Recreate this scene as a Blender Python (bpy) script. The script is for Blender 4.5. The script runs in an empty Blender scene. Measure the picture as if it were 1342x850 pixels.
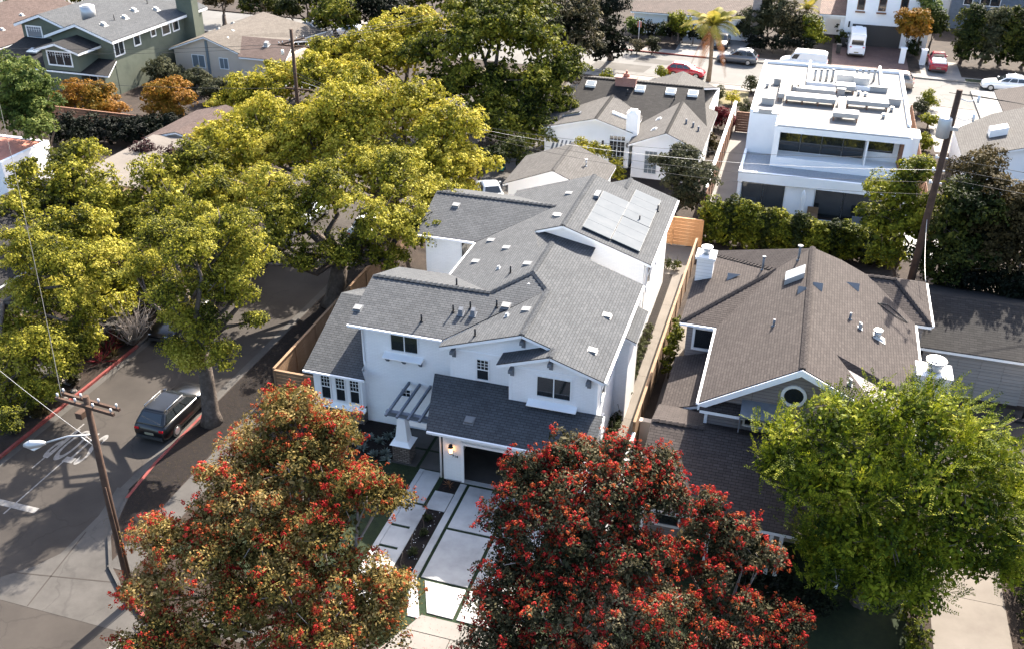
import bpy, math, random
import numpy as np
from mathutils import Matrix, Vector

# ------------------------------------------------------------------ camera, sky, sun, exposure
SC = bpy.context.scene
COL = SC.collection
CAM_H, F_PX, PITCH, ROLL, YAW = 30.0, 1273.3, math.radians(29.81), math.radians(-0.577), math.radians(-16.59)
CX, CY = 671.0, 425.0            # the photograph is 1342 x 850

def _cam_rows():
    cp, sp = math.cos(PITCH), math.sin(PITCH)
    rt = np.array([1.0, 0, 0]); dn = np.array([0, -sp, -cp]); fw = np.array([0, cp, -sp])
    c, s = math.cos(ROLL), math.sin(ROLL)
    m = np.array([c * rt + s * dn, -s * rt + c * dn, fw])
    cz, sz = math.cos(YAW), math.sin(YAW)
    return m @ np.array([[cz, -sz, 0], [sz, cz, 0], [0, 0, 1]])
CM = _cam_rows()
cam_data = bpy.data.cameras.new('camera')
cam = bpy.data.objects.new('camera', cam_data); COL.objects.link(cam)
cam.matrix_world = Matrix([[CM[0][i], -CM[1][i], -CM[2][i], (0, 0, CAM_H)[i]] for i in range(3)] + [[0, 0, 0, 1]])
cam_data.sensor_width = 36.0
cam_data.lens = 36.0 * F_PX / 1342.0
cam_data.clip_end = 3000.0
SC.camera = cam

SUN_AZ, SUN_EL = math.radians(12.0), math.radians(38.0)     # azimuth from +Y towards +X
world = bpy.data.worlds.new('World'); SC.world = world; world.use_nodes = True
wn = world.node_tree
bg = wn.nodes['Background']
sky = wn.nodes.new('ShaderNodeTexSky'); sky.sky_type = 'NISHITA'; sky.sun_disc = False
sky.sun_elevation = SUN_EL; sky.sun_rotation = SUN_AZ; sky.air_density = 1.0; sky.dust_density = 3.0; sky.ozone_density = 1.0
wn.links.new(sky.outputs[0], bg.inputs[0]); bg.inputs[1].default_value = 0.125
sd = bpy.data.lights.new('sun', 'SUN'); sd.energy = 5.0; sd.angle = math.radians(0.53); sd.color = (1.0, 0.91, 0.785)
sun = bpy.data.objects.new('sun', sd); COL.objects.link(sun)
sv = Vector((math.sin(SUN_AZ) * math.cos(SUN_EL), math.cos(SUN_AZ) * math.cos(SUN_EL), math.sin(SUN_EL)))
sun.rotation_euler = sv.to_track_quat('Z', 'Y').to_euler(); sun.location = (20, 60, 80)
SC.view_settings.view_transform = 'Standard'; SC.view_settings.look = 'None'
SC.view_settings.gamma = 1.0; SC.view_settings.use_curve_mapping = False
SC.view_settings.exposure = 2.02
SC.render.engine = 'CYCLES'
SC.cycles.max_bounces = 6; SC.cycles.diffuse_bounces = 2; SC.cycles.glossy_bounces = 2
SC.cycles.transmission_bounces = 4; SC.cycles.transparent_max_bounces = 4
SC.cycles.use_denoising = True
SC.cycles.sample_clamp_indirect = 4.0

# ------------------------------------------------------------------ from photograph pixels to places
def ray(px, py):
    return CM.T @ np.array([(px - CX) / F_PX, (py - CY) / F_PX, 1.0])
def at(px, py, z=0.0):                 # point on the level z
    d = ray(px, py); t = (z - CAM_H) / d[2]; return np.array([0, 0, CAM_H]) + t * d
def ony(px, py, y):                    # point on an upright plane y = const
    d = ray(px, py); return np.array([0, 0, CAM_H]) + d * (y / d[1])
def depth(p):
    return float(CM[2] @ (np.array(p) - [0, 0, CAM_H]))

# ------------------------------------------------------------------ materials
MATS = {}
def nd(nt, kind, **kw):
    n = nt.nodes.new(kind)
    for k, v in kw.items(): setattr(n, k, v)
    return n
def base_mat(name, color, rough=0.7, metal=0.0, spec=0.4):
    m = bpy.data.materials.new(name); m.use_nodes = True
    b = m.node_tree.nodes['Principled BSDF']
    b.inputs['Base Color'].default_value = (*color, 1); b.inputs['Roughness'].default_value = rough
    b.inputs['Metallic'].default_value = metal; b.inputs['Specular IOR Level'].default_value = spec
    MATS[name] = m
    return m, m.node_tree, b
def ramp(nt, stops):
    r = nt.nodes.new('ShaderNodeValToRGB'); e = r.color_ramp.elements
    while len(e) < len(stops): e.new(0.5)
    for i, (p, c) in enumerate(stops): e[i].position = p; e[i].color = (*c, 1)
    return r
def noisy(name, c1, c2, scale=2.0, rough=0.85, bump=0.2, bscale=None, spec=0.3, c3=None, detail=6.0, metal=0.0, coord='Object', bd=0.02):
    m, nt, b = base_mat(name, c1, rough, metal, spec)
    tc = nd(nt, 'ShaderNodeTexCoord'); n = nd(nt, 'ShaderNodeTexNoise')
    geo = nd(nt, 'ShaderNodeNewGeometry')
    src = geo.outputs['Position'] if coord == 'World' else tc.outputs[coord]
    n.inputs['Scale'].default_value = scale; n.inputs['Detail'].default_value = detail; n.inputs['Roughness'].default_value = 0.65
    nt.links.new(src, n.inputs['Vector'])
    st = [(0.3, c1), (0.7, c2)] if c3 is None else [(0.28, c1), (0.52, c2), (0.74, c3)]
    r = ramp(nt, st); nt.links.new(n.outputs['Fac'], r.inputs[0]); nt.links.new(r.outputs[0], b.inputs['Base Color'])
    if bump:
        n2 = nd(nt, 'ShaderNodeTexNoise'); n2.inputs['Scale'].default_value = bscale or scale * 12; n2.inputs['Detail'].default_value = 4
        nt.links.new(src, n2.inputs['Vector'])
        bp = nd(nt, 'ShaderNodeBump'); bp.inputs['Strength'].default_value = bump; bp.inputs['Distance'].default_value = bd
        nt.links.new(n2.outputs['Fac'], bp.inputs['Height']); nt.links.new(bp.outputs[0], b.inputs['Normal'])
    return m
def bricky(name, c1, c2, mortar, w, h, mort=0.01, rough=0.8, bump=0.4, dist=0.02, offset=0.5, bias=0.0, squash=1.0, spec=0.3, wear=0.25):
    """courses (shingles, siding, stones) from the surface's own UV in metres"""
    m, nt, b = base_mat(name, c1, rough, 0, spec)
    uv = nd(nt, 'ShaderNodeUVMap'); br = nd(nt, 'ShaderNodeTexBrick', offset=offset, squash=squash)
    br.inputs['Color1'].default_value = (*c1, 1); br.inputs['Color2'].default_value = (*c2, 1); br.inputs['Mortar'].default_value = (*mortar, 1)
    br.inputs['Scale'].default_value = 1; br.inputs['Mortar Size'].default_value = mort; br.inputs['Mortar Smooth'].default_value = 0.15
    br.inputs['Bias'].default_value = bias; br.inputs['Brick Width'].default_value = w; br.inputs['Row Height'].default_value = h
    nt.links.new(uv.outputs[0], br.inputs['Vector'])
    n = nd(nt, 'ShaderNodeTexNoise'); n.inputs['Scale'].default_value = 0.7; n.inputs['Detail'].default_value = 7; n.inputs['Roughness'].default_value = 0.7
    nt.links.new(uv.outputs[0], n.inputs['Vector'])
    r = ramp(nt, [(0.25, (1 - wear,) * 3), (0.75, (1 + wear * 0.3,) * 3)])
    nt.links.new(n.outputs['Fac'], r.inputs[0])
    mx = nd(nt, 'ShaderNodeMix', data_type='RGBA', blend_type='MULTIPLY'); mx.inputs[0].default_value = 1
    nt.links.new(br.outputs['Color'], mx.inputs[6]); nt.links.new(r.outputs[0], mx.inputs[7])
    nt.links.new(mx.outputs[2], b.inputs['Base Color'])
    inv = nd(nt, 'ShaderNodeMath', operation='SUBTRACT'); inv.inputs[0].default_value = 1
    nt.links.new(br.outputs['Fac'], inv.inputs[1])
    bp = nd(nt, 'ShaderNodeBump'); bp.inputs['Strength'].default_value = bump; bp.inputs['Distance'].default_value = dist
    nt.links.new(inv.outputs[0], bp.inputs['Height']); nt.links.new(bp.outputs[0], b.inputs['Normal'])
    return m
def shingle(name, c1, c2, dark, row=0.145, tab=0.33, wear=0.2):
    """asphalt shingles: each course a sloping lip (sawtooth relief) with cut tabs of two tones"""
    m, nt, b = base_mat(name, c1, 0.92, 0, 0.2)
    uv = nd(nt, 'ShaderNodeUVMap')
    br = nd(nt, 'ShaderNodeTexBrick', offset=0.37, offset_frequency=2)
    for k, v in (('Color1', c1), ('Color2', c2), ('Mortar', dark)): br.inputs[k].default_value = (*v, 1)
    br.inputs['Scale'].default_value = 1; br.inputs['Mortar Size'].default_value = 0.011; br.inputs['Mortar Smooth'].default_value = 0.3
    br.inputs['Brick Width'].default_value = tab; br.inputs['Row Height'].default_value = row
    nt.links.new(uv.outputs[0], br.inputs['Vector'])
    n = nd(nt, 'ShaderNodeTexNoise'); n.inputs['Scale'].default_value = 0.45; n.inputs['Detail'].default_value = 8; n.inputs['Roughness'].default_value = 0.75
    nt.links.new(uv.outputs[0], n.inputs['Vector'])
    r = ramp(nt, [(0.25, (1 - wear,) * 3), (0.75, (1 + wear * 0.4,) * 3)]); nt.links.new(n.outputs['Fac'], r.inputs[0])
    mx = nd(nt, 'ShaderNodeMix', data_type='RGBA', blend_type='MULTIPLY'); mx.inputs[0].default_value = 1
    nt.links.new(br.outputs['Color'], mx.inputs[6]); nt.links.new(r.outputs[0], mx.inputs[7]); nt.links.new(mx.outputs[2], b.inputs['Base Color'])
    sp = nd(nt, 'ShaderNodeSeparateXYZ'); nt.links.new(uv.outputs[0], sp.inputs[0])
    md = nd(nt, 'ShaderNodeMath', operation='FLOORED_MODULO'); nt.links.new(sp.outputs[1], md.inputs[0]); md.inputs[1].default_value = row
    dv = nd(nt, 'ShaderNodeMath', operation='MULTIPLY'); nt.links.new(md.outputs[0], dv.inputs[0]); dv.inputs[1].default_value = -1 / row
    ad = nd(nt, 'ShaderNodeMath', operation='ADD'); nt.links.new(dv.outputs[0], ad.inputs[0]); nt.links.new(br.outputs['Color'], ad.inputs[1])
    bp = nd(nt, 'ShaderNodeBump'); bp.inputs['Strength'].default_value = 0.8; bp.inputs['Distance'].default_value = 0.018
    nt.links.new(ad.outputs[0], bp.inputs['Height']); nt.links.new(bp.outputs[0], b.inputs['Normal'])
    return m
def leaf_mat(name, stops, trans=0.4, nscale=0.35, rough=0.7):
    m = bpy.data.materials.new(name); m.use_nodes = True; nt = m.node_tree; nt.nodes.clear(); MATS[name] = m
    out = nd(nt, 'ShaderNodeOutputMaterial'); geo = nd(nt, 'ShaderNodeNewGeometry')
    n = nd(nt, 'ShaderNodeTexNoise'); n.inputs['Scale'].default_value = nscale; n.inputs['Detail'].default_value = 3
    nt.links.new(geo.outputs['Position'], n.inputs['Vector'])
    a = nd(nt, 'ShaderNodeMath', operation='MULTIPLY_ADD'); a.inputs[1].default_value = 0.55
    nt.links.new(geo.outputs['Random Per Island'], a.inputs[0])
    s = nd(nt, 'ShaderNodeMath', operation='MULTIPLY_ADD'); s.inputs[1].default_value = 1.6; s.inputs[2].default_value = -0.58
    nt.links.new(n.outputs['Fac'], s.inputs[0]); nt.links.new(s.outputs[0], a.inputs[2])
    r = ramp(nt, stops); nt.links.new(a.outputs[0], r.inputs[0])
    b = nd(nt, 'ShaderNodeBsdfPrincipled'); b.inputs['Roughness'].default_value = rough; b.inputs['Specular IOR Level'].default_value = 0.12
    t = nd(nt, 'ShaderNodeBsdfTranslucent'); mx = nd(nt, 'ShaderNodeMixShader'); mx.inputs[0].default_value = trans
    nt.links.new(r.outputs[0], b.inputs['Base Color']); nt.links.new(r.outputs[0], t.inputs['Color'])
    nt.links.new(b.outputs[0], mx.inputs[1]); nt.links.new(t.outputs[0], mx.inputs[2]); nt.links.new(mx.outputs[0], out.inputs[0])
    return m

# ground and paving
noisy('soil', (.020, .013, .010), (.045, .030, .022), .8, .95, .6, 18, c3=(.08, .058, .043), coord='World', bd=.05)
noisy('mulch', (.006, .004, .004), (.016, .010, .008), 5, .95, .8, 40, c3=(.034, .021, .016), coord='World', bd=.04)
noisy('asphalt', (.052, .043, .037), (.090, .076, .065), .22, .9, .35, 60, c3=(.125, .107, .092), coord='World', bd=.01, detail=10)
def cracks(name, scale, k):
    # sealed cracks and patch joints drawn over the road surface
    nt = MATS[name].node_tree; b = nt.nodes['Principled BSDF']; src = b.inputs['Base Color'].links[0].from_socket
    geo = nd(nt, 'ShaderNodeNewGeometry'); nz = nd(nt, 'ShaderNodeTexNoise'); nz.inputs['Scale'].default_value = .9; nz.inputs['Detail'].default_value = 5
    nt.links.new(geo.outputs['Position'], nz.inputs['Vector']); ad = nd(nt, 'ShaderNodeVectorMath', operation='MULTIPLY_ADD'); ad.inputs[1].default_value = (1.6, 1.6, 0)
    nt.links.new(nz.outputs['Color'], ad.inputs[0]); nt.links.new(geo.outputs['Position'], ad.inputs[2])
    vo = nd(nt, 'ShaderNodeTexVoronoi', feature='DISTANCE_TO_EDGE'); vo.inputs['Scale'].default_value = scale; nt.links.new(ad.outputs[0], vo.inputs['Vector'])
    r = ramp(nt, [(0.0, (k,) * 3), (0.012, (1.0,) * 3)]); r.name = 'crack_ramp'; nt.links.new(vo.outputs['Distance'], r.inputs[0])
    mx = nd(nt, 'ShaderNodeMix', data_type='RGBA', blend_type='MULTIPLY'); mx.inputs[0].default_value = 1
    nt.links.new(src, mx.inputs[6]); nt.links.new(r.outputs[0], mx.inputs[7]); nt.links.new(mx.outputs[2], b.inputs['Base Color'])
noisy('old_asphalt', (.135, .13, .125), (.165, .16, .152), .3, .9, .3, 60, c3=(.19, .184, .175), coord='World', bd=.01)
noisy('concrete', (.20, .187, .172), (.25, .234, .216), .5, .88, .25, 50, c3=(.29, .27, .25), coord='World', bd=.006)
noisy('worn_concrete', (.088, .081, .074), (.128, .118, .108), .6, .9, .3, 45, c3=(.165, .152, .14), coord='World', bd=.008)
noisy('slab_concrete', (.27, .272, .27), (.40, .40, .39), .55, .85, .2, 60, c3=(.50, .495, .48), coord='World', bd=.005, detail=11)
noisy('warm_paving', (.13, .112, .096), (.16, .14, .12), .6, .88, .2, 50, c3=(.18, .158, .137), coord='World', bd=.005, detail=9)
noisy('lawn', (.02, .035, .012), (.035, .06, .018), 3, .9, .8, 90, c3=(.055, .085, .025), coord='World', bd=.03)
noisy('dry_lawn', (.08, .068, .03), (.13, .108, .05), 2, .9, .6, 70, c3=(.08, .085, .03), coord='World', bd=.03)
noisy('turf_strip', (.008, .018, .007), (.018, .035, .012), 6, .9, .8, 90, coord='World', bd=.03)
noisy('red_kerb', (.17, .03, .028), (.23, .05, .043), 2, .8, .3, 30, c3=(.20, .10, .08), coord='World')
noisy('road_paint', (.13, .125, .12), (.22, .21, .20), 5, .8, .2, 60, c3=(.30, .29, .28), coord='World')
bricky('brick_paving', (.14, .08, .068), (.18, .11, .092), (.08, .05, .044), .3, .15, .012, wear=.3)
cracks('asphalt', .22, .76); cracks('old_asphalt', .15, .7); cracks('worn_concrete', .3, .8)
# house materials
shingle('roof_grey', (.081, .087, .095), (.108, .114, .122), (.032, .032, .033), .15, .30, .22)
shingle('roof_brown', (.064, .052, .049), (.088, .073, .068), (.022, .018, .017), .15, .30, .22)
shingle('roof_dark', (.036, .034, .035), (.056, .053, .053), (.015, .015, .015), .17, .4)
shingle('roof_light', (.088, .083, .08), (.115, .11, .106), (.05, .047, .045), .17, .36)
shingle('roof_beige', (.115, .098, .082), (.15, .13, .11), (.065, .052, .043), .19, .42)
shingle('roof_rust', (.085, .058, .05), (.12, .085, .074), (.04, .026, .022), .17, .34)
bricky('roof_tile', (.14, .075, .058), (.19, .11, .085), (.045, .027, .022), .28, .33, .03, bump=.9, dist=.06, wear=.4)
bricky('roof_shake', (.105, .07, .058), (.14, .098, .082), (.055, .034, .028), .30, .32, .025, bump=.7, dist=.04, wear=.35)
bricky('white_brick', (.84, .84, .835), (.875, .875, .87), (.79, .79, .79), .30, .09, .009, .75, .35, .006, wear=.06)
noisy('white_paint', (.83, .83, .83), (.87, .87, .87), 1.2, .6, .05, 40, bd=.003)
noisy('white_stucco', (.79, .795, .80), (.85, .85, .85), .6, .85, .25, 70, c3=(.87, .87, .87), bd=.004)
noisy('roof_membrane', (.20, .196, .19), (.225, .221, .215), .35, .8, .1, 30, c3=(.19, .185, .178), bd=.004)
noisy('deck_gravel', (.24, .25, .265), (.32, .33, .345), 9, .95, .5, 60, c3=(.40, .41, .42), bd=.01)
noisy('cream_stucco', (.52, .43, .34), (.60, .50, .41), .6, .85, .25, 70, bd=.004)
noisy('green_stucco', (.085, .10, .075), (.115, .13, .098), .5, .85, .3, 60, c3=(.13, .145, .11), bd=.005)
noisy('dark_trim', (.12, .13, .145), (.16, .17, .19), 3, .6, .1)
noisy('slate_trim', (.10, .12, .15), (.15, .175, .21), 2, .6, .15, 30, bd=.004)
bricky('siding_taupe', (.24, .215, .205), (.255, .23, .22), (.12, .105, .10), 9.0, .17, .012, .7, .6, .012, offset=.0, wear=.08)
bricky('siding_white', (.62, .62, .62), (.65, .65, .65), (.4, .4, .4), 9.0, .2, .012, .7, .6, .012, offset=.0, wear=.06)
bricky('stone_veneer', (.13, .105, .092), (.25, .215, .19), (.055, .045, .04), .26, .11, .02, .9, 1.0, .05, wear=.45)
bricky('red_brick', (.30, .12, .09), (.37, .16, .12), (.3, .26, .23), .23, .075, .01, wear=.2)
bricky('siding_grey', (.25, .24, .235), (.27, .26, .255), (.15, .145, .14), 9.0, .2, .012, .7, .6, .012, offset=.0, wear=.1)  # white siding in a darker copy, shade put into its colour
base_mat('window_glass', (.018, .022, .025), .04, 0, .8)
base_mat('pale_glass', (.16, .19, .21), .06, 0, .8)
base_mat('frame_white', (.78, .78, .77), .5)
base_mat('black_metal', (.02, .02, .022), .5, .3)
base_mat('grey_metal', (.42, .43, .44), .45, .7)
base_mat('galvanised', (.45, .455, .46), .45, .5)
base_mat('duct_white', (.34, .333, .322), .5)
base_mat('vent_grey', (.16, .163, .168), .6)
base_mat('wire_black', (.03, .03, .03), .7)
base_mat('wire_pale', (.55, .53, .5), .5, .4)
noisy('pole_wood', (.045, .026, .018), (.085, .05, .034), 3, .9, .6, 25, bd=.02)
noisy('fence_wood', (.19, .115, .065), (.27, .17, .10), 1.5, .8, .35, 30, c3=(.31, .205, .13), bd=.006)
noisy('fence_cedar', (.40, .185, .075), (.52, .26, .115), 1.5, .75, .35, 30, c3=(.56, .31, .155), bd=.006)
noisy('fence_brown', (.17, .085, .05), (.25, .13, .08), 1.5, .8, .35, 30, bd=.006)
noisy('bark', (.055, .042, .034), (.12, .095, .078), 4, .95, .9, 16, c3=(.19, .155, .13), bd=.05)
noisy('pale_bark', (.16, .13, .11), (.26, .22, .19), 4, .95, .7, 16, bd=.04)
noisy('twig_grey', (.20, .17, .145), (.30, .26, .23), 4, .95, .4, 20)
noisy('palm_bark', (.16, .11, .075), (.26, .19, .13), 5, .95, .8, 18, bd=.04)
noisy('rock', (.13, .115, .105), (.24, .215, .195), 3, .95, .8, 14, bd=.05)
noisy('panel_glass', (.125, .135, .145), (.14, .15, .16), .8, .85, .0, 30, c3=(.16, .168, .176), bd=.002, spec=.0)  # pale matt base colour stands in for sky reflected in the panels
noisy('terracotta', (.32, .12, .08), (.40, .17, .12), 3, .8, .2)
base_mat('garage_dark', (.05, .045, .042), .7)
base_mat('plastic_teal', (.02, .16, .18), .4)
base_mat('plastic_black', (.03, .03, .03), .5)
base_mat('plastic_white', (.7, .7, .7), .5)
# cars
def paint(name, c, rough=.22, metal=.0):
    m, nt, b = base_mat(name, c, rough, metal, .5); b.inputs['Coat Weight'].default_value = .3; b.inputs['Coat Roughness'].default_value = .08
paint('paint_black', (.004, .004, .005), .3); paint('paint_grey', (.13, .14, .155), .3, .5); paint('paint_red', (.42, .015, .025))
paint('paint_white', (.78, .78, .78)); paint('paint_tan', (.42, .34, .27), .3, .3); paint('paint_silver', (.5, .53, .55), .3, .5); paint('paint_maroon', (.28, .02, .03))
paint('paint_blue', (.12, .2, .26), .3, .3)
base_mat('tyre', (.015, .015, .015), .85); base_mat('alloy', (.5, .5, .5), .35, .8)
base_mat('lamp_red', (.5, .01, .015), .2); base_mat('lamp_clear', (.75, .78, .8), .1); base_mat('plate', (.22, .2, .14), .5)
m_, nt_, b_ = base_mat('lamp_glow', (1, .55, .22), .4); b_.inputs['Emission Color'].default_value = (1, .5, .18, 1); b_.inputs['Emission Strength'].default_value = 2.0
# leaves
leaf_mat('leaf_camphor', [(.10, (.022, .028, .005)), (.38, (.115, .12, .012)), (.64, (.285, .26, .024)), (.9, (.44, .38, .065))], .3)
leaf_mat('leaf_yellow', [(.10, (.05, .055, .007)), (.36, (.19, .18, .016)), (.62, (.37, .32, .029)), (.9, (.52, .43, .075))], .3)
leaf_mat('leaf_mid', [(.10, (.012, .02, .004)), (.4, (.06, .075, .009)), (.7, (.18, .18, .018)), (.95, (.32, .29, .036))], .3)
leaf_mat('leaf_green', [(.10, (.010, .018, .006)), (.4, (.026, .038, .009)), (.7, (.065, .078, .013)), (.95, (.16, .155, .026))], .28)
leaf_mat('leaf_dark', [(.10, (.004, .006, .004)), (.5, (.008, .012, .006)), (.9, (.018, .024, .010))], .2)
leaf_mat('leaf_bright', [(.10, (.03, .05, .011)), (.45, (.075, .11, .022)), (.75, (.15, .18, .036)), (.95, (.25, .26, .075))], .28)
leaf_mat('leaf_spray', [(.10, (.018, .032, .004)), (.4, (.075, .105, .007)), (.7, (.21, .235, .012)), (.95, (.38, .36, .035))], .28, nscale=.8)
leaf_mat('leaf_orange', [(.10, (.09, .07, .008)), (.4, (.20, .115, .012)), (.7, (.28, .12, .016)), (.95, (.32, .17, .05))], .28)
leaf_mat('leaf_olive', [(.10, (.03, .034, .015)), (.5, (.07, .075, .035)), (.9, (.14, .14, .075))], .3)
leaf_mat('leaf_brown', [(.10, (.018, .015, .007)), (.5, (.055, .042, .014)), (.9, (.12, .09, .034))], .28)
leaf_mat('leaf_gum', [(.10, (.010, .013, .006)), (.35, (.036, .038, .016)), (.6, (.10, .085, .038)), (.9, (.25, .21, .12))], .25)
leaf_mat('leaf_gum_orange', [(.10, (.03, .03, .008)), (.35, (.10, .085, .02)), (.6, (.23, .16, .042)), (.9, (.40, .29, .12))], .3)
leaf_mat('flower_red', [(.1, (.12, .004, .005)), (.5, (.32, .014, .013)), (.9, (.48, .055, .04))], .3)
leaf_mat('flower_rust', [(.1, (.12, .018, .006)), (.5, (.28, .050, .014)), (.9, (.40, .11, .035))], .3)
leaf_mat('leaf_purple', [(.1, (.03, .012, .014)), (.6, (.075, .034, .036)), (.9, (.12, .065, .065))], .3)
leaf_mat('leaf_crimson', [(.1, (.07, .008, .012)), (.6, (.16, .018, .026)), (.9, (.24, .055, .052))], .28)
leaf_mat('leaf_grey', [(.1, (.08, .10, .085)), (.6, (.18, .21, .18)), (.9, (.28, .31, .27))], .25)
leaf_mat('leaf_shrub', [(.1, (.03, .042, .012)), (.6, (.085, .095, .034)), (.9, (.17, .175, .085))], .28)
leaf_mat('leaf_hedge', [(.10, (.018, .028, .004)), (.45, (.10, .115, .010)), (.75, (.23, .23, .018)), (.95, (.36, .33, .036))], .3)
leaf_mat('frond_green', [(.1, (.08, .09, .012)), (.5, (.22, .20, .026)), (.9, (.40, .31, .07))], .28)
leaf_mat('frond_dead', [(.1, (.14, .055, .02)), (.6, (.26, .115, .05)), (.9, (.33, .17, .085))], .3)

# overall reflectance trim by family of surface
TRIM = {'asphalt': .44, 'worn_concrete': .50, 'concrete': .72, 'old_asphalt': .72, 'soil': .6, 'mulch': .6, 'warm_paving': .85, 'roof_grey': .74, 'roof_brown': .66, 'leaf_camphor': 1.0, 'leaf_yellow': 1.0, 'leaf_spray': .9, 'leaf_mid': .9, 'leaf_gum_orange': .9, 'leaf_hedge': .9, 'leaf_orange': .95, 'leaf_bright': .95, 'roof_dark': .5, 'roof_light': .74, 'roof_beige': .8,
        'roof_rust': .75, 'roof_shake': .8, 'panel_glass': 1.0, 'fence_wood': .8, 'lawn': .4, 'bark': .8, 'roof_membrane': .68, 'slab_concrete': .92, 'road_paint': .8, 'red_kerb': .8}
for nm_, m_ in MATS.items():
    k_ = TRIM.get(nm_, .72 if nm_.startswith('leaf_') and nm_ not in ('leaf_grey',) else 1.0)
    if k_ == 1.0: continue
    br_ = [n for n in m_.node_tree.nodes if n.type == 'TEX_BRICK']
    if br_:
        for s_ in ('Color1', 'Color2', 'Mortar'): c_ = br_[0].inputs[s_].default_value; br_[0].inputs[s_].default_value = (c_[0] * k_, c_[1] * k_, c_[2] * k_, 1)
    else:
        for n in m_.node_tree.nodes:
            if n.type == 'VALTORGB' and n.name != 'crack_ramp':
                for e_ in n.color_ramp.elements: e_.color = (e_.color[0] * k_, e_.color[1] * k_, e_.color[2] * k_, 1)

# ------------------------------------------------------------------ builders
ROOTLOC = {}
def tag(o, label=None, cat=None, group=None, kind=None):
    for k, v in (('label', label), ('category', cat), ('group', group), ('kind', kind)):
        if v: o[k] = v
    return o
def thing(name, label, cat, loc=(0, 0, 0), group=None):
    o = bpy.data.objects.new(name, None); COL.objects.link(o); o.empty_display_size = 0.3
    o.location = loc; ROOTLOC[o.name] = np.array(loc, float); return tag(o, label, cat, group)
def root_loc(p):
    while p is not None and p.name not in ROOTLOC: p = p.parent
    return ROOTLOC[p.name] if p is not None else np.zeros(3)

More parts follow.
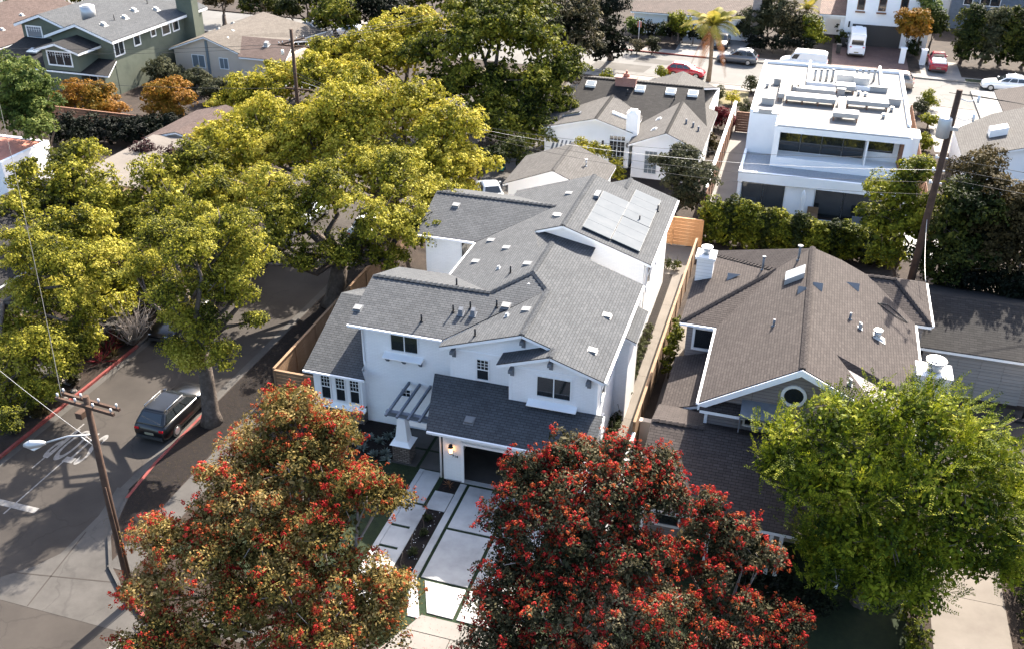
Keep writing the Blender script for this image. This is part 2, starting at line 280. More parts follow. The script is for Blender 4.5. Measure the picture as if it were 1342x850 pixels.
class MB:
    def __init__(s): s.v = []; s.f = []; s.m = []; s.smooth = []
    def face(s, pts, m=0, sm=False):
        i = len(s.v); s.v += [tuple(map(float, p)) for p in pts]; s.f.append(tuple(range(i, i + len(pts)))); s.m.append(m); s.smooth.append(sm)
    def hexa(s, b, t, m=0, top=None, bot=None):
        """b, t: matching bottom / top rings (counter-clockwise from above)"""
        n = len(b); i = len(s.v); s.v += [tuple(map(float, p)) for p in list(b) + list(t)]
        s.f.append(tuple(range(i + n - 1, i - 1, -1))); s.m.append(m if bot is None else bot); s.smooth.append(False)
        s.f.append(tuple(range(i + n, i + 2 * n))); s.m.append(m if top is None else top); s.smooth.append(False)
        for k in range(n):
            j = (k + 1) % n; s.f.append((i + k, i + j, i + n + j, i + n + k)); s.m.append(m); s.smooth.append(False)
        return s
    def box(s, x0, x1, y0, y1, z0, z1, m=0, top=None):
        r = [(x0, y0), (x1, y0), (x1, y1), (x0, y1)]
        return s.hexa([(*p, z0) for p in r], [(*p, z1) for p in r], m, top)
    def prism(s, poly, z0, z1, m=0, top=None):
        return s.hexa([(*p, z0) for p in poly], [(*p, z1) for p in poly], m, top)
    def slab(s, pts, th, m=0, side=None, bot=None, dz=0.0):
        """a sloping sheet: top ring pts (ccw from above), thickness th straight down"""
        t = [(p[0], p[1], p[2] + dz) for p in pts]; b = [(p[0], p[1], p[2] + dz - th) for p in pts]
        a = sum(t[k][0] * t[(k + 1) % len(t)][1] - t[(k + 1) % len(t)][0] * t[k][1] for k in range(len(t)))
        if a < 0: t.reverse(); b.reverse()
        return s.hexa(b, t, m if side is None else side, m, bot if bot is not None else side)
    def gable_y(s, x0, x1, y0, y1, z0, ze0, zr, xr, ze1=None, m=0):
        """wall block with a gable on its y faces: prism along y"""
        ze1 = ze0 if ze1 is None else ze1
        prof = [(x0, z0), (x1, z0), (x1, ze1), (xr, zr), (x0, ze0)]
        i = len(s.v); s.v += [(x, y0, z) for x, z in prof] + [(x, y1, z) for x, z in prof]
        s.f.append((i, i + 1, i + 2, i + 3, i + 4)); s.f.append((i + 9, i + 8, i + 7, i + 6, i + 5)); s.m += [m, m]; s.smooth += [False] * 2
        for k in range(5):
            j = (k + 1) % 5; s.f.append((i + j, i + k, i + 5 + k, i + 5 + j)); s.m.append(m); s.smooth.append(False)
        return s
    def gable_x(s, x0, x1, y0, y1, z0, ze, zr, yr, m=0):
        prof = [(y0, z0), (y1, z0), (y1, ze), (yr, zr), (y0, ze)]
        i = len(s.v); s.v += [(x0, y, z) for y, z in prof] + [(x1, y, z) for y, z in prof]
        s.f.append((i + 4, i + 3, i + 2, i + 1, i)); s.f.append((i + 5, i + 6, i + 7, i + 8, i + 9)); s.m += [m, m]; s.smooth += [False] * 2
        for k in range(5):
            j = (k + 1) % 5; s.f.append((i + k, i + j, i + 5 + j, i + 5 + k)); s.m.append(m); s.smooth.append(False)
        return s
    def tube(s, pts, rad, n=8, m=0, cap=True, sm=True):
        pts = [np.array(p, float) for p in pts]
        if np.ndim(rad) == 0: rad = [rad] * len(pts)
        i0 = len(s.v); ref = None
        for k, p in enumerate(pts):
            d = pts[min(k + 1, len(pts) - 1)] - pts[max(k - 1, 0)]; d = d / (np.linalg.norm(d) + 1e-9)
            if ref is None: ref = np.array([1.0, 0, 0]) if abs(d[0]) < .8 else np.array([0, 1.0, 0])
            u = np.cross(d, ref); u /= np.linalg.norm(u) + 1e-9; w = np.cross(d, u); ref = -np.cross(d, u) if False else ref
            for q in range(n):
                a = 2 * math.pi * q / n; s.v.append(tuple(p + rad[k] * (math.cos(a) * u + math.sin(a) * w)))
        for k in range(len(pts) - 1):
            for q in range(n):
                a = i0 + k * n + q; b = i0 + k * n + (q + 1) % n
                s.f.append((a, b, b + n, a + n)); s.m.append(m); s.smooth.append(sm)
        if cap:
            s.f.append(tuple(i0 + q for q in range(n - 1, -1, -1))); s.m.append(m); s.smooth.append(False)
            e = i0 + (len(pts) - 1) * n; s.f.append(tuple(e + q for q in range(n))); s.m.append(m); s.smooth.append(False)
        return s
    def cyl(s, c, r, z0, z1, n=14, m=0, r1=None):
        return s.tube([(c[0], c[1], z0), (c[0], c[1], z1)], [r, r if r1 is None else r1], n, m)
    def data(s, name, mats, off):
        me = bpy.data.meshes.new(name)
        v = np.array(s.v, float) - off
        me.from_pydata([tuple(p) for p in v], [], s.f)
        for mm in (mats if isinstance(mats, (list, tuple)) else [mats]): me.materials.append(MATS[mm])
        me.polygons.foreach_set('material_index', s.m); me.polygons.foreach_set('use_smooth', s.smooth)
        uv = me.uv_layers.new(name='UVMap'); co = np.empty(2 * len(me.loops)); vv = np.array(s.v, float); li = 0
        for f in s.f:
            p = vv[list(f)]
            nrm = np.zeros(3)
            for k in range(len(f)): nrm += np.cross(p[k], p[(k + 1) % len(f)])
            l = np.linalg.norm(nrm); nrm = nrm / l if l > 1e-12 else np.array([0, 0, 1.0])
            if abs(nrm[2]) > .995: u, w = np.array([1.0, 0, 0]), np.array([0, 1.0, 0])
            else:
                u = np.cross([0, 0, 1.0], nrm); u /= np.linalg.norm(u); w = np.cross(nrm, u)
            for k in range(len(f)):
                co[2 * li] = p[k] @ u; co[2 * li + 1] = p[k] @ w; li += 1
        uv.data.foreach_set('uv', co)
        me.update()
        return me
    def build(s, name, mats, parent=None, loc=None, bevel=0.0):
        off = root_loc(parent) if parent is not None else (np.array(loc, float) if loc is not None else np.zeros(3))
        o = bpy.data.objects.new(name, s.data(name, mats, off)); COL.objects.link(o)
        if parent is not None: o.parent = parent
        elif loc is not None: o.location = loc
        if bevel:
            b = o.modifiers.new('bevel', 'BEVEL'); b.width = bevel; b.segments = 2; b.limit_method = 'ANGLE'
        return o
def kids(o): return [c for c in bpy.data.objects if c.parent == o]
def copy_tree(o, parent=None, tree=None):
    if tree is None:
        tree = {}
        for c in COL.objects:
            if c.parent is not None: tree.setdefault(c.parent.name, []).append(c)
    c = o.copy(); COL.objects.link(c); c.parent = parent
    if parent is None: ROOTLOC[c.name] = np.array(o.location, float)
    for ch in tree.get(o.name, []): copy_tree(ch, c, tree)
    return c
def struct(name, mb, mats): return tag(mb.build(name, mats), kind='structure')
def quads_mesh(name, P, mats, mi=None):
    """P: (N,4,3) array of leaf faces -> one mesh"""
    n = len(P); me = bpy.data.meshes.new(name)
    me.vertices.add(4 * n); me.vertices.foreach_set('co', P.reshape(-1).astype(np.float32))
    me.loops.add(4 * n); me.loops.foreach_set('vertex_index', np.arange(4 * n, dtype=np.int32))
    me.polygons.add(n); me.polygons.foreach_set('loop_start', np.arange(0, 4 * n, 4, dtype=np.int32))
    try: me.polygons.foreach_set('loop_total', np.full(n, 4, dtype=np.int32))
    except Exception: pass
    for mm in mats: me.materials.append(MATS[mm])
    if mi is not None: me.polygons.foreach_set('material_index', mi.astype(np.int32))
    me.update(calc_edges=True); me.validate()
    return me
# ------------------------------------------------------------------ ground, streets, paving
R_ = lambda x0, x1, y0, y1: [(x0, y0), (x1, y0), (x1, y1), (x0, y1)]
def sheet(name, poly, z, mat, th=0.0):
    b = MB()
    if th: b.prism(poly, z - th, z)
    else: b.face([(*p, z) for p in poly])
    return struct(name, b, mat)
FY = lambda x: 119.4 - 0.05 * (x + 20)        # far kerb of the back street
NY = lambda x: 108.2 - 0.05 * (x + 8)         # its near kerb
sheet('ground', R_(-600, 500, -150, 900), -0.16, 'soil')
sheet('street', R_(-35.4, -27.9, 22.0, 104), -0.13, 'asphalt')
sheet('cross_street', R_(-200, 120, 6, 21.96), -0.126, 'asphalt')
sheet('back_street', [(-170, NY(-170)), (120, NY(120)), (120, FY(120)), (-170, FY(-170))], -0.128, 'old_asphalt')
sheet('back_street_patch', [(-24, 110.5), (-17.5, 110.2), (-17, 113.2), (-23.6, 113.6)], -0.122, 'worn_concrete')
sheet('back_street_patch', [(-19.5, 114.6), (-14.4, 114.3), (-14.2, 116.3), (-19.2, 116.7)], -0.122, 'worn_concrete')
KC = [(-27.9, 104), (-27.9, 36), (-27.85, 31.7), (-27.55, 28.9), (-26.65, 26.4), (-25.35, 24.75), (-23.9, 23.65), (-22.4, 22.85), (-20.5, 22.4), (-18, 22.3)]
sheet('lot', [(x + .15, y) for x, y in KC[:3]] + [(x + .12, y + .1) for x, y in KC[3:]] + [(140, 22.4), (140, NY(140) - .2), (-27.75, NY(-27.75) - .2)], 0.0, 'soil', 0.15)
sheet('lot', R_(-200, -35.55, 22.4, 109), 0.0, 'soil', 0.15)
sheet('lot', [(-170, FY(-170) + .15), (120, FY(120) + .15), (200, 500), (-300, 500)], 0.0, 'soil', 0.15)
def kerb(name, pts, w, mat, z0=-0.15, z1=0.02, label=None):
    b = MB()
    pts = [np.array(p, float) for p in pts]
    nr = []
    for k in range(len(pts)):
        d = pts[min(k + 1, len(pts) - 1)] - pts[max(k - 1, 0)]; d /= np.linalg.norm(d); nr.append(np.array([-d[1], d[0]]))
    for k in range(len(pts) - 1):
        a, c = pts[k], pts[k + 1]; q = [a, c, c + nr[k + 1] * w, a + nr[k] * w]
        ar = sum(q[i][0] * q[(i + 1) % 4][1] - q[(i + 1) % 4][0] * q[i][1] for i in range(4))
        if ar < 0: q.reverse()
        b.prism([tuple(p) for p in q], z0, z1)
    return struct(name, b, mat)
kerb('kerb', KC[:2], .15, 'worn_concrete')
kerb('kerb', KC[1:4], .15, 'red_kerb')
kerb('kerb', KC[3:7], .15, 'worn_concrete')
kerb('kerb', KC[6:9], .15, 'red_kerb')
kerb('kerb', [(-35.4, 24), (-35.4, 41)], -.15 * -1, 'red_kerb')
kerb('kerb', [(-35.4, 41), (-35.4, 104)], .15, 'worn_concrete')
kerb('kerb', [(-24.5, FY(-24.5)), (-11.5, FY(-11.5))], .16, 'red_kerb')
kerb('kerb', [(-11.5, FY(-11.5)), (60, FY(60))], .16, 'concrete')
kerb('kerb', [(60, NY(60)), (-27.7, NY(-27.7))], .16, 'concrete')
# concrete gutter pans and the cross gutter at the corner
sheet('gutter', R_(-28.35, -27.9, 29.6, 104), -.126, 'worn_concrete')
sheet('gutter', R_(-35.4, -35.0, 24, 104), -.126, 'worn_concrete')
sheet('cross_gutter', [(-40, 21.97), (-22.3, 21.97), (-20.5, 22.38), (-22.4, 22.83), (-23.9, 23.63), (-25.35, 24.73), (-26.65, 26.38), (-27.55, 28.88), (-27.85, 29.6), (-28.5, 29.6), (-28.05, 27.6), (-28.05, 25.0), (-28.6, 24.0), (-29.6, 22.95), (-31.5, 22.75), (-40, 22.75)], -.122, 'worn_concrete')
for p in ([(-27.3, 22.0), (-27.24, 22.0), (-27.86, 26.5), (-27.92, 26.5)], [(-29.5, 23.4), (-29.5, 23.34), (-24.6, 24.2), (-24.6, 24.26)]):
    sheet('cross_gutter_joint', p, -.118, 'asphalt')
# painted markings
sheet('stop_line', R_(-35.0, -31.0, 26.85, 27.22), -.124, 'road_paint')
sheet('lane_line', R_(-32.35, -32.27, 26.4, 30.6), -.123, 'road_paint')
sheet('lane_line', [(-33.45, 29.6), (-33.37, 29.6), (-33.37, 33.5), (-33.45, 33.5)], -.123, 'road_paint')
sheet('crosswalk_line', [(-22.9, 18.5), (-22.5, 18.5), (-22.3, 21.9), (-22.7, 21.9)], -.12, 'road_paint')
cu = bpy.data.curves.new('stop_text', 'FONT'); cu.body = 'STOP'; cu.size = 1.0; cu.extrude = 0.0; cu.offset = .015
to = bpy.data.objects.new('tmp', cu); COL.objects.link(to)
bpy.context.view_layer.update()
tm = bpy.data.meshes.new_from_object(to.evaluated_get(bpy.context.evaluated_depsgraph_get()))
bpy.data.objects.remove(to)
co = np.array([v.co for v in tm.vertices]); mn, mx = co.min(0), co.max(0)
co[:, 0] = (co[:, 0] - mn[0]) / (mx[0] - mn[0]) - .5; co[:, 1] = (co[:, 1] - mn[1]) / (mx[1] - mn[1]) - .5; co[:, 2] = 0
co[:, 0] *= -2.25; co[:, 1] *= -2.6
tm.vertices.foreach_set('co', co.reshape(-1)); tm.materials.clear(); tm.materials.append(MATS['road_paint']); tm.update()
so = bpy.data.objects.new('road_lettering', tm); so.location = (-32.55, 31.75, -.12); COL.objects.link(so); tag(so, kind='structure')
# sidewalks and planted strips
sheet('parkway', [(-27.7, 104), (-27.7, 31.6), (-27.35, 28.9), (-26.45, 26.6), (-25.6, 25.6), (-25.6, 104)], .006, 'mulch')
def paved(name, x0, x1, y0, y1, step, mat, z=.012, gap=.012, along='y', base='mulch'):
    b = MB(); b.face([(*p, z - .02) for p in R_(x0, x1, y0, y1)])
    root = struct(name, b, base)
    a0, a1 = (y0, y1) if along == 'y' else (x0, x1); n = max(1, round((a1 - a0) / step)); st = (a1 - a0) / n
    for k in range(n):
        c = MB(); p, q = a0 + k * st + gap, a0 + (k + 1) * st - gap
        if along == 'y': c.box(x0, x1, p, q, z - .10, z)
        else: c.box(p, q, y0, y1, z - .10, z)
        c.build('slab', mat, root)
    return root
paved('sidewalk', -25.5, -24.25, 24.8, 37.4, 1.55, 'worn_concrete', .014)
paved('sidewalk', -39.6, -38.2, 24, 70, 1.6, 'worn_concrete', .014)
sheet('sidewalk', [(-60, FY(-60) + .3), (60, FY(60) + .3), (60, FY(60) + 1.9), (-60, FY(-60) + 1.9)], .01, 'concrete')
sheet('sidewalk', [(-27, NY(-27) - 1.9), (60, NY(60) - 1.9), (60, NY(60) - .3), (-27, NY(-27) - .3)], .01, 'concrete')
sheet('front_sidewalk', R_(-20, 40, 22.8, 24.2), .012, 'worn_concrete')
# front garden of the white house
sheet('lawn', R_(-23.6, -15.12, 26.2, 35.18), .008, 'lawn')
sheet('planting_bed', R_(-23.2, -16.6, 35.22, 38.1), .02, 'mulch')
sheet('lawn', R_(-8.0, 7.4, 24.4, 36.5), .008, 'lawn')
drive = sheet('driveway', [(-12.9, 22.5), (-7.6, 22.5), (-7.6, 35.0), (-12.9, 35.0)], .004, 'turf_strip')
def slab(poly, parent, mat='slab_concrete', z=.045, th=.05):
    c = MB(); c.prism(poly, z - th, z); o = c.build('slab', mat, parent); return o
slab(R_(-12.82, -12.50, 28.2, 34.62), drive); slab([(-12.82, 28.16), (-12.1, 26.06), (-11.56, 26.06), (-12.50, 28.16)], drive)
slab(R_(-13.6, -7.7, 34.74, 35.0), drive)
rows = [(31.53, 34.56), (28.26, 31.37)]
for y0, y1 in rows:
    slab(R_(-12.34, -10.26, y0, y1), drive); slab(R_(-10.09, -8.0, y0, y1), drive)
slab([(-12.12, 28.10), (-11.38, 26.44), (-10.26, 26.42), (-10.26, 28.10)][::-1], drive); slab([(-10.09, 26.42), (-8.6, 26.40), (-8.0, 28.10), (-10.09, 28.10)], drive)
slab([(-11.9, 25.4), (-8.2, 25.4), (-8.5, 26.26), (-11.55, 26.26)], drive, 'concrete')
for k, (ya, yb) in enumerate(((24.55, 25.36), (23.2, 24.51), (22.45, 23.16))):
    d0, d1 = (25.4 - ya) * .42, (25.4 - yb) * .42
    for j in range(2):
        xa, xb = ((-11.95, -10.0), (-9.97, -8.0))[j]
        slab([(xa - d0 * (j == 0), ya), (xb + d0 * (j == 1), ya), (xb + d1 * (j == 1), yb), (xa - d1 * (j == 0), yb)], drive, 'concrete')
walk = sheet('garden_path', R_(-15.14, -12.86, 25.5, 35.0), .005, 'turf_strip')
slab(R_(-15.12, -14.88, 25.6, 35.12), walk)
for y0, y1 in ((32.72, 35.1), (31.05, 32.56), (29.63, 30.89), (28.1, 29.47), (26.4, 27.95)): slab(R_(-14.86, -13.98, y0, y1), walk)
slab(R_(-13.80, -12.86, 32.46, 33.78), walk)
slab(R_(-13.98, -13.72, 25.8, 32.46), walk, z=.042)
sheet('planting_bed', R_(-13.70, -12.86, 25.6, 32.44), .03, 'mulch')
sheet('planting_bed', R_(-13.72, -12.86, 33.82, 34.74), .03, 'mulch')
porch = sheet('porch_floor', R_(-16.75, -13.8, 35.14, 38.2), .006, 'turf_strip')
for p in (R_(-16.72, -15.35, 35.2, 36.55), R_(-16.72, -15.35, 36.70, 38.15), R_(-15.19, -13.85, 35.2, 36.55), R_(-15.19, -13.85, 36.70, 38.15)): slab(p, porch, 'worn_concrete')
# side passage
sheet('planting_bed', R_(-6.95, -6.46, 37.4, 60), .02, 'mulch')
paved('side_path', -6.44, -5.55, 38.0, 60.0, 4.4, 'warm_paving', .02, .008)
sheet('back_patio', R_(-11, -5.6, 60.0, 64.8), .015, 'warm_paving')
# neighbours
paved('driveway', 8.35, 11.35, 22.5, 37.7, 3.8, 'warm_paving', .02, .012)
sheet('yard_concrete', R_(-4.9, -3.4, 36, 54), .012, 'warm_paving')
sheet('driveway', R_(7.8, 16, 38, 49.6), .012, 'asphalt')
paved('patio', -3.4, 12.5, 67.6, 72.9, 2.0, 'slab_concrete', .02, .01, 'x')
sheet('side_yard', R_(-5.6, -3.6, 69, 96), .015, 'concrete')
sheet('side_yard', R_(8.9, 10.4, 73, 96), .015, 'concrete')
sheet('driveway', R_(-24.6, -20.6, 64, 106), .012, 'worn_concrete')
sheet('lawn', R_(-13.5, -5.2, 100.5, 105.8), .008, 'dry_lawn')
sheet('lawn', R_(-35, -25, 100.5, 105.8), .008, 'dry_lawn')
sheet('driveway', R_(12.5, 20, 92, 106.2), .014, 'concrete')
sheet('driveway', R_(3.0, 11.6, FY(7) + .3, 131), .02, 'brick_paving')
sheet('driveway', R_(-15.5, -7.2, FY(-11) + .3, 128.4), .018, 'concrete')
sheet('driveway', R_(12.9, 17.2, FY(15) + .2, 126), .018, 'concrete')
sheet('lawn', R_(17.5, 24, FY(20) + .3, FY(20) + 1.6), .014, 'lawn')
# ------------------------------------------------------------------ building helpers
def roof(parent, pts, mat, th=.05, fascia=.16, trim='white_paint', edge='black_metal', name='roof'):
    """one roof slope: shingle sheet with dark edge, white fascia board under it"""
    b = MB(); b.slab(pts, th, 0, 1, 1); 
    c = np.mean(np.array(pts)[:, :2], 0)
    ins = [(p[0] + (c[0] - p[0]) * .0, p[1] + (c[1] - p[1]) * .0, p[2]) for p in pts]
    q = []
    for p in pts:
        d = np.array([p[0] - c[0], p[1] - c[1]]); l = np.linalg.norm(d); d = d / l
        q.append((p[0] - d[0] * .025, p[1] - d[1] * .025, p[2]))
    b.slab(q, fascia, 2, 2, 2, dz=-th - .002)
    return b.build(name, [mat, edge, trim], parent)
def ridge(parent, a, c, mat, r=.075, n=None):
    """a row of overlapping ridge-cap shingles"""
    a, c = np.array(a, float), np.array(c, float); L = np.linalg.norm(c - a); n = n or max(2, int(L / .28)); b = MB()
    d = (c - a) / L; h = np.cross(d, [0, 0, 1.0]); h /= np.linalg.norm(h); up = np.cross(h, d)
    for k in range(n):
        p = a + d * (L * k / n); q = a + d * (L * (k + 1) / n + .03)
        lift = .06
        P = [p + h * .15 - up * .02, p + up * .03, p - h * .15 - up * .02]; Q = [q + h * .15 + up * (lift - .03), q + up * (.03 + lift), q - h * .15 + up * (lift - .03)]
        b.face([P[0], P[1], Q[1], Q[0]]); b.face([P[1], P[2], Q[2], Q[1]]); b.face([Q[0], Q[1], Q[1] - up * lift, Q[0] - up * lift]); b.face([Q[1], Q[2], Q[2] - up * lift, Q[1] - up * lift])
    o = b.build('ridge_cap', mat, parent); return o
def window(parent, side, u0, u1, z0, z1, w, cols=1, rows=1, frame='frame_white', glass='window_glass', t=.07, out=.05, grid=None, trim=None):
    """side 'f': wall y = w facing -Y, u = x;  'r': wall x = w facing +X, u = y;  'l': facing -X; 'b': facing +Y"""
    sg = {'f': -1, 'r': 1, 'l': -1, 'b': 1}[side]
    def bx(b, a0, a1, c0, c1, d0, d1, m=0):
        lo, hi = sorted((w + sg * d0, w + sg * d1))
        if side in 'fb': b.box(a0, a1, lo, hi, c0, c1, m)
        else: b.box(lo, hi, a0, a1, c0, c1, m)
    f = MB()
    bx(f, u0 - t, u0, z0 - t, z1 + t, -.02, out); bx(f, u1, u1 + t, z0 - t, z1 + t, -.02, out)
    bx(f, u0, u1, z1, z1 + t, -.02, out); bx(f, u0, u1, z0 - t, z0, -.02, out + .02)
    for k in range(1, cols):
        x = u0 + (u1 - u0) * k / cols; bx(f, x - .025, x + .025, z0, z1, -.01, out - .01)
    for k in range(1, rows):
        z = z0 + (z1 - z0) * k / rows; bx(f, u0, u1, z - .025, z + .025, -.012, out - .012)
    if grid:
        gc, gr, gz0, gz1 = grid
        for k in range(1, gc):
            x = u0 + (u1 - u0) * k / gc; bx(f, x - .011, x + .011, gz0, gz1, -.008, out - .022)
        for k in range(1, gr):
            z = gz0 + (gz1 - gz0) * k / gr; bx(f, u0, u1, z - .011, z + .011, -.008, out - .024)
    o = f.build('window', frame, parent)
    g = MB()
    for i in range(cols):
        for j in range(rows):
            a0 = u0 + (u1 - u0) * i / cols + .003; a1 = u0 + (u1 - u0) * (i + 1) / cols - .003
            c0 = z0 + (z1 - z0) * j / rows + .003; c1 = z0 + (z1 - z0) * (j + 1) / rows - .003
            g = MB(); bx(g, a0, a1, c0, c1, -.03, .012); g.build('pane', glass, o)
    return o
def on_slope(x, y, zf, s=0): return (x, y, zf(x, y))
def box_vent(parent, x, y, zf, mat='galvanised', w=.42, l=.42, h=.13, name='roof_vent'):
    """low box vent sitting on a slope z = zf(x, y)"""
    b = MB(); r = [(x - w / 2, y - l / 2), (x + w / 2, y - l / 2), (x + w / 2, y + l / 2), (x - w / 2, y + l / 2)]
    q = [(x + (p[0] - x) * .72, y + (p[1] - y) * .72) for p in r]
    b.hexa([(*p, zf(*p) - .02) for p in r], [(*p, zf(*p) + .025) for p in r])
    b.hexa([(*p, zf(*p)) for p in q], [(x + (p[0] - x) * .8, y + (p[1] - y) * .8, zf(*p) + h) for p in q])
    return b.build(name, mat, parent)
def ohagin(parent, x, y, zf, face=0):
    """curved-lip roof vent: flat base with raised hood open downslope"""
    gx, gy = (zf(x + .1, y) - zf(x - .1, y)) / .2, (zf(x, y + .1) - zf(x, y - .1)) / .2
    g = np.array([gx, gy]); g = g / (np.linalg.norm(g) + 1e-9); h = np.array([-g[1], g[0]])
    P = lambda a, c, e: (x + h[0] * a + g[0] * c, y + h[1] * a + g[1] * c, zf(x + h[0] * a + g[0] * c, y + h[1] * a + g[1] * c) + e)
    b = MB()
    b.hexa([P(-.24, -.22, -.02), P(.24, -.22, -.02), P(.24, .24, -.02), P(-.24, .24, -.02)], [P(-.24, -.22, .02), P(.24, -.22, .02), P(.24, .24, .02), P(-.24, .24, .02)])
    b.hexa([P(-.2, -.16, .02), P(.2, -.16, .02), P(.2, .2, .02), P(-.2, .2, .02)], [P(-.2, -.19, .13), P(.2, -.19, .13), P(.2, .2, .035), P(-.2, .2, .035)])
    return b.build('roof_vent', 'vent_grey', parent)
def pipe(parent, x, y, zf, h=.45, r=.045, mat='black_metal', cap=None):
    z = zf(x, y); b = MB(); b.cyl((x, y), .12, z - .05, z + .05, 10, r1=.07); b.cyl((x, y), r, z - .05, z + h, 10)
    if cap: b.cyl((x, y), cap, z + h - .02, z + h + .05, 12)
    return b.build('vent_pipe', mat, parent)
def skylight(parent, x, y, w, l, zf, frame='frame_white', glass='window_glass', h=.14, tilt=0):
    b = MB(); r = [(x - w / 2, y - l / 2), (x + w / 2, y - l / 2), (x + w / 2, y + l / 2), (x - w / 2, y + l / 2)]
    b.hexa([(*p, zf(*p) - .03) for p in r], [(*p, zf(*p) + h) for p in r]); o = b.build('skylight', frame, parent)
    q = [(x + (p[0] - x) * .84, y + (p[1] - y) * .84) for p in r]; g = MB(); g.hexa([(*p, zf(*p) + h - .02) for p in q], [(*p, zf(*p) + h + .012) for p in q]); g.build('pane', glass, o)
    return o
def gutter_y(parent, x, y0, y1, z, sg, mat='white_paint'):
    b = MB(); lo, hi = sorted((x, x + sg * .11)); b.box(lo, hi, y0, y1, z - .12, z - .01); return b.build('gutter', mat, parent)
def gutter_x(parent, y, x0, x1, z, sg, mat='white_paint'):
    b = MB(); lo, hi = sorted((y, y + sg * .11)); b.box(x0, x1, lo, hi, z - .12, z - .01); return b.build('gutter', mat, parent)

# ------------------------------------------------------------------ the white two-storey house
S3 = 1 / 3
RP = lambda x, y=0: 5.93 + (-6.5 - x) * S3
FP = lambda x, y: 5.97 + (y - 37.8) * S3
LP = lambda x, y=0: 5.95 + (x + 16.77) * S3
BL = lambda x, y=0: 7.303 + (x + 10.62) * .3375
wh = thing('white_house', 'large white painted brick house with grey shingle roofs and solar panels in the centre', 'house', (-13, 46, 0))
def P3(f, pts): return [(x, y, f(x, y)) for x, y in pts]
RX, RZ = -11.665, LP(-11.665)
RG = 'roof_grey'
roof(wh, P3(RP, [(-6.5, 36.5), (-6.5, 46.5), (RX, 46.6), (RX, 42.85), (-10.62, 41.8), (-10.62, 37.2), (-9.08, 37.2), (-9.08, 36.5)]), RG)
roof(wh, P3(BL, [(-14.72, 37.2), (-10.62, 37.2), (-10.62, 41.8), (-14.72, 37.68)]), RG)
roof(wh, [(-11.62, 36.5, 5.93), (-9.08, 36.5, RP(-9.08)), (-9.08, 37.58, RP(-9.08)), (-11.62, 37.58, 5.93)], RG)
roof(wh, P3(FP, [(-19.8, 37.8), (-14.74, 37.8), (-10.62, 41.8), (RX, 42.85), (-13.41, 41.1), (-19.8, 41.1)]), RG)
LB = lambda x, y: FP(0, 41.1) - (y - 41.1) * S3
roof(wh, P3(LB, [(-19.8, 41.1), (-13.41, 41.1), (-16.77, 44.46), (-19.8, 44.46)]), RG)
roof(wh, P3(LP, [(-13.41, 41.1), (RX, 42.85), (RX, 46.6), (-12.35, 46.25), (-13.3, 49.0), (RX, 49.0), (RX, 57.2), (-16.77, 57.2), (-16.77, 56.3), (-13.0, 52.55), (-16.77, 48.83), (-16.77, 44.46)]), RG)
roof(wh, P3(RP, [(-6.5, 49.0), (-6.5, 59.0), (-9.65, 59.0), (-9.65, 57.2), (RX, 57.2), (RX, 49.0)]), RG)
roof(wh, [(-11.95, 56.2, 6.2), (-9.65, 56.2, RP(-9.65)), (-9.65, 59.0, RP(-9.65)), (-11.95, 59.0, 6.2)], RG)
RF = lambda x, y: 5.97 + (y - 48.83) * S3
RB = lambda x, y: RF(0, 52.55) - (y - 52.55) * S3
roof(wh, P3(RF, [(-20.6, 48.83), (-16.77, 48.83), (-13.0, 52.55), (-20.6, 52.55)]), RG)
roof(wh, P3(RB, [(-20.6, 52.55), (-13.0, 52.55), (-16.77, 56.3), (-20.6, 56.3)]), RG)
# dark cricket in the gap before the rear gable
roof(wh, [(-13.2, 46.3, 6.95), (-9.8, 46.62, 6.25), (-9.8, 49.38, 6.35), (-13.2, 49.38, 7.0)], RG, fascia=.05)
# garage roof
GR = lambda x, y: 2.95 + (y - 34.5) * .37
roof(wh, P3(GR, [(-14.45, 34.5), (-6.5, 34.5), (-6.5, 36.88), (-11.12, 36.88), (-11.12, 37.58), (-15.15, 37.58)]), RG)
# lower roof of the left bay, small roof on the right side
LL = lambda x, y: 3.12 + (y - 37.35) * .40
roof(wh, P3(LL, [(-22.3, 37.35), (-18.85, 37.35), (-19.27, 37.9), (-19.27, 42.2), (-22.3, 42.2)]), RG)
roof(wh, [(-22.3, 42.2, LL(0, 42.2)), (-19.27, 42.2, LL(0, 42.2)), (-19.27, 46.4, LL(0, 42.2) - 1.6), (-22.3, 46.4, LL(0, 42.2) - 1.6)], RG)
roof(wh, [(-6.97, 41.9, 5.42), (-5.95, 41.9, 5.02), (-5.95, 45.3, 5.02), (-6.97, 45.3, 5.42)], RG)
for a, c in (((-10.62, 37.25, RP(-10.62)), (-10.62, 41.8, RP(-10.62))), ((RX, 42.9, RZ), (RX, 46.55, RZ)), ((RX, 49.05, RZ), (RX, 57.1, RZ)), ((-10.62, 41.8, RP(-10.62)), (RX, 42.85, RZ)),
             ((-13.41, 41.1, FP(0, 41.1)), (RX, 42.85, RZ)), ((-19.75, 41.1, FP(0, 41.1)), (-13.41, 41.1, FP(0, 41.1))), ((-20.55, 52.55, RF(0, 52.55)), (-13.0, 52.55, RF(0, 52.55))),
             ((-9.08, 36.55, RP(-9.08)), (-9.08, 37.2, RP(-9.08))), ((-9.65, 57.2, RP(-9.65)), (-9.65, 58.95, RP(-9.65)))):
    ridge(wh, a, c, RG)
WB = 'white_brick'
def wall(parent, fn, mat, name='wall'):
    b = MB(); fn(b); return b.build(name, mat, parent)
wall(wh, lambda b: b.gable_y(-14.3, -6.95, 37.6, 42.0, 2.92, 5.78, 7.0, -10.62, 5.83), WB)
wall(wh, lambda b: b.gable_y(-11.1, -6.952, 36.9, 37.597, 2.92, 5.8, 6.55, -9.08, 5.83), WB)
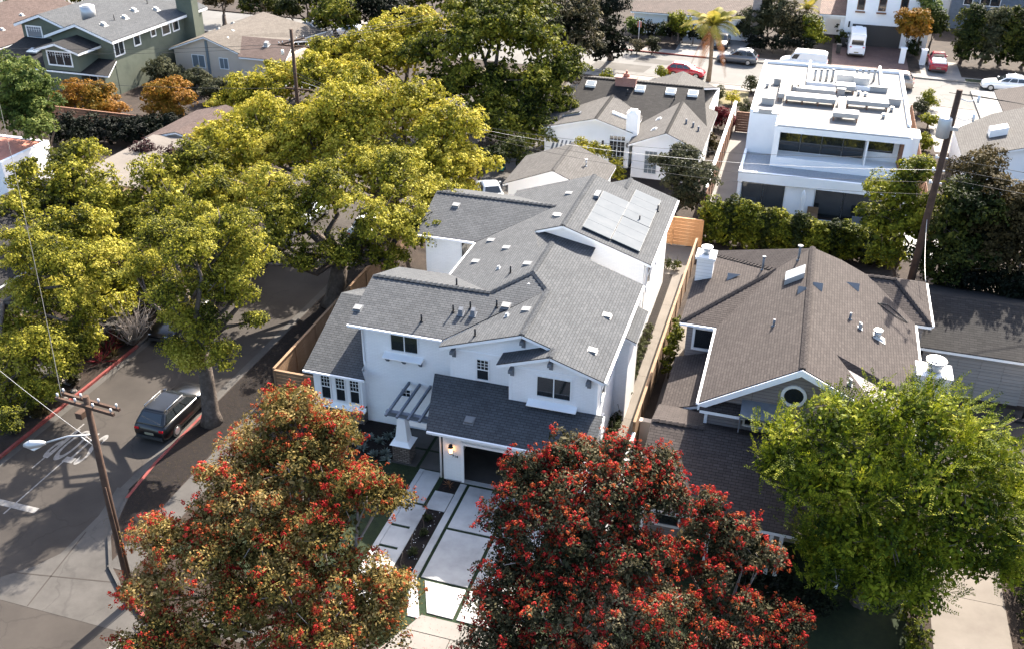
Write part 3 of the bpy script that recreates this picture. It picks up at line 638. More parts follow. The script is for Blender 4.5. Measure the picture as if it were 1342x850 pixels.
wall(wh, lambda b: b.gable_x(-19.25, -14.302, 38.2, 44.1, 0, 5.8, 6.85, 41.1), WB)
wall(wh, lambda b: b.gable_y(-16.4, -6.95, 42.003, 46.1, 0, 5.8, 7.4, RX, 5.83), WB)
wall(wh, lambda b: b.box(-16.38, -12.8, 46.103, 49.397, 0, 5.75), WB)
wall(wh, lambda b: b.gable_y(-16.4, -6.95, 49.4, 57.0, 0, 5.8, 7.4, RX, 5.83), WB)
wall(wh, lambda b: b.gable_y(-11.6, -6.953, 57.003, 58.7, 0, 5.9, 6.75, -9.65, 5.83), WB)
wall(wh, lambda b: b.gable_x(-20.1, -16.403, 49.2, 56.0, 0, 5.78, 7.0, 52.55), WB)
wall(wh, lambda b: b.box(-22.0, -19.253, 37.75, 46.0, 0.95, 3.05), 'white_paint')
wall(wh, lambda b: b.box(-21.95, -19.254, 37.7, 46.0, 0.0, 0.85), 'stone_veneer', 'stone_base')
wall(wh, lambda b: b.hexa([(-22.05, 37.52, .85), (-19.1, 37.52, .85), (-19.1, 37.75, .85), (-22.05, 37.75, .85)], [(-22.05, 37.56, .93), (-19.1, 37.56, .93), (-19.1, 37.75, 1.05), (-22.05, 37.75, 1.05)]), 'white_paint', 'sill')
wall(wh, lambda b: b.box(-6.947, -6.35, 42.2, 45.05, 0, 5.0), WB)
# garage box with an open door
wall(wh, lambda b: b.box(-13.74, -12.8, 34.8, 35.05, 0, 2.92), WB); wall(wh, lambda b: b.box(-7.9, -6.95, 34.8, 35.05, 0, 2.92), WB)
wall(wh, lambda b: b.box(-12.797, -7.903, 34.8, 35.05, 2.28, 2.92), WB)
wall(wh, lambda b: b.box(-13.74, -13.55, 35.053, 41.2, 0, 2.9), WB); wall(wh, lambda b: b.box(-7.14, -6.953, 35.053, 41.2, 0, 2.9), WB)
wall(wh, lambda b: b.box(-14.25, -7.0, 41.203, 41.998, 0, 2.9), WB)
wall(wh, lambda b: b.box(-14.297, -13.743, 36.4, 41.2, 0, 2.9), WB)
wall(wh, lambda b: (b.box(-12.8, -12.68, 34.72, 34.797, 0.05, 2.28), b.box(-8.02, -7.9, 34.72, 34.797, 0.05, 2.28), b.box(-12.8, -7.9, 34.72, 34.797, 2.283, 2.42)), 'white_paint', 'door_trim')
wall(wh, lambda b: b.box(-13.5, -7.2, 35.06, 41.1, 0.0, .03), 'worn_concrete', 'garage_floor')
for x, y, w_, h_ in ((-11.2, 39.6, .9, 1.2), (-9.9, 40.1, .7, 1.7), (-12.7, 39.0, .5, .9)):
    wall(wh, lambda b: (b.box(x, x + w_, y, y + .6, .03, h_), b.box(x + .1, x + w_ - .1, y + .1, y + .5, h_ + .003, h_ + .25)), 'plastic_black', 'storage_box')
# trim boards at corners, frieze boards
for x, y, z0, z1 in ((-19.25, 38.2, 0, 5.8), (-14.3, 37.6, 3.6, 5.8), (-11.1, 36.9, 3.4, 5.8), (-6.95, 36.9, 3.4, 5.8)):
    wall(wh, lambda b: b.box(x - .015, x + .11, y - .022, y + .09, z0, z1), 'white_paint', 'corner_board')
wall(wh, lambda b: b.box(-14.2, -11.2, 37.575, 37.6, 5.62, 5.70), 'white_paint', 'frieze_board'); wall(wh, lambda b: b.box(-11.0, -7.0, 36.875, 36.9, 5.66, 5.74), 'white_paint', 'frieze_board')
# windows
window(wh, 'f', -17.66, -16.26, 4.65, 5.62, 38.2, 2, 1)
window(wh, 'f', -17.23, -16.77, 1.95, 2.37, 38.2, 1, 1, grid=(2, 2, 1.95, 2.37))
for x in (-21.55, -20.72, -19.92):
    window(wh, 'f', x, x + .48, 1.28, 2.72, 37.75, 1, 2, grid=(3, 3, 2.02, 2.70))
window(wh, 'f', -12.93, -12.37, 4.22, 5.32, 37.6, 1, 2, grid=(3, 3, 4.80, 5.30))
window(wh, 'f', -9.72, -8.13, 4.35, 5.42, 36.9, 2, 1, grid=(8, 8, 4.35, 5.42) if False else None)
window(wh, 'f', -17.8, -17.0, 4.3, 5.6, 49.2, 1, 1)
window(wh, 'r', 38.4, 39.2, 3.6, 4.8, -6.95, 1, 2); window(wh, 'r', 39.9, 40.7, 3.6, 4.8, -6.95, 1, 2); window(wh, 'r', 50.8, 51.9, 3.4, 5.0, -6.95, 1, 2)
window(wh, 'r', 54.2, 55.4, 3.6, 5.0, -6.95, 2, 1); window(wh, 'r', 38.5, 39.3, 1.0, 2.2, -6.95, 1, 2)
def shelf(x0, x1, y, z):
    b = MB(); b.hexa([(x0, y - .42, z), (x1, y - .42, z), (x1, y, z), (x0, y, z)], [(x0, y - .42, z + .05), (x1, y - .42, z + .05), (x1, y, z + .14), (x0, y, z + .14)]); b.build('window_shelf', 'white_paint', wh)
    for k in range(3):
        x = x0 + .16 + (x1 - x0 - .32) * k / 2; c = MB()
        c.hexa([(x - .07, y - .10, z - .34), (x + .07, y - .10, z - .34), (x + .07, y, z - .34), (x - .07, y, z - .34)], [(x - .07, y - .36, z - .003), (x + .07, y - .36, z - .003), (x + .07, y, z - .003), (x - .07, y, z - .003)]); c.build('bracket', 'slate_trim', wh)
shelf(-18.05, -15.95, 38.2, 4.30); shelf(-10.15, -7.75, 36.9, 3.92)
def outlook(x, y, z):
    c = MB(); c.box(x - .09, x + .09, y - .45, y, z - .16, z); c.box(x - .09, x + .09, y - .07, y - .003, z - .5, z - .163); c.build('bracket', 'dark_trim', wh)
for x, y, z in ((-10.62, 37.6, 6.9), (-14.1, 37.6, 5.75), (-9.08, 36.9, 6.4), (-10.95, 36.9, 5.72), (-7.25, 36.9, 5.75)): outlook(x, y, z)
# gutters and downpipes
gutter_x(wh, 37.8, -19.8, -14.8, 5.95, -1); gutter_x(wh, 34.5, -14.4, -6.5, 2.93, -1); gutter_x(wh, 48.83, -20.6, -16.9, 5.95, -1); gutter_x(wh, 37.35, -22.3, -18.9, 3.1, -1)
gutter_y(wh, -6.5, 36.55, 46.45, 5.91, 1); gutter_y(wh, -6.5, 49.05, 58.9, 5.91, 1); gutter_y(wh, -16.77, 44.5, 48.8, 5.93, -1)
for p in ([(-19.1, 37.7, 5.85), (-19.2, 38.12, 5.6), (-19.2, 38.12, 3.75), (-19.1, 37.95, 3.6)], [(-14.1, 34.45, 2.8), (-13.85, 34.74, 2.6), (-13.85, 34.74, .1)], [(-6.4, 46.3, 5.8), (-6.88, 46.2, 5.5), (-6.88, 46.15, .1)], [(-6.4, 49.3, 5.8), (-6.88, 49.5, 5.5), (-6.88, 49.5, .1)]):
    b = MB(); b.tube(p, .045, 6); b.build('downpipe', 'white_paint', wh)
# wall lantern and house number
ln = MB(); ln.cyl((-13.28, 34.62), .10, 2.16, 2.24, 8); ln.cyl((-13.28, 34.62), .13, 2.10, 2.16, 8, r1=.10); ln.cyl((-13.28, 34.62), .06, 1.72, 1.80, 8, r1=.09); ln.box(-13.31, -13.25, 34.62, 34.80, 1.78, 1.82); lo = ln.build('wall_lantern', 'black_metal', wh)
g = MB(); g.cyl((-13.28, 34.62), .085, 1.80, 2.10, 8); g.build('lamp_glass', 'lamp_glow', lo)
cu = bpy.data.curves.new('num', 'FONT'); cu.body = '714'; cu.size = .2; cu.extrude = .012
to = bpy.data.objects.new('tmp', cu); COL.objects.link(to); bpy.context.view_layer.update()
nm = bpy.data.meshes.new_from_object(to.evaluated_get(bpy.context.evaluated_depsgraph_get())); bpy.data.objects.remove(to)
nm.materials.clear(); nm.materials.append(MATS['black_metal'])
no = bpy.data.objects.new('house_number', nm); COL.objects.link(no); no.parent = wh; no.location = np.array([-13.28, 34.785, 1.42]) - ROOTLOC[wh.name]; no.rotation_euler = (math.pi / 2, 0, 0)
# porch: tapered column on stone pier, beam, rafters
b = MB(); b.box(-16.62, -15.72, 35.3, 36.1, 0, 1.05); b.build('stone_pier', 'stone_veneer', wh)
b = MB(); b.hexa([(-16.72, 35.2, 1.05), (-15.62, 35.2, 1.05), (-15.62, 36.2, 1.05), (-16.72, 36.2, 1.05)], [(-16.55, 35.38, 1.22), (-15.79, 35.38, 1.22), (-15.79, 36.02, 1.22), (-16.55, 36.02, 1.22)])
b.hexa([(-16.5, 35.42, 1.223), (-15.84, 35.42, 1.223), (-15.84, 35.98, 1.223), (-16.5, 35.98, 1.223)], [(-16.36, 35.52, 2.5), (-15.98, 35.52, 2.5), (-15.98, 35.88, 2.5), (-16.36, 35.88, 2.5)]); b.build('tapered_column', 'white_paint', wh)
b = MB(); b.box(-17.0, -14.35, 35.6, 35.82, 2.5, 2.74); b.build('pergola_beam', 'slate_trim', wh)
for k in range(5):
    x = -16.85 + k * .58; b = MB(); b.hexa([(x, 35.2, 2.743), (x + .1, 35.2, 2.743), (x + .1, 38.19, 2.743), (x, 38.19, 2.743)], [(x, 35.1, 2.9), (x + .1, 35.1, 2.9), (x + .1, 38.19, 2.9), (x, 38.19, 2.9)]); b.build('pergola_rafter', 'slate_trim', wh)
b = MB(); b.box(-15.2, -14.31, 38.14, 38.197, .05, 2.3); b.build('front_door', 'white_paint', wh)
b = MB(); b.box(-15.75, -13.76, 35.55, 35.8, 2.2, 2.48); b.build('porch_header', 'white_paint', wh)
# meter cabinet on the right wall
b = MB(); b.box(-6.945, -6.70, 37.7, 38.1, 1.7, 2.5); b.box(-6.945, -6.72, 38.2, 38.6, 1.8, 2.6); b.build('meter_box', 'white_paint', wh)
b = MB(); b.box(-6.945, -6.62, 37.35, 37.95, .2, 1.55); b.build('cabinet', 'fence_wood', wh)
# vents and pipes (positions read off the photograph, on their roof slopes)
def slope_at(px, py, f, z0=6.5):
    z = z0
    for _ in range(12): p = at(px, py, z); z = f(p[0], p[1])
    return p[0], p[1]
c3 = lambda x, y: (540 + x * .149, 230 + y * .149)
for q, f in ((c3(690, 575), LP), (c3(825, 640), LP), (c3(555, 760), LP), (c3(1010, 780), LP), (c3(1280, 357), LP), ((728.7, 282), LP), ((745, 254), LP), ((737, 282), LP)):
    if q != (737, 282): ohagin(wh, *slope_at(*q, f), f)
for q, f in (((469, 404), FP), ((663, 401), FP), ((659, 399), FP), ((597.5, 269), RF)): 
    if q != (659, 399): ohagin(wh, *slope_at(*q, f), f)
for q, f in (((689, 406), BL), ((796, 414), RP), ((777, 459.5), RP)): ohagin(wh, *slope_at(*q, f), f)
for q, f in (((552.5, 421), FP), ((594, 408.5), FP), ((616.5, 404), FP), ((651, 402), FP), ((598.5, 374), LB), ((622.6, 440), BL), ((669, 358), LP), ((838, 291), RP), ((862, 277), RP)): pipe(wh, *slope_at(*q, f), f, .42)
for q, f in (((653, 352), LP), ((664, 414), BL)): box_vent(wh, *slope_at(*q, f), f, w=.22, l=.3, h=.16)
for q, f in (((604, 411), FP), ((620, 412), FP)): box_vent(wh, *slope_at(*q, f), f, 'dark_trim', .35, .35, .3)
GR2 = GR
ohagin(wh, *slope_at(615, 551, GR2, 3), GR2)
b = MB(); p = slope_at(783, 257, RP); b.box(p[0] - .15, p[0] + .15, p[1] - .5, p[1] + .4, RP(*p) + .02, RP(*p) + .22); b.build('junction_box', 'dark_trim', wh)
# solar panels standing off the slope
def solar(x0, x1, y0, y1, n, gap=.008):
    st = (y1 - y0) / n
    for k in range(n):
        a, c = y0 + k * st, y0 + (k + 1) * st - gap; b = MB(); r = [(x0, a), (x1, a), (x1, c), (x0, c)]
        b.hexa([(*p, RP(*p) + .12) for p in r], [(*p, RP(*p) + .155) for p in r]); o = b.build('solar_panel', 'vent_grey', wh)
        g = MB(); q = [(x0 + .01, a + .006), (x1 - .01, a + .006), (x1 - .01, c - .006), (x0 + .01, c - .006)]; g.hexa([(*p, RP(*p) + .15) for p in q], [(*p, RP(*p) + .162) for p in q]); g.build('panel_face', 'panel_glass', o)
    b = MB()
    for y in np.arange(y0 + .2, y1, (y1 - y0 - .4) / 3): b.hexa([(x0, y, RP(x0)), (x1, y, RP(x1)), (x1, y + .04, RP(x1)), (x0, y + .04, RP(x0))], [(x0, y, RP(x0) + .12), (x1, y, RP(x1) + .12), (x1, y + .04, RP(x1) + .12), (x0, y + .04, RP(x0) + .12)])
    b.build('mounting_rail', 'dark_trim', wh)
solar(-10.66, -9.02, 49.6, 55.2, 5); solar(-8.98, -7.33, 49.66, 53.0, 3); solar(-9.0, -7.36, 53.06, 57.4, 4)
# ------------------------------------------------------------------ taupe house with brown roof, right of the white house
nb = thing('taupe_house', 'taupe sided house with brown shingle roof and round gable window, right of the white house', 'house', (2.5, 44, 0))
NS, NR_S = .622, .464
NL = lambda x, y=0: 5.2 + (x + 2.28) * NS
NR = lambda x, y=0: 7.8 - (x - 1.9) * NR_S
RBn = 'roof_brown'
E1 = slope_at(890 + 605 * .3411, 280 + 540 * .3411, NR); E2 = slope_at(890 + 922 * .3411, 280 + 583 * .3411, NR)
E2 = (7.5, E1[1] + .1)
roof(nb, P3(NL, [(-2.28, 37.3), (1.9, 37.3), (1.9, 50.0), (0.13, 48.9), (-2.28, 44.4)]), RBn)
roof(nb, P3(NR, [(1.9, 37.3), (E1[0] + 1.6, 37.3), (E1[0] + 1.6, E1[1] - 2.2), E1, E2, (7.5, 47.9), (5.0, 50.5), (3.5, 50.5), (1.9, 50.0)]), RBn)
roof(nb, [(E1[0] + 1.0, E1[1] - 1.7, NR(E1[0] + 1.0) - 1.75), (7.5, E1[1] - 1.7, NR(7.5) - 1.75), (7.5, E2[1], NR(7.5) - .002), (E1[0], E1[1], NR(E1[0]) - .002)], RBn)
roof(nb, [(-4.15, 44.4, 5.2), (-2.28, 44.4, 5.2), (.13, 48.9, 6.7)], RBn)
roof(nb, [(-4.15, 44.4, 5.2), (.13, 48.9, 6.7), (-4.15, 53.3, 5.2)], RBn)
roof(nb, [(-4.15, 53.3, 5.2), (.13, 48.9, 6.7), (1.9, 50, 7.75), (3.2, 53.3, 5.2)], RBn)
roof(nb, [(7.5, 47.9, 5.2), (8.35, 47.9, 5.2), (6.4, 50.5, 6.36), (5.0, 50.5, 6.36)], RBn)
roof(nb, [(8.35, 47.9, 5.2), (8.35, 53.1, 5.2), (6.4, 50.5, 6.36)], RBn)
roof(nb, [(8.35, 53.1, 5.2), (3.0, 53.1, 5.2), (3.2, 50.5, 6.36), (6.4, 50.5, 6.36)], RBn)
for a, c in (((1.9, 37.35, 7.8), (1.9, 49.95, 7.8)), ((-4.1, 44.45, 5.22), (.13, 48.9, 6.7)), ((8.3, 47.95, 5.22), (6.4, 50.5, 6.36)), ((-4.1, 53.2, 5.2), (.13, 48.9, 6.7)), ((5.0, 50.5, 6.36), (6.4, 50.5, 6.36))):
    ridge(nb, a, c, RBn)
# lower roofs
roof(nb, [(-4.25, 32.6, 2.62), (7.9, 32.6, 2.62), (7.9, 36.8, 4.2), (-4.25, 36.8, 4.2)], RBn)
roof(nb, [(-4.25, 36.8, 4.2), (7.9, 36.8, 4.2), (7.9, 37.62, 3.95), (-1.97, 37.62, 3.95), (-1.97, 39.3, 3.4), (-4.25, 39.3, 3.4)], RBn)
roof(nb, [(-4.2, 39.32, 3.1), (-1.96, 39.32, 3.85), (-1.96, 44.38, 3.85), (-4.2, 44.38, 3.1)], RBn)
ridge(nb, (-4.2, 36.8, 4.2), (-1.9, 36.8, 4.2), RBn)
ST = 'siding_taupe'
wall(nb, lambda b: b.gable_y(-1.95, 7.15, 37.65, 50.0, 0, 5.2, 7.55, 1.9, 5.1), ST)
wall(nb, lambda b: b.box(-3.8, -1.953, 44.75, 53.0, 0, 5.1), ST)
wall(nb, lambda b: b.box(7.153, 8.0, 48.2, 52.8, 0, 5.1), ST)
wall(nb, lambda b: b.box(-3.9, -1.953, 33.6, 44.2, 0, 2.6), ST)
wall(nb, lambda b: b.box(-1.95, 7.15, 35.2, 37.647, 0, 2.6), ST)
for x in (-3.9, -1.0, 1.6, 2.0, 4.5, 7.4):
    wall(nb, lambda b: b.box(x, x + .16, 32.85, 33.0, 0, 2.5), 'white_paint', 'porch_post')
wall(nb, lambda b: b.box(-4.0, 7.6, 32.8, 33.05, 2.503, 2.6), 'white_paint', 'porch_beam')
for p in ([(-2.3, 37.25, NL(-2.3) - .06), (1.9, 37.25, 7.74), (6.0, 37.25, NR(6.0) - .06)],):
    b = MB()
    for a, c in zip(p[:-1], p[1:]):
        b.hexa([(a[0], a[1] - .03, a[2] - .30), (c[0], c[1] - .03, c[2] - .30), (c[0], c[1] + .03, c[2] - .30), (a[0], a[1] + .03, a[2] - .30)], [(a[0], a[1] - .03, a[2] + .02), (c[0], c[1] - .03, c[2] + .02), (c[0], c[1] + .03, c[2] + .02), (a[0], a[1] + .03, a[2] + .02)])
    b.build('barge_board', 'white_paint', nb)
wall(nb, lambda b: b.box(-1.97, -1.83, 37.58, 37.648, 3.6, 5.1), 'white_paint', 'corner_board')
# gable return with its little roof
roof(nb, [(-2.2, 37.1, 5.0), (-.2, 37.1, 5.0), (-.2, 37.64, 5.25), (-2.2, 37.64, 5.25)], RBn, trim='white_paint')
b = MB()
for k in range(20):
    a0, a1 = 2 * math.pi * k / 20, 2 * math.pi * (k + 1) / 20
    for r0, r1, y0, y1 in ((.42, .56, 37.58, 37.648),):
        pts = [(1.75 + r * math.cos(a), y, 6.15 + r * math.sin(a)) for y in (y0,) for r, a in ((r0, a0), (r1, a0), (r1, a1), (r0, a1))]
        back = [(p[0], y1, p[2]) for p in pts]; b.hexa(back[::-1], pts[::-1])
rw = b.build('round_window', 'frame_white', nb)
g = MB(); g.hexa([(1.75 + .42 * math.cos(-2 * math.pi * k / 20), 37.647, 6.15 + .42 * math.sin(-2 * math.pi * k / 20)) for k in range(20)], [(1.75 + .42 * math.cos(-2 * math.pi * k / 20), 37.625, 6.15 + .42 * math.sin(-2 * math.pi * k / 20)) for k in range(20)]); g.build('pane', 'window_glass', rw)
window(nb, 'f', -.15, 1.5, 4.25, 5.35, 37.65, 2, 1, t=.1)
b = MB(); b.hexa([(-.4, 36.75, 5.1), (1.75, 36.75, 5.1), (1.75, 37.647, 5.4), (-.4, 37.647, 5.4)], [(-.4, 36.75, 5.2), (1.75, 36.75, 5.2), (1.75, 37.647, 5.55), (-.4, 37.647, 5.55)]); b.box(-.4, -.34, 36.8, 37.64, 4.3, 5.08); b.box(1.69, 1.75, 36.8, 37.64, 4.3, 5.08); b.build('awning', 'dark_trim', nb)
window(nb, 'f', -3.35, -2.2, 3.65, 4.75, 44.75, 1, 1, t=.13)
window(nb, 'f', -3.3, -2.3, 1.0, 2.1, 33.6, 1, 2, t=.1)
gutter_y(nb, -2.28, 37.3, 44.3, 5.18, -1); gutter_y(nb, 7.5, 39, 47.8, 5.18, 1); gutter_x(nb, 44.4, -4.15, -2.3, 5.18, -1); gutter_y(nb, 8.35, 48, 53, 5.18, 1)
# chimneys
p = at(917, 350, 6.6)
b = MB(); b.box(-4.05, -3.15, 49.2, 50.2, 0, 6.6); b.box(-4.15, -3.05, 49.1, 50.3, 6.6, 6.75); b.build('chimney', 'siding_white', nb)
b = MB(); b.cyl((-3.6, 49.7), .2, 6.75, 7.1, 12); b.cyl((-3.6, 49.7), .32, 7.1, 7.18, 14); b.build('chimney_cap', 'galvanised', nb)
p = at(1224, 486, 6.0)
b = MB(); b.box(p[0] - .75, p[0] + .75, p[1] - .6, p[1] + .6, 0, 6.0); b.box(p[0] - .8, p[0] + .8, p[1] - .65, p[1] + .65, 6.0, 6.06); b.build('chimney', 'siding_white', nb)
b = MB(); b.cyl((p[0], p[1]), .34, 6.06, 6.5, 16); b.cyl((p[0], p[1]), .46, 6.5, 6.62, 18); b.cyl((p[0], p[1]), .36, 6.62, 6.68, 18); b.build('chimney_cap', 'galvanised', nb)
# triangular dormer vents, skylight, pipes
def tri_vent(px, py, f, sx):
    x, y = slope_at(px, py, f); z = f(x, y); b = MB()
    w, h, l = .32, .32, .8
    lo = (x + sx * .05, z)
    zt = f(x, y) + h; xb = x - sx * h / (NS if f is NL else NR_S)
    b.face([(x, y - w, f(x, y)), (x, y + w, f(x, y)), (x, y, zt)][::sx or 1]); b.face([(x, y - w, f(x, y)), (x, y, zt), (xb, y, zt)]); b.face([(x, y + w, f(x, y)), (xb, y, zt), (x, y, zt)])
    b.face([(x, y - w, f(x, y)), (xb, y, zt), (x, y + w, f(x, y))]); b.build('dormer_vent', 'vent_grey', nb)
LW = lambda x, y: 5.2 + (x + 4.15) * .35
z6 = lambda x, y: (890 + x * .3411, 280 + y * .3411)
RW = lambda x, y: 5.2 + (8.35 - x) * .594
for q, f, sx in ((z6(185, 248), LW, -1), (z6(455, 300), NL, -1), (z6(550, 290), NR, 1), (z6(690, 290), NR, 1)): tri_vent(*q, f, sx)
x, y = slope_at(*z6(443, 245), NL); skylight(nb, x, y, .9, 1.0, NL, 'galvanised', 'pale_glass', .3)
for q, f, h, c in ((z6(320, 215), LW, .75, .1), (z6(458, 178), NL, .8, .14), (z6(363, 430), NL, .35, None), (z6(656, 405), NR, .35, None)): pipe(nb, *slope_at(*q, f), f, h, .06, 'dark_trim', c)
for q in (z6(695, 440), z6(655, 655)): box_vent(nb, *slope_at(*q, NR), NR, w=.25, l=.25, h=.3)
x, y = slope_at(*z6(768, 478), NR); box_vent(nb, x, y, NR, w=.6, l=.6, h=.12); b = MB(); b.cyl((x - .1, y), .17, NR(x) + .05, NR(x) + .4, 12); b.cyl((x - .1, y), .22, NR(x) + .4, NR(x) + .46, 12); b.build('turbine_vent', 'galvanised', nb)
pts = [slope_at(*z6(*q), NR) for q in ((762, 345), (800, 352), (835, 380), (868, 412), (878, 420), (865, 415), (830, 395), (795, 370), (765, 345))]
b = MB(); b.tube([(q[0], q[1], NR(q[0]) + .04) for q in pts], .025, 5); b.build('cable', 'wire_black', nb)
# detached garage behind, with its panelled door
dg = thing('garage', 'long shaded garage with pale panelled wall and dark roof, by the basketball hoop', 'garage', (11.5, 53, 0))
roof(dg, [(8.2, 49.6, 3.0), (15.2, 49.6, 3.0), (15.2, 53.6, 4.3), (8.2, 53.6, 4.3)], 'roof_dark'); roof(dg, [(8.2, 53.6, 4.3), (15.2, 53.6, 4.3), (15.2, 57.6, 3.0), (8.2, 57.6, 3.0)], 'roof_dark')  # extra dark shingle colour stands in for tree shade on this roof
wall(dg, lambda b: b.gable_x(8.6, 14.8, 50.1, 57.2, 0, 2.95, 4.1, 53.6), ST)
dd = MB(); dd.box(9.2, 13.9, 50.03, 50.097, 0, 2.55); do = dd.build('garage_door', 'siding_grey', dg)
for i in range(4):
    for j in range(4):
        b = MB(); b.box(9.3 + i * 1.15, 10.33 + i * 1.15, 50.0, 50.028, .1 + j * .62, .62 + j * .62); b.build('door_panel', 'siding_grey', do)
bh = thing('basketball_hoop', 'basketball hoop with orange rim on a dark pole by the garage', 'basketball hoop', (14.0, 48.2, 0))
b = MB(); b.box(13.6, 14.4, 48.3, 48.9, 0, .15); b.tube([(14, 48.7, .1), (14, 48.55, 2.6), (14, 48.0, 3.1)], .06, 8); b.build('pole', 'black_metal', bh)
b = MB(); b.box(13.4, 14.6, 47.92, 47.97, 2.7, 3.5); b.build('backboard', 'plastic_white', bh)
b = MB(); b.tube([(14 + .23 * math.cos(a), 47.66 + .23 * math.sin(a), 2.85) for a in np.linspace(0, 2 * math.pi, 17)], .015, 5); b.box(13.97, 14.03, 47.86, 47.95, 2.8, 2.88); b.build('rim', 'terracotta', bh)

# ------------------------------------------------------------------ flat roofed modern house
mh = thing('modern_house', 'white flat roofed modern house with ducts on the roof and dark glazing', 'house', (2.5, 84, 0))
WS = 'white_stucco'
wall(mh, lambda b: b.box(-3.57, 9.2, 73.5, 94.0, 0, 2.8), WS)
wall(mh, lambda b: (b.box(-3.62, 9.25, 72.85, 73.1, 2.4, 3.22), b.box(-3.62, -3.42, 73.103, 78.2, 2.803, 3.22), b.box(9.05, 9.25, 73.103, 94, 2.803, 3.22), b.box(-3.57, -3.3, 72.9, 73.5, 0, 2.4), b.box(.05, 2.2, 73.2, 73.497, 0, 2.4)), WS, 'parapet')
wall(mh, lambda b: b.box(-3.415, 9.045, 73.105, 78.2, 2.802, 2.95), 'deck_gravel', 'deck')
wall(mh, lambda b: b.box(-3.6, 8.55, 78.2, 94.0, 2.81, 6.2), WS)
wall(mh, lambda b: (b.box(-1.45, 8.57, 77.0, 78.197, 2.96, 6.2), b.box(-1.45, 8.57, 75.4, 76.997, 2.96, 3.75), b.box(-1.45, 8.57, 75.4, 76.997, 5.75, 6.2), b.box(-1.45, -1.0, 75.4, 76.997, 3.753, 5.747), b.box(8.1, 8.57, 75.4, 76.997, 3.753, 5.747)), WS)
wall(mh, lambda b: b.box(-3.35, 8.3, 78.2, 93.8, 6.2, 6.26), 'roof_membrane', 'roof'); wall(mh, lambda b: b.box(-1.3, 8.45, 75.5, 78.197, 6.2, 6.262), 'roof_membrane', 'roof')
wall(mh, lambda b: (b.box(-3.6, -3.35, 78.2, 94.0, 6.2, 6.5), b.box(8.3, 8.55, 78.2, 94.0, 6.2, 6.5), b.box(-3.347, 8.297, 93.75, 94.0, 6.2, 6.5), b.box(-3.6, -1.47, 78.15, 78.3, 6.262, 6.36), b.box(-1.45, 8.57, 75.4, 75.6, 6.262, 6.36)), WS, 'parapet')
# glazing of the upper floor and ground floor
def glaze(x0, x1, z0, z1, y, n, glass='window_glass'):
    for k in range(n):
        a = x0 + (x1 - x0) * k / n; c = x0 + (x1 - x0) * (k + 1) / n; window(mh, 'f', a + .06, c - .06, z0, z1, y, 1, 1, 'black_metal', glass, t=.05, out=.04)
glaze(-1.0, 5.4, 3.85, 5.7, 77.0, 4)
b = MB(); b.box(5.42, 5.55, 75.5, 76.995, 3.753, 5.747); b.build('fin', WS, mh)
glaze(5.6, 7.5, 4.5, 5.7, 77.0, 1, 'window_glass')
b = MB(); b.box(7.9, 8.098, 75.6, 76.99, 3.76, 5.74); b.build('screen', 'fence_brown', mh)
glaze(-3.25, 0.0, 0.06, 2.35, 73.5, 2); glaze(2.3, 8.6, .06, 2.35, 73.5, 3)
# roof plant: ducts on stands, vent pipes, condensers
RZm = 6.26
def duct(name, x0, x1, y0, y1, h0=.32, h1=.68):
    b = MB(); b.box(x0, x1, y0, y1, RZm + h0, RZm + h1); o = b.build(name, 'duct_white', mh, bevel=.03)
    s = MB(); L = max(x1 - x0, y1 - y0); n = max(2, int(L / 1.3) + 1)
    for k in range(n):
        if x1 - x0 > y1 - y0: x = x0 + .1 + (x1 - x0 - .2) * k / (n - 1); s.box(x - .05, x + .05, y0, y0 + .06, RZm, RZm + h0); s.box(x - .05, x + .05, y1 - .06, y1, RZm, RZm + h0)
        else: y = y0 + .1 + (y1 - y0 - .2) * k / (n - 1); s.box(x0, x0 + .06, y - .05, y + .05, RZm, RZm + h0); s.box(x1 - .06, x1, y - .05, y + .05, RZm, RZm + h0)
    s.build('duct_stand', 'fence_brown', mh)
m2 = lambda x, y: tuple(at(960 + x * .1937, 60 + y * .1937, RZm + .6)[:2])
def duct_px(name, a, c, wd=.0):
    (x0, y0), (x1, y1) = m2(*a), m2(*c); duct(name, min(x0, x1), max(x0, x1), min(y0, y1) + .25 * abs(y1 - y0) * (abs(y1 - y0) < 2.5), max(y0, y1) - .1 * abs(y1 - y0))
duct_px('duct', (310, 330), (390, 145)); duct_px('duct', (360, 355), (700, 340)); duct_px('duct', (715, 425), (765, 345)); duct_px('duct', (775, 385), (1055, 370)); duct_px('duct', (680, 470), (855, 440))
duct_px('duct', (410, 285), (465, 205)); duct_px('duct', (430, 300), (700, 290)); duct_px('duct', (700, 285), (830, 255))
for x in (560, 600, 640, 680, 838, 880, 920, 962):
    q = m2(x, 195); b = MB(); b.cyl(q, .11, RZm, RZm + .95, 10); b.cyl(q, .13, RZm + .95, RZm + 1.05, 10, 1); b.build('vent_pipe', ['duct_white', 'dark_trim'], mh)
for a, w_, l_, h_, mt in (((768, 215), 1.5, 1.2, .95, 'galvanised'), ((872, 230), 1.3, 1.3, .9, 'galvanised')):
    q = m2(*a); b = MB(); b.box(q[0] - w_ / 2, q[0] + w_ / 2, q[1] - l_ / 2, q[1] + l_ / 2, RZm + .1, RZm + h_); b.box(q[0] - w_ / 2 + .1, q[0] + w_ / 2 - .1, q[1] - l_ / 2 + .1, q[1] + l_ / 2 - .1, RZm, RZm + .1); o = b.build('condenser', mt, mh)
    for s in (-1, 1):
        f = MB(); f.cyl((q[0] + s * w_ * .22, q[1]), w_ * .18, RZm + h_, RZm + h_ + .03, 14); f.build('fan_grille', 'dark_trim', o)
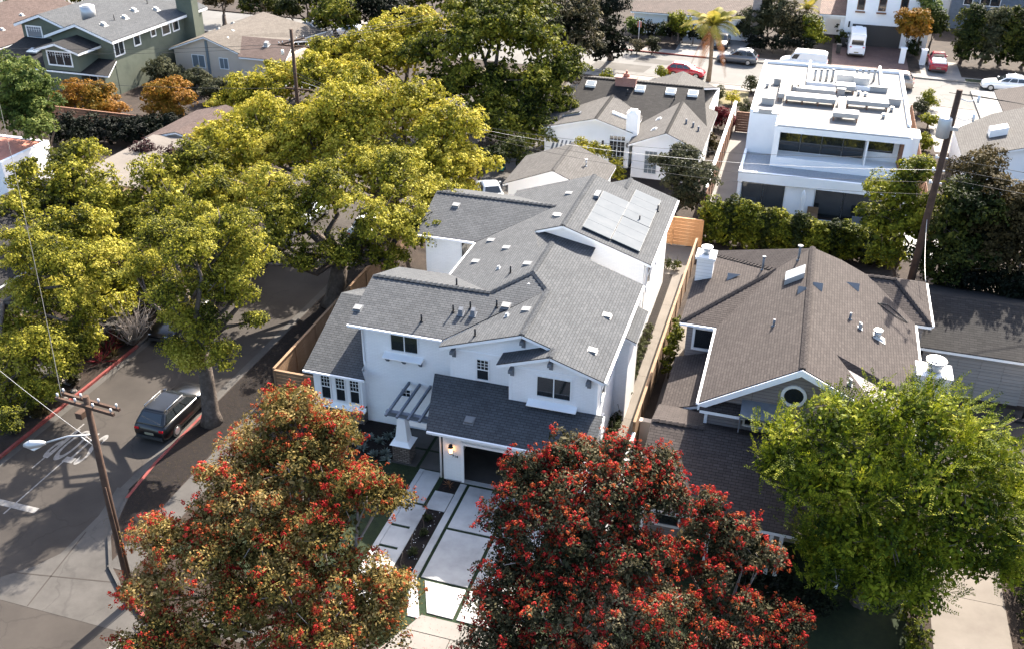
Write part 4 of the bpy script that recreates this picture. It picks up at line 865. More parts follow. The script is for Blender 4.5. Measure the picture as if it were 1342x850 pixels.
for a, w_, l_, h_ in (((245, 345), 1.0, .5, .5), ((228, 405), 1.0, .4, .3), ((1100, 350), 1.0, .6, .5), ((305, 215), .5, .5, .5), ((995, 265), 1.4, .3, .4), ((740, 285), .6, .4, .5)):
    q = m2(*a); b = MB(); b.box(q[0] - w_ / 2, q[0] + w_ / 2, q[1] - l_ / 2, q[1] + l_ / 2, RZm, RZm + h_); b.box(q[0] - w_ / 2 - .05, q[0] + w_ / 2 + .05, q[1] - l_ / 2 - .05, q[1] + l_ / 2 + .05, RZm + h_, RZm + h_ + .05); b.build('roof_unit', 'duct_white', mh)
for k, a in enumerate(((880, 340), (975, 350), (1085, 395), (905, 300), (1030, 440), (860, 290), (240, 235))):
    q = m2(*a); b = MB(); b.cyl(q, .12, RZm, RZm + .3, 10); b.cyl(q, .17, RZm + .3, RZm + .36, 10); b.build('flue', 'grey_metal', mh)
# open well in the roof near the street: low kerb walls
q0, q1 = m2(505, 225), m2(1010, 120)
wall(mh, lambda b: (b.box(q0[0], q1[0], q0[1], q0[1] + .2, RZm, RZm + .35), b.box(q0[0], q0[0] + .2, q0[1] + .203, q1[1], RZm, RZm + .35), b.box(q1[0] - .2, q1[0], q0[1] + .203, q1[1], RZm, RZm + .35)), WS, 'roof_kerb')
wall(mh, lambda b: (b.box(8.57, 9.2, 76.6, 78.6, 3.2, 5.9), b.box(8.5, 9.27, 76.5, 78.7, 5.9, 6.0)), WS, 'chimney')
um = thing('closed_parasol', 'closed white parasol standing on the modern house patio', 'parasol', (*at(1047, 292)[:2], 0))
q = ROOTLOC[um.name]; b = MB(); b.cyl(q, .25, 0.02, .1, 14); b.cyl(q, .025, .1, 2.7, 8); b.build('pole', 'grey_metal', um)
b = MB(); b.tube([(q[0], q[1], z) for z in (.75, 1.0, 1.5, 2.0, 2.4, 2.65)], [.17, .2, .16, .2, .13, .03], 10); b.build('canopy', 'plastic_white', um)
def lounge(px, py, w, l, h, mat, name, label, cat):
    q = at(px, py, 0); t = thing(name, label, cat, (q[0], q[1], 0)); b = MB(); b.box(q[0] - w / 2, q[0] + w / 2, q[1] - l / 2, q[1] + l / 2, .2, h * .5); b.build('seat', mat, t)
    b = MB(); b.box(q[0] - w / 2, q[0] + w / 2, q[1] + l / 2, q[1] + l / 2 + .15, .2, h); b.build('backrest', mat, t)
    for sx in (-1, 1):
        for sy in (-1, 1): b = MB(); b.box(q[0] + sx * (w / 2 - .08) - .04, q[0] + sx * (w / 2 - .08) + .04, q[1] + sy * (l / 2 - .08) - .04, q[1] + sy * (l / 2 - .08) + .04, 0.02, .2); b.build('leg', 'dark_trim', t)
lounge(980, 276, .9, 1.2, 1.0, 'plastic_white', 'lounge_chair', 'white lounge chair on patio by the left glass doors of the modern house', 'chair')
lounge(1063, 289, .8, .8, .9, 'fence_wood', 'garden_chair', 'wooden chair on patio beside the closed white parasol', 'chair')
lounge(1138, 303, 2.6, .9, .8, 'dark_trim', 'outdoor_sofa', 'dark grey outdoor sofa by the right glass doors of the modern house', 'sofa')

# ------------------------------------------------------------------ houses behind the white house
rg = thing('rear_garage', 'small grey roofed garage with plain white gable directly behind the white house', 'garage', (-16.7, 69, 0))
roof(rg, [(-20.5, 65.9, 2.7), (-16.62, 65.9, 4.2), (-16.62, 72.3, 4.2), (-20.5, 72.3, 2.7)], 'roof_light'); roof(rg, [(-16.62, 65.9, 4.2), (-13.05, 65.9, 2.7), (-13.05, 72.3, 2.7), (-16.62, 72.3, 4.2)], 'roof_light')
wall(rg, lambda b: b.gable_y(-20.1, -13.4, 66.05, 72.0, 0, 2.6, 4.0, -16.62), 'white_stucco'); ridge(rg, (-16.62, 66, 4.2), (-16.62, 72.2, 4.2), 'roof_light')
pipe(rg, -14.9, 69.5, lambda x, y: 4.2 - (x + 16.62) * .42, .5, .06, 'galvanised', .12)
rw_ = thing('white_bungalow', 'white bungalow with several grey gables and brick chimney behind the small garage', 'house', (-14, 86, 0))
ZL, ZE = 4.25, 2.95
roof(rw_, [(-21.2, 78.8, ZE), (-16.25, 78.8, ZL), (-16.25, 88, ZL), (-21.2, 88, ZE)], 'roof_light'); roof(rw_, [(-16.25, 78.8, ZL), (-13.0, 78.8, ZE + .35), (-13.0, 88, ZE + .35), (-16.25, 88, ZL)], 'roof_light')
roof(rw_, [(-13.05, 76.9, ZE), (-9.95, 76.9, ZL), (-9.95, 88, ZL), (-13.05, 88, ZE)], 'roof_light'); roof(rw_, [(-9.95, 76.9, ZL), (-6.9, 76.9, ZE), (-6.9, 88, ZE), (-9.95, 88, ZL)], 'roof_light')
RD = lambda x, y: 5.0 - (88.3 - y) * .36
roof(rw_, P3(RD, [(-20.2, 82.6), (-7.2, 82.6), (-8.4, 88.3), (-19.6, 88.3)]), 'roof_dark')
roof(rw_, [(-19.6, 88.3, 5.0), (-8.4, 88.3, 5.0), (-7.6, 96.2, 2.95), (-20.2, 96.2, 2.95)], 'roof_light')
roof(rw_, [(-15.3, 96.4, 2.7), (-11.35, 96.4, 4.15), (-11.35, 88.4, 4.15), (-15.3, 88.4, 2.7)], 'roof_light'); roof(rw_, [(-11.35, 96.4, 4.15), (-7.6, 96.4, 2.7), (-7.6, 88.4, 2.7), (-11.35, 88.4, 4.15)], 'roof_light')
wall(rw_, lambda b: b.gable_y(-20.8, -13.3, 79.2, 88, 0, 2.9, 4.1, -16.25, 3.1), 'white_stucco'); wall(rw_, lambda b: b.gable_y(-12.7, -7.2, 77.3, 88, 0, 2.85, 4.1, -9.95), 'white_stucco'); wall(rw_, lambda b: b.box(-20.0, -7.6, 88.003, 96, 0, 2.8), 'white_stucco')
for a, c in (((-16.25, 78.9, ZL), (-16.25, 86, ZL)), ((-9.95, 77, ZL), (-9.95, 86, ZL)), ((-19.5, 88.3, 5.0), (-8.5, 88.3, 5.0))): ridge(rw_, a, c, 'roof_dark')
b = MB(); q = at(821, 102, 5.4); b.box(q[0] - .95, q[0] + .95, q[1] - .45, q[1] + .45, 3, 5.4); b.box(q[0] - 1.02, q[0] + 1.02, q[1] - .52, q[1] + .52, 5.4, 5.5); b.build('chimney', 'red_brick', rw_)
b = MB(); b.cyl((q[0], q[1]), .3, 5.5, 5.8, 12, r1=.25); b.cyl((q[0], q[1]), .1, 5.8, 6.05, 8); b.build('chimney_pot', 'terracotta', rw_)
b = MB(); q = at(829, 168, 3.6); b.box(q[0] - .5, q[0] + .5, q[1] - .4, q[1] + .4, 2.6, 5.0); b.box(q[0] - .3, q[0] + .3, q[1] - .3, q[1] + .3, 5.0, 5.2); b.build('chimney', 'white_stucco', rw_)
window(rw_, 'f', -15.0, -13.7, .1, 2.3, 79.2, 2, 1, grid=(4, 5, .1, 2.3)); window(rw_, 'f', -15.0, -13.7, 2.4, 2.75, 79.2, 4, 1); window(rw_, 'f', -11.6, -10.6, .5, 2.4, 77.3, 1, 1, grid=(3, 5, .5, 2.4), glass='pale_glass')
roof(rw_, [(-9.6, 76.4, 2.35), (-7.4, 76.4, 2.35), (-7.4, 77.28, 2.75), (-9.6, 77.28, 2.75)], 'roof_dark')
for x in (-15.6, -13.45): b = MB(); b.box(x - .08, x + .08, 79.05, 79.197, 1.9, 2.25); b.build('wall_lantern', 'black_metal', rw_)
LWf = lambda x, y: ZE + (x + 21.2) * (ZL - ZE) / 4.95
skylight(rw_, -18.9, 81.2, 1.6, .5, LWf, 'dark_trim'); skylight(rw_, -14.6, 81.5, 1.5, .5, lambda x, y: ZL - (x + 16.25) * .29, 'frame_white', 'pale_glass')
for x in (-18.6, -14.0, -11.2, -9.2): skylight(rw_, x, 87.2 + .05 * x * 0, .9, .7, RD, 'frame_white', 'pale_glass', .2)
for x, y in ((-11.4, 82.2), (-11.3, 79.2)): box_vent(rw_, x, y, lambda x, y: ZL - abs(x + 9.95) * .42, w=.5, l=.5)
for x, y in ((-8.3, 81.3), (-8.9, 81.2), (-7.8, 81.0)): pipe(rw_, x, y, lambda x, y: ZL - abs(x + 9.95) * .42, .4, .08, 'dark_trim')
for x in (-15.0, -10.7): pipe(rw_, x, 86.3, RD, .5, .05)
pg = thing('striped_mural', 'black and white striped shadow painted on the white bungalow wall', 'mural', (-18, 79.2, 1.2))  # dark stripes paint a striped cast shadow onto the wall
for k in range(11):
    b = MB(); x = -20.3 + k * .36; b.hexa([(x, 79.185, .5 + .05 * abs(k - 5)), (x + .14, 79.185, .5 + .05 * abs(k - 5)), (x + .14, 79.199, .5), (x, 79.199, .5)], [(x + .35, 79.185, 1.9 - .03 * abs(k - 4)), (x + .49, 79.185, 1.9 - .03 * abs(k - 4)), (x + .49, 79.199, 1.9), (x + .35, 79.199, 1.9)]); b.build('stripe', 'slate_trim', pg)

# ------------------------------------------------------------------ green house and its neighbours, top left
gh = thing('green_house', 'dark green two storey house with grey roof and white trimmed windows, top left', 'house', (-74, 91, 0))
GS = 'green_stucco'; GZ, GA = 5.6, 7.05
roof(gh, [(-67.4, 83.5, GZ), (-67.4, 101, GZ), (-71.6, 101, GA), (-71.6, 83.5, GA)], 'roof_grey', fascia=.28); roof(gh, [(-71.6, 83.5, GA), (-71.6, 101, GA), (-75.7, 101, GZ), (-75.7, 83.5, GZ)], 'roof_grey', fascia=.28)
roof(gh, [(-75.5, 86.8, GZ), (-75.5, 101, GZ), (-78.8, 101, 6.8), (-78.8, 86.8, 6.8)], 'roof_grey', fascia=.28); roof(gh, [(-78.8, 86.8, 6.8), (-78.8, 101, 6.8), (-82.3, 101, GZ), (-82.3, 86.8, GZ)], 'roof_grey', fascia=.28)
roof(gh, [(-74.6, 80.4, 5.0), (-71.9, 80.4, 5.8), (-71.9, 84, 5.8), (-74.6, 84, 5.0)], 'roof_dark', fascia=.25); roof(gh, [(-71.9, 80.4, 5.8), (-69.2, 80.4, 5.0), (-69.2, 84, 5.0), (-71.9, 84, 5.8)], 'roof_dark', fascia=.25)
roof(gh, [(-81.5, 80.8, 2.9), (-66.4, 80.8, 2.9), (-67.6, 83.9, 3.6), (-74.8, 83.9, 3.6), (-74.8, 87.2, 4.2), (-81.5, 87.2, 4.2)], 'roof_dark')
wall(gh, lambda b: b.gable_y(-75.2, -67.9, 84.0, 100.5, 0, 5.5, 6.8, -71.6), GS); wall(gh, lambda b: b.gable_y(-81.6, -75.203, 87.2, 100.5, 0, 5.5, 6.55, -78.8), GS); wall(gh, lambda b: b.gable_y(-74.0, -69.8, 80.9, 83.997, 2.0, 4.95, 5.6, -71.9), GS); wall(gh, lambda b: b.box(-80.5, -67.92, 82.0, 87.0, 0, 2.8), GS)
window(gh, 'f', -73.3, -70.6, 3.5, 4.75, 80.9, 3, 1, t=.14, grid=(9, 2, 4.3, 4.75)); window(gh, 'f', -81.0, -79.2, 4.2, 5.3, 87.2, 1, 1, t=.14, glass='pale_glass', grid=(6, 2, 4.8, 5.3)); window(gh, 'f', -71.5, -68.8, 1.2, 2.3, 82.0, 3, 1, t=.14)
for y0, y1, z0 in ((84.3, 85.7, 3.9), (87.6, 88.5, 4.2), (90.6, 91.3, 4.5), (92.6, 93.9, 4.2), (94.6, 95.6, 4.2), (98, 99, 4.3)): window(gh, 'r', y0, y1, z0, 5.2, -67.9, 2 if y0 < 85 else 1, 1, t=.14)
b = MB(); b.box(-68.6, -66.6, 96.8, 98.0, 0, 8.6); b.build('chimney', GS, gh)
sx_ = lambda x, y: GA - (x + 71.6) * (GA - GZ) / 4.2
for x, y in ((-70, 86), (-70.0, 89.5), (-69.6, 94.5), (-70.6, 92)): box_vent(gh, x, y, sx_, 'duct_white', .7, .7, .25)
for x, y in ((-70.2, 88), (-71, 95)): pipe(gh, x, y, sx_, .6)
b = MB(); q = at(115, 14, 7.0); b.cyl(q, .75, 6.1, 7.5, 18); b.cyl(q, .5, 7.5, 7.6, 16); b.build('condenser', 'galvanised', gh)
b = MB(); b.hexa([(-78.3, 83.4, 3.6), (-77.0, 83.4, 3.6), (-77.0, 84.3, 3.8), (-78.3, 84.3, 3.8)], [(-78.3, 83.4, 3.72), (-77.0, 83.4, 3.72), (-77.0, 84.3, 3.92), (-78.3, 84.3, 3.92)]); b.build('skylight', 'pale_glass', gh)
bg_ = thing('beige_house', 'low beige stucco house with tan roof right of the green house', 'house', (-60, 98, 0))
roof(bg_, [(-67.2, 92.2, 2.9), (-62.6, 92.2, 4.5), (-62.6, 105.2, 4.5), (-67.2, 105.2, 2.9)], 'roof_beige'); roof(bg_, [(-62.6, 92.2, 4.5), (-58.0, 92.2, 2.9), (-54.5, 105.2, 2.9), (-62.6, 105.2, 4.5)], 'roof_beige')
roof(bg_, [(-60.8, 95.8, 3.95), (-58.2, 91.6, 2.85), (-52.6, 91.6, 2.85), (-53.6, 95.8, 3.95)], 'roof_rust'); roof(bg_, [(-60.8, 95.8, 3.95), (-53.6, 95.8, 3.95), (-53.2, 101, 2.9), (-57, 101, 2.9)], 'roof_beige')
wall(bg_, lambda b: b.gable_y(-66.8, -58.3, 92.6, 104.8, 0, 2.8, 4.3, -62.6), 'cream_stucco'); wall(bg_, lambda b: b.box(-58.297, -53.2, 92.0, 100.6, 0, 2.75), 'cream_stucco')
window(bg_, 'f', -64.6, -63.1, 1.0, 2.3, 92.6, 2, 1, glass='pale_glass'); window(bg_, 'f', -61.2, -60.2, 1.1, 2.2, 92.6, 2, 1, glass='pale_glass')
b = MB(); b.box(-62.75, -62.45, 92.5, 92.597, .2, 4.0); b.build('downpipe', 'pale_glass', bg_)
fx = lambda x, y: 4.5 - abs(x + 62.6) * .348
for x, y in ((-64.4, 98), (-64, 100.5), (-61.5, 96.5), (-60.8, 94.3)): box_vent(bg_, x, y, fx, 'duct_white', .5, .5, .2)
box_vent(bg_, -56.2, 94.3, lambda x, y: 2.85 + (y - 91.6) * .262, 'duct_white', .7, .7, .4)
hb = thing('brown_roof_house', 'low house with reddish brown roof at the left edge, beside the green house', 'house', (-89, 92, 0))
roof(hb, [(-84.2, 78, 3.0), (-84.2, 103, 3.0), (-92, 103, 5.4), (-92, 78, 5.4)], 'roof_rust'); roof(hb, [(-92, 78, 5.4), (-92, 103, 5.4), (-100, 103, 3), (-100, 78, 3)], 'roof_rust'); wall(hb, lambda b: b.gable_y(-99.6, -84.7, 78.5, 102.5, 0, 2.9, 5.2, -92), 'cream_stucco')
window(hb, 'r', 84.5, 85.6, 1.2, 2.2, -84.7); hf = lambda x, y: 5.4 - abs(x + 92) * .3077
for x, y in ((-86.5, 86), (-87, 90), (-88.5, 95)): box_vent(hb, x, y, hf, 'duct_white', .5, .5, .2)
sb = thing('shed', 'small brown shingled garage roof among yellow trees, below the orange trees', 'garage', (-49, 70.5, 0))
roof(sb, [(-52.3, 66.5, 2.7), (-49.2, 66.5, 3.5), (-49.2, 74.4, 3.5), (-52.3, 74.4, 2.7)], 'roof_rust'); roof(sb, [(-49.2, 66.5, 3.5), (-45.8, 66.5, 2.7), (-45.8, 74.4, 2.7), (-49.2, 74.4, 3.5)], 'roof_rust'); wall(sb, lambda b: b.gable_y(-52, -46.1, 66.8, 74.1, 0, 2.6, 3.3, -49.2), 'cream_stucco')
fw = thing('flat_roof_house', 'house with flat brown roof and white parapet at the left edge', 'house', (-64, 60, 0))
wall(fw, lambda b: b.box(-72, -58.4, 57.0, 62.4, 0, 3.0), 'white_stucco'); wall(fw, lambda b: b.box(-71.7, -58.7, 57.3, 62.1, 3.0, 3.04), 'terracotta', 'roof'); wall(fw, lambda b: (b.box(-72, -58.4, 62.1, 62.4, 3.003, 3.12), b.box(-58.7, -58.4, 57, 62.097, 3.003, 3.12), b.box(-72, -58.703, 57, 57.3, 3.003, 3.12)), 'white_paint', 'parapet'); window(fw, 'r', 58.5, 60.5, 1.2, 2.4, -58.4, 2, 1)
ps = thing('pale_shed', 'low building with pale flat roof half hidden under yellow trees', 'shed', (-48.3, 62, 0))
wall(ps, lambda b: b.box(-51.0, -45.6, 56.2, 66.3, 0, 2.9), 'cream_stucco'); wall(ps, lambda b: b.box(-51.3, -45.4, 55.9, 66.42, 2.9, 3.08), 'warm_paving', 'roof'); window(ps, 'r', 58, 59.5, 1.0, 2.2, -45.6, 2, 1)
lw = thing('low_garden_wall', 'hidden dark house with shingle roof beneath the left trees', 'house', (-48, 46, 0))
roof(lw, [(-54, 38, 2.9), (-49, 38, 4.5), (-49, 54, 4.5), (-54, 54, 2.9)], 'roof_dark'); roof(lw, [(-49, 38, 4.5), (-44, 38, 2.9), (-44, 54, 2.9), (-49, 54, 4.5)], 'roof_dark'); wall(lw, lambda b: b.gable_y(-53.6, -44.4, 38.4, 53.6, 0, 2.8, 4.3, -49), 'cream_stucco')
lw.name = 'shaded_house'; ROOTLOC[lw.name] = ROOTLOC.get(lw.name, np.array([-48., 46, 0]))

# ------------------------------------------------------------------ houses across the back street
bt = thing('tile_roof_house', 'long low house with brown tile roof and white garage door behind the palm', 'house', (-14, 134, 0))
roof(bt, [(-22.6, 128.1, 2.8), (-6.8, 128.1, 2.8), (-6.8, 136, 5.4), (-22.6, 136, 5.4)], 'roof_shake'); roof(bt, [(-22.6, 136, 5.4), (-6.8, 136, 5.4), (-6.8, 144, 2.8), (-22.6, 144, 2.8)], 'roof_shake'); wall(bt, lambda b: b.gable_x(-22.2, -7.1, 128.8, 143.5, 0, 2.75, 5.1, 136), 'white_stucco')
b = MB(); b.box(-13.6, -8.2, 128.68, 128.797, 0, 2.4); do = b.build('garage_door', 'white_paint', bt)
for i in range(4):
    for j in range(3): c = MB(); c.box(-13.5 + i * 1.33, -12.3 + i * 1.33, 128.65, 128.677, .12 + j * .76, .78 + j * .76); c.build('door_panel', 'white_paint', do)
window(bt, 'f', -17.8, -15.8, .2, 2.3, 128.8, 2, 1, 'dark_trim'); b = MB(); b.box(-7.2, -6.2, 127, 129, 0, 5.6); b.build('chimney', 'siding_taupe', bt)
spn = thing('spanish_house', 'white stucco house with red tile porch, three narrow windows and dark garage door', 'house', (8, 136, 0))
wall(spn, lambda b: b.box(4.0, 14.0, 131.0, 146, 0, 8.2), 'white_stucco')
for bx4 in ((1.2, 1.7, 131.6, 132.1, 0, 2.9), (3.5, 3.997, 131.6, 132.1, 0, 2.9), (1.2, 3.997, 131.6, 132.1, 2.903, 3.5), (1.2, 3.997, 136, 136.3, 0, 3.5)): wall(spn, lambda b: b.box(*bx4), 'white_stucco', 'porch_wall')
roof(spn, [(.8, 131.1, 3.5), (4.0, 131.1, 3.5), (4.0, 136.3, 4.8), (.8, 136.3, 4.8)], 'roof_tile'); roof(spn, [(3.8, 130.8, 8.2), (14.2, 130.8, 8.2), (14.2, 138, 9.8), (3.8, 138, 9.8)], 'roof_tile'); roof(spn, [(3.8, 138, 9.8), (14.2, 138, 9.8), (14.2, 146, 8.2), (3.8, 146, 8.2)], 'roof_tile')
b = MB(); b.box(5.0, 10.9, 130.93, 130.997, 0, 2.6); do = b.build('garage_door', 'garage_dark', spn)
for k in range(6): c = MB(); c.box(5.05 + k * .975, 5.97 + k * .975, 130.9, 130.927, .05, 2.55); c.build('door_panel', 'garage_dark', do)
for x in (5.2, 7.7, 10.2):
    window(spn, 'f', x, x + .75, 4.4, 6.0, 131.0, 1, 1, 'fence_brown'); b = MB(); b.box(x - .2, x + .95, 130.6, 130.997, 4.05, 4.18); b.build('sill', 'fence_brown', spn)
b = MB(); b.cyl((4.55, 130.8), .1, 2.2, 2.9, 8); b.build('wall_lantern', 'black_metal', spn)
rh = thing('grey_roof_house', 'house with broad grey roof at the right edge, beyond the transformer pole', 'house', (22, 95, 0))
roof(rh, [(13.3, 82, 3.0), (21, 82, 5.4), (21, 92.4, 5.4), (16.4, 92.0, 3.95), (13.3, 89.6, 3.0)], 'roof_light'); roof(rh, [(21, 82, 5.4), (29, 82, 3), (29, 92.4, 3), (21, 92.4, 5.4)], 'roof_light')
roof(rh, [(18.1, 91.0, 3.0), (24, 91.0, 4.5), (24, 103.6, 4.5), (18.1, 103.6, 3.0)], 'roof_brown'); roof(rh, [(24, 91.0, 4.5), (28.5, 91.0, 3.2), (28.5, 103.6, 3.2), (24, 103.6, 4.5)], 'roof_brown')
wall(rh, lambda b: b.gable_y(13.7, 28.5, 82.5, 92.0, 0, 2.75, 5.0, 21), 'white_stucco'); wall(rh, lambda b: b.gable_y(18.5, 28.0, 92.5, 103.2, 0, 2.85, 4.2, 24), 'white_stucco')
wall(rh, lambda b: b.box(15.9, 18.05, 91.2, 103.0, 2.7, 2.98), 'roof_membrane', 'flat_roof')
rfz = lambda x, y: 3 + (x - 13.3) * .3117
skylight(rh, 16.2, 86.4, 1.3, 1.2, rfz, 'frame_white', 'window_glass', .6)
th_ = thing('slate_house', 'dark grey house above the tall hedge at the top right corner', 'house', (26, 148, 0))
wall(th_, lambda b: b.box(17.5, 40, 145, 158, 0, 6), 'slate_trim'); wall(th_, lambda b: b.box(17.2, 40.3, 144.7, 158.3, 6.0, 6.3), 'roof_membrane', 'roof'); window(th_, 'f', 21, 23.4, 3.2, 5.2, 145, 2, 1); window(th_, 'f', 19, 20, 3.2, 5.2, 145, 1, 1)
wall(th_, lambda b: b.box(14.6, 17.497, 146, 156, 0, 4.5), 'siding_white')
# ------------------------------------------------------------------ fences
def fence(name, label, p0, p1, h, mat, nb_, sec=2.4, cap=True, group=None, back=False):
    p0, p1 = np.array(p0, float), np.array(p1, float); d = p1 - p0; L = np.linalg.norm(d); a = math.atan2(d[1], d[0]); n = max(1, round(L / sec)); s = L / n
    t = thing(name, label, 'fence', (0, 0, 0), group)
    bm = MB(); bh_ = h / nb_; bm.box(.05, s - .05, -.012, .012, .006, bh_ - .006); bd = bm.data('board', mat, np.zeros(3))
    pm = MB(); pm.box(-.05, .05, -.06, .06, 0, h + .04); pd = pm.data('post', mat, np.zeros(3))
    cm = MB(); cm.box(0, s, -.075, .075, h + .043, h + .085); cd = cm.data('cap_rail', mat, np.zeros(3))
    def put(nm, me, x, z): o = bpy.data.objects.new(nm, me); COL.objects.link(o); o.parent = t; o.location = (x, 0, z)
    for i in range(n):
        put('post', pd, i * s, 0)
        for j in range(nb_): put('board', bd, i * s, .05 + j * bh_)
        if cap: put('cap_rail', cd, i * s, 0)
    put('post', pd, L, 0)
    t.location = (p0[0], p0[1], 0); t.rotation_euler = (0, 0, a); ROOTLOC[t.name] = np.array([p0[0], p0[1], 0.])
    return t
fence('wood_fence', 'light wood fence with cap rail along the left street', (-24.9, 38.7), (-25.4, 66), 1.75, 'fence_wood', 8)
fence('wood_fence', 'short wood fence joining street fence to the stone based bay', (-24.85, 38.65), (-22.05, 38.65), 1.7, 'fence_wood', 8)
fence('wood_fence', 'sunlit cedar fence along the side path right of the white house', (-5.40, 39.6), (-5.30, 62.4), 1.8, 'fence_wood', 8)
fence('wood_fence', 'orange cedar board fence closing the back yard of the white house', (-9.4, 64.9), (-5.2, 64.9), 2.1, 'fence_cedar', 8, 2.1)
fence('wood_fence', 'brown slatted gate fence beside the modern house', (-5.4, 92.0), (-3.65, 92.0), 1.9, 'fence_brown', 8)
fence('wood_fence', 'dark fence behind the orange trees', (-71, 73.5), (-54, 73.5), 1.8, 'fence_brown', 7)
fence('wood_fence', 'brown fence on the left of the modern house lot', (-5.7, 68.5), (-5.7, 92.0), 1.9, 'fence_brown', 7, cap=False)
fence('wood_fence', 'fence between modern house and the grey roof house', (10.6, 69), (10.6, 100), 1.8, 'fence_brown', 7, cap=False)
gw = thing('garden_wall', 'pale plastered wall with gate post right of the side path', 'wall', (-4.6, 38, 0))
b = MB(); b.box(-5.2, -4.0, 40.2, 40.42, 0, 1.5); b.box(-5.25, -3.95, 40.15, 40.47, 1.503, 1.62); b.build('cap_wall', 'cream_stucco', gw)
b = MB(); b.box(-5.46, -5.30, 30.5, 39.55, 0, 1.3); b.build('side_wall', 'white_stucco', gw)
ww = thing('white_wall', 'low white wall on the left side of the modern house lot', 'wall', (-5.9, 84, 0))
b = MB(); b.box(-6.0, -5.8, 72.5, 96, 0, 1.7); b.build('wall_panel', 'white_stucco', ww); b = MB(); b.box(-6.04, -5.76, 72.4, 96.1, 1.703, 1.76); b.build('coping', 'white_paint', ww)

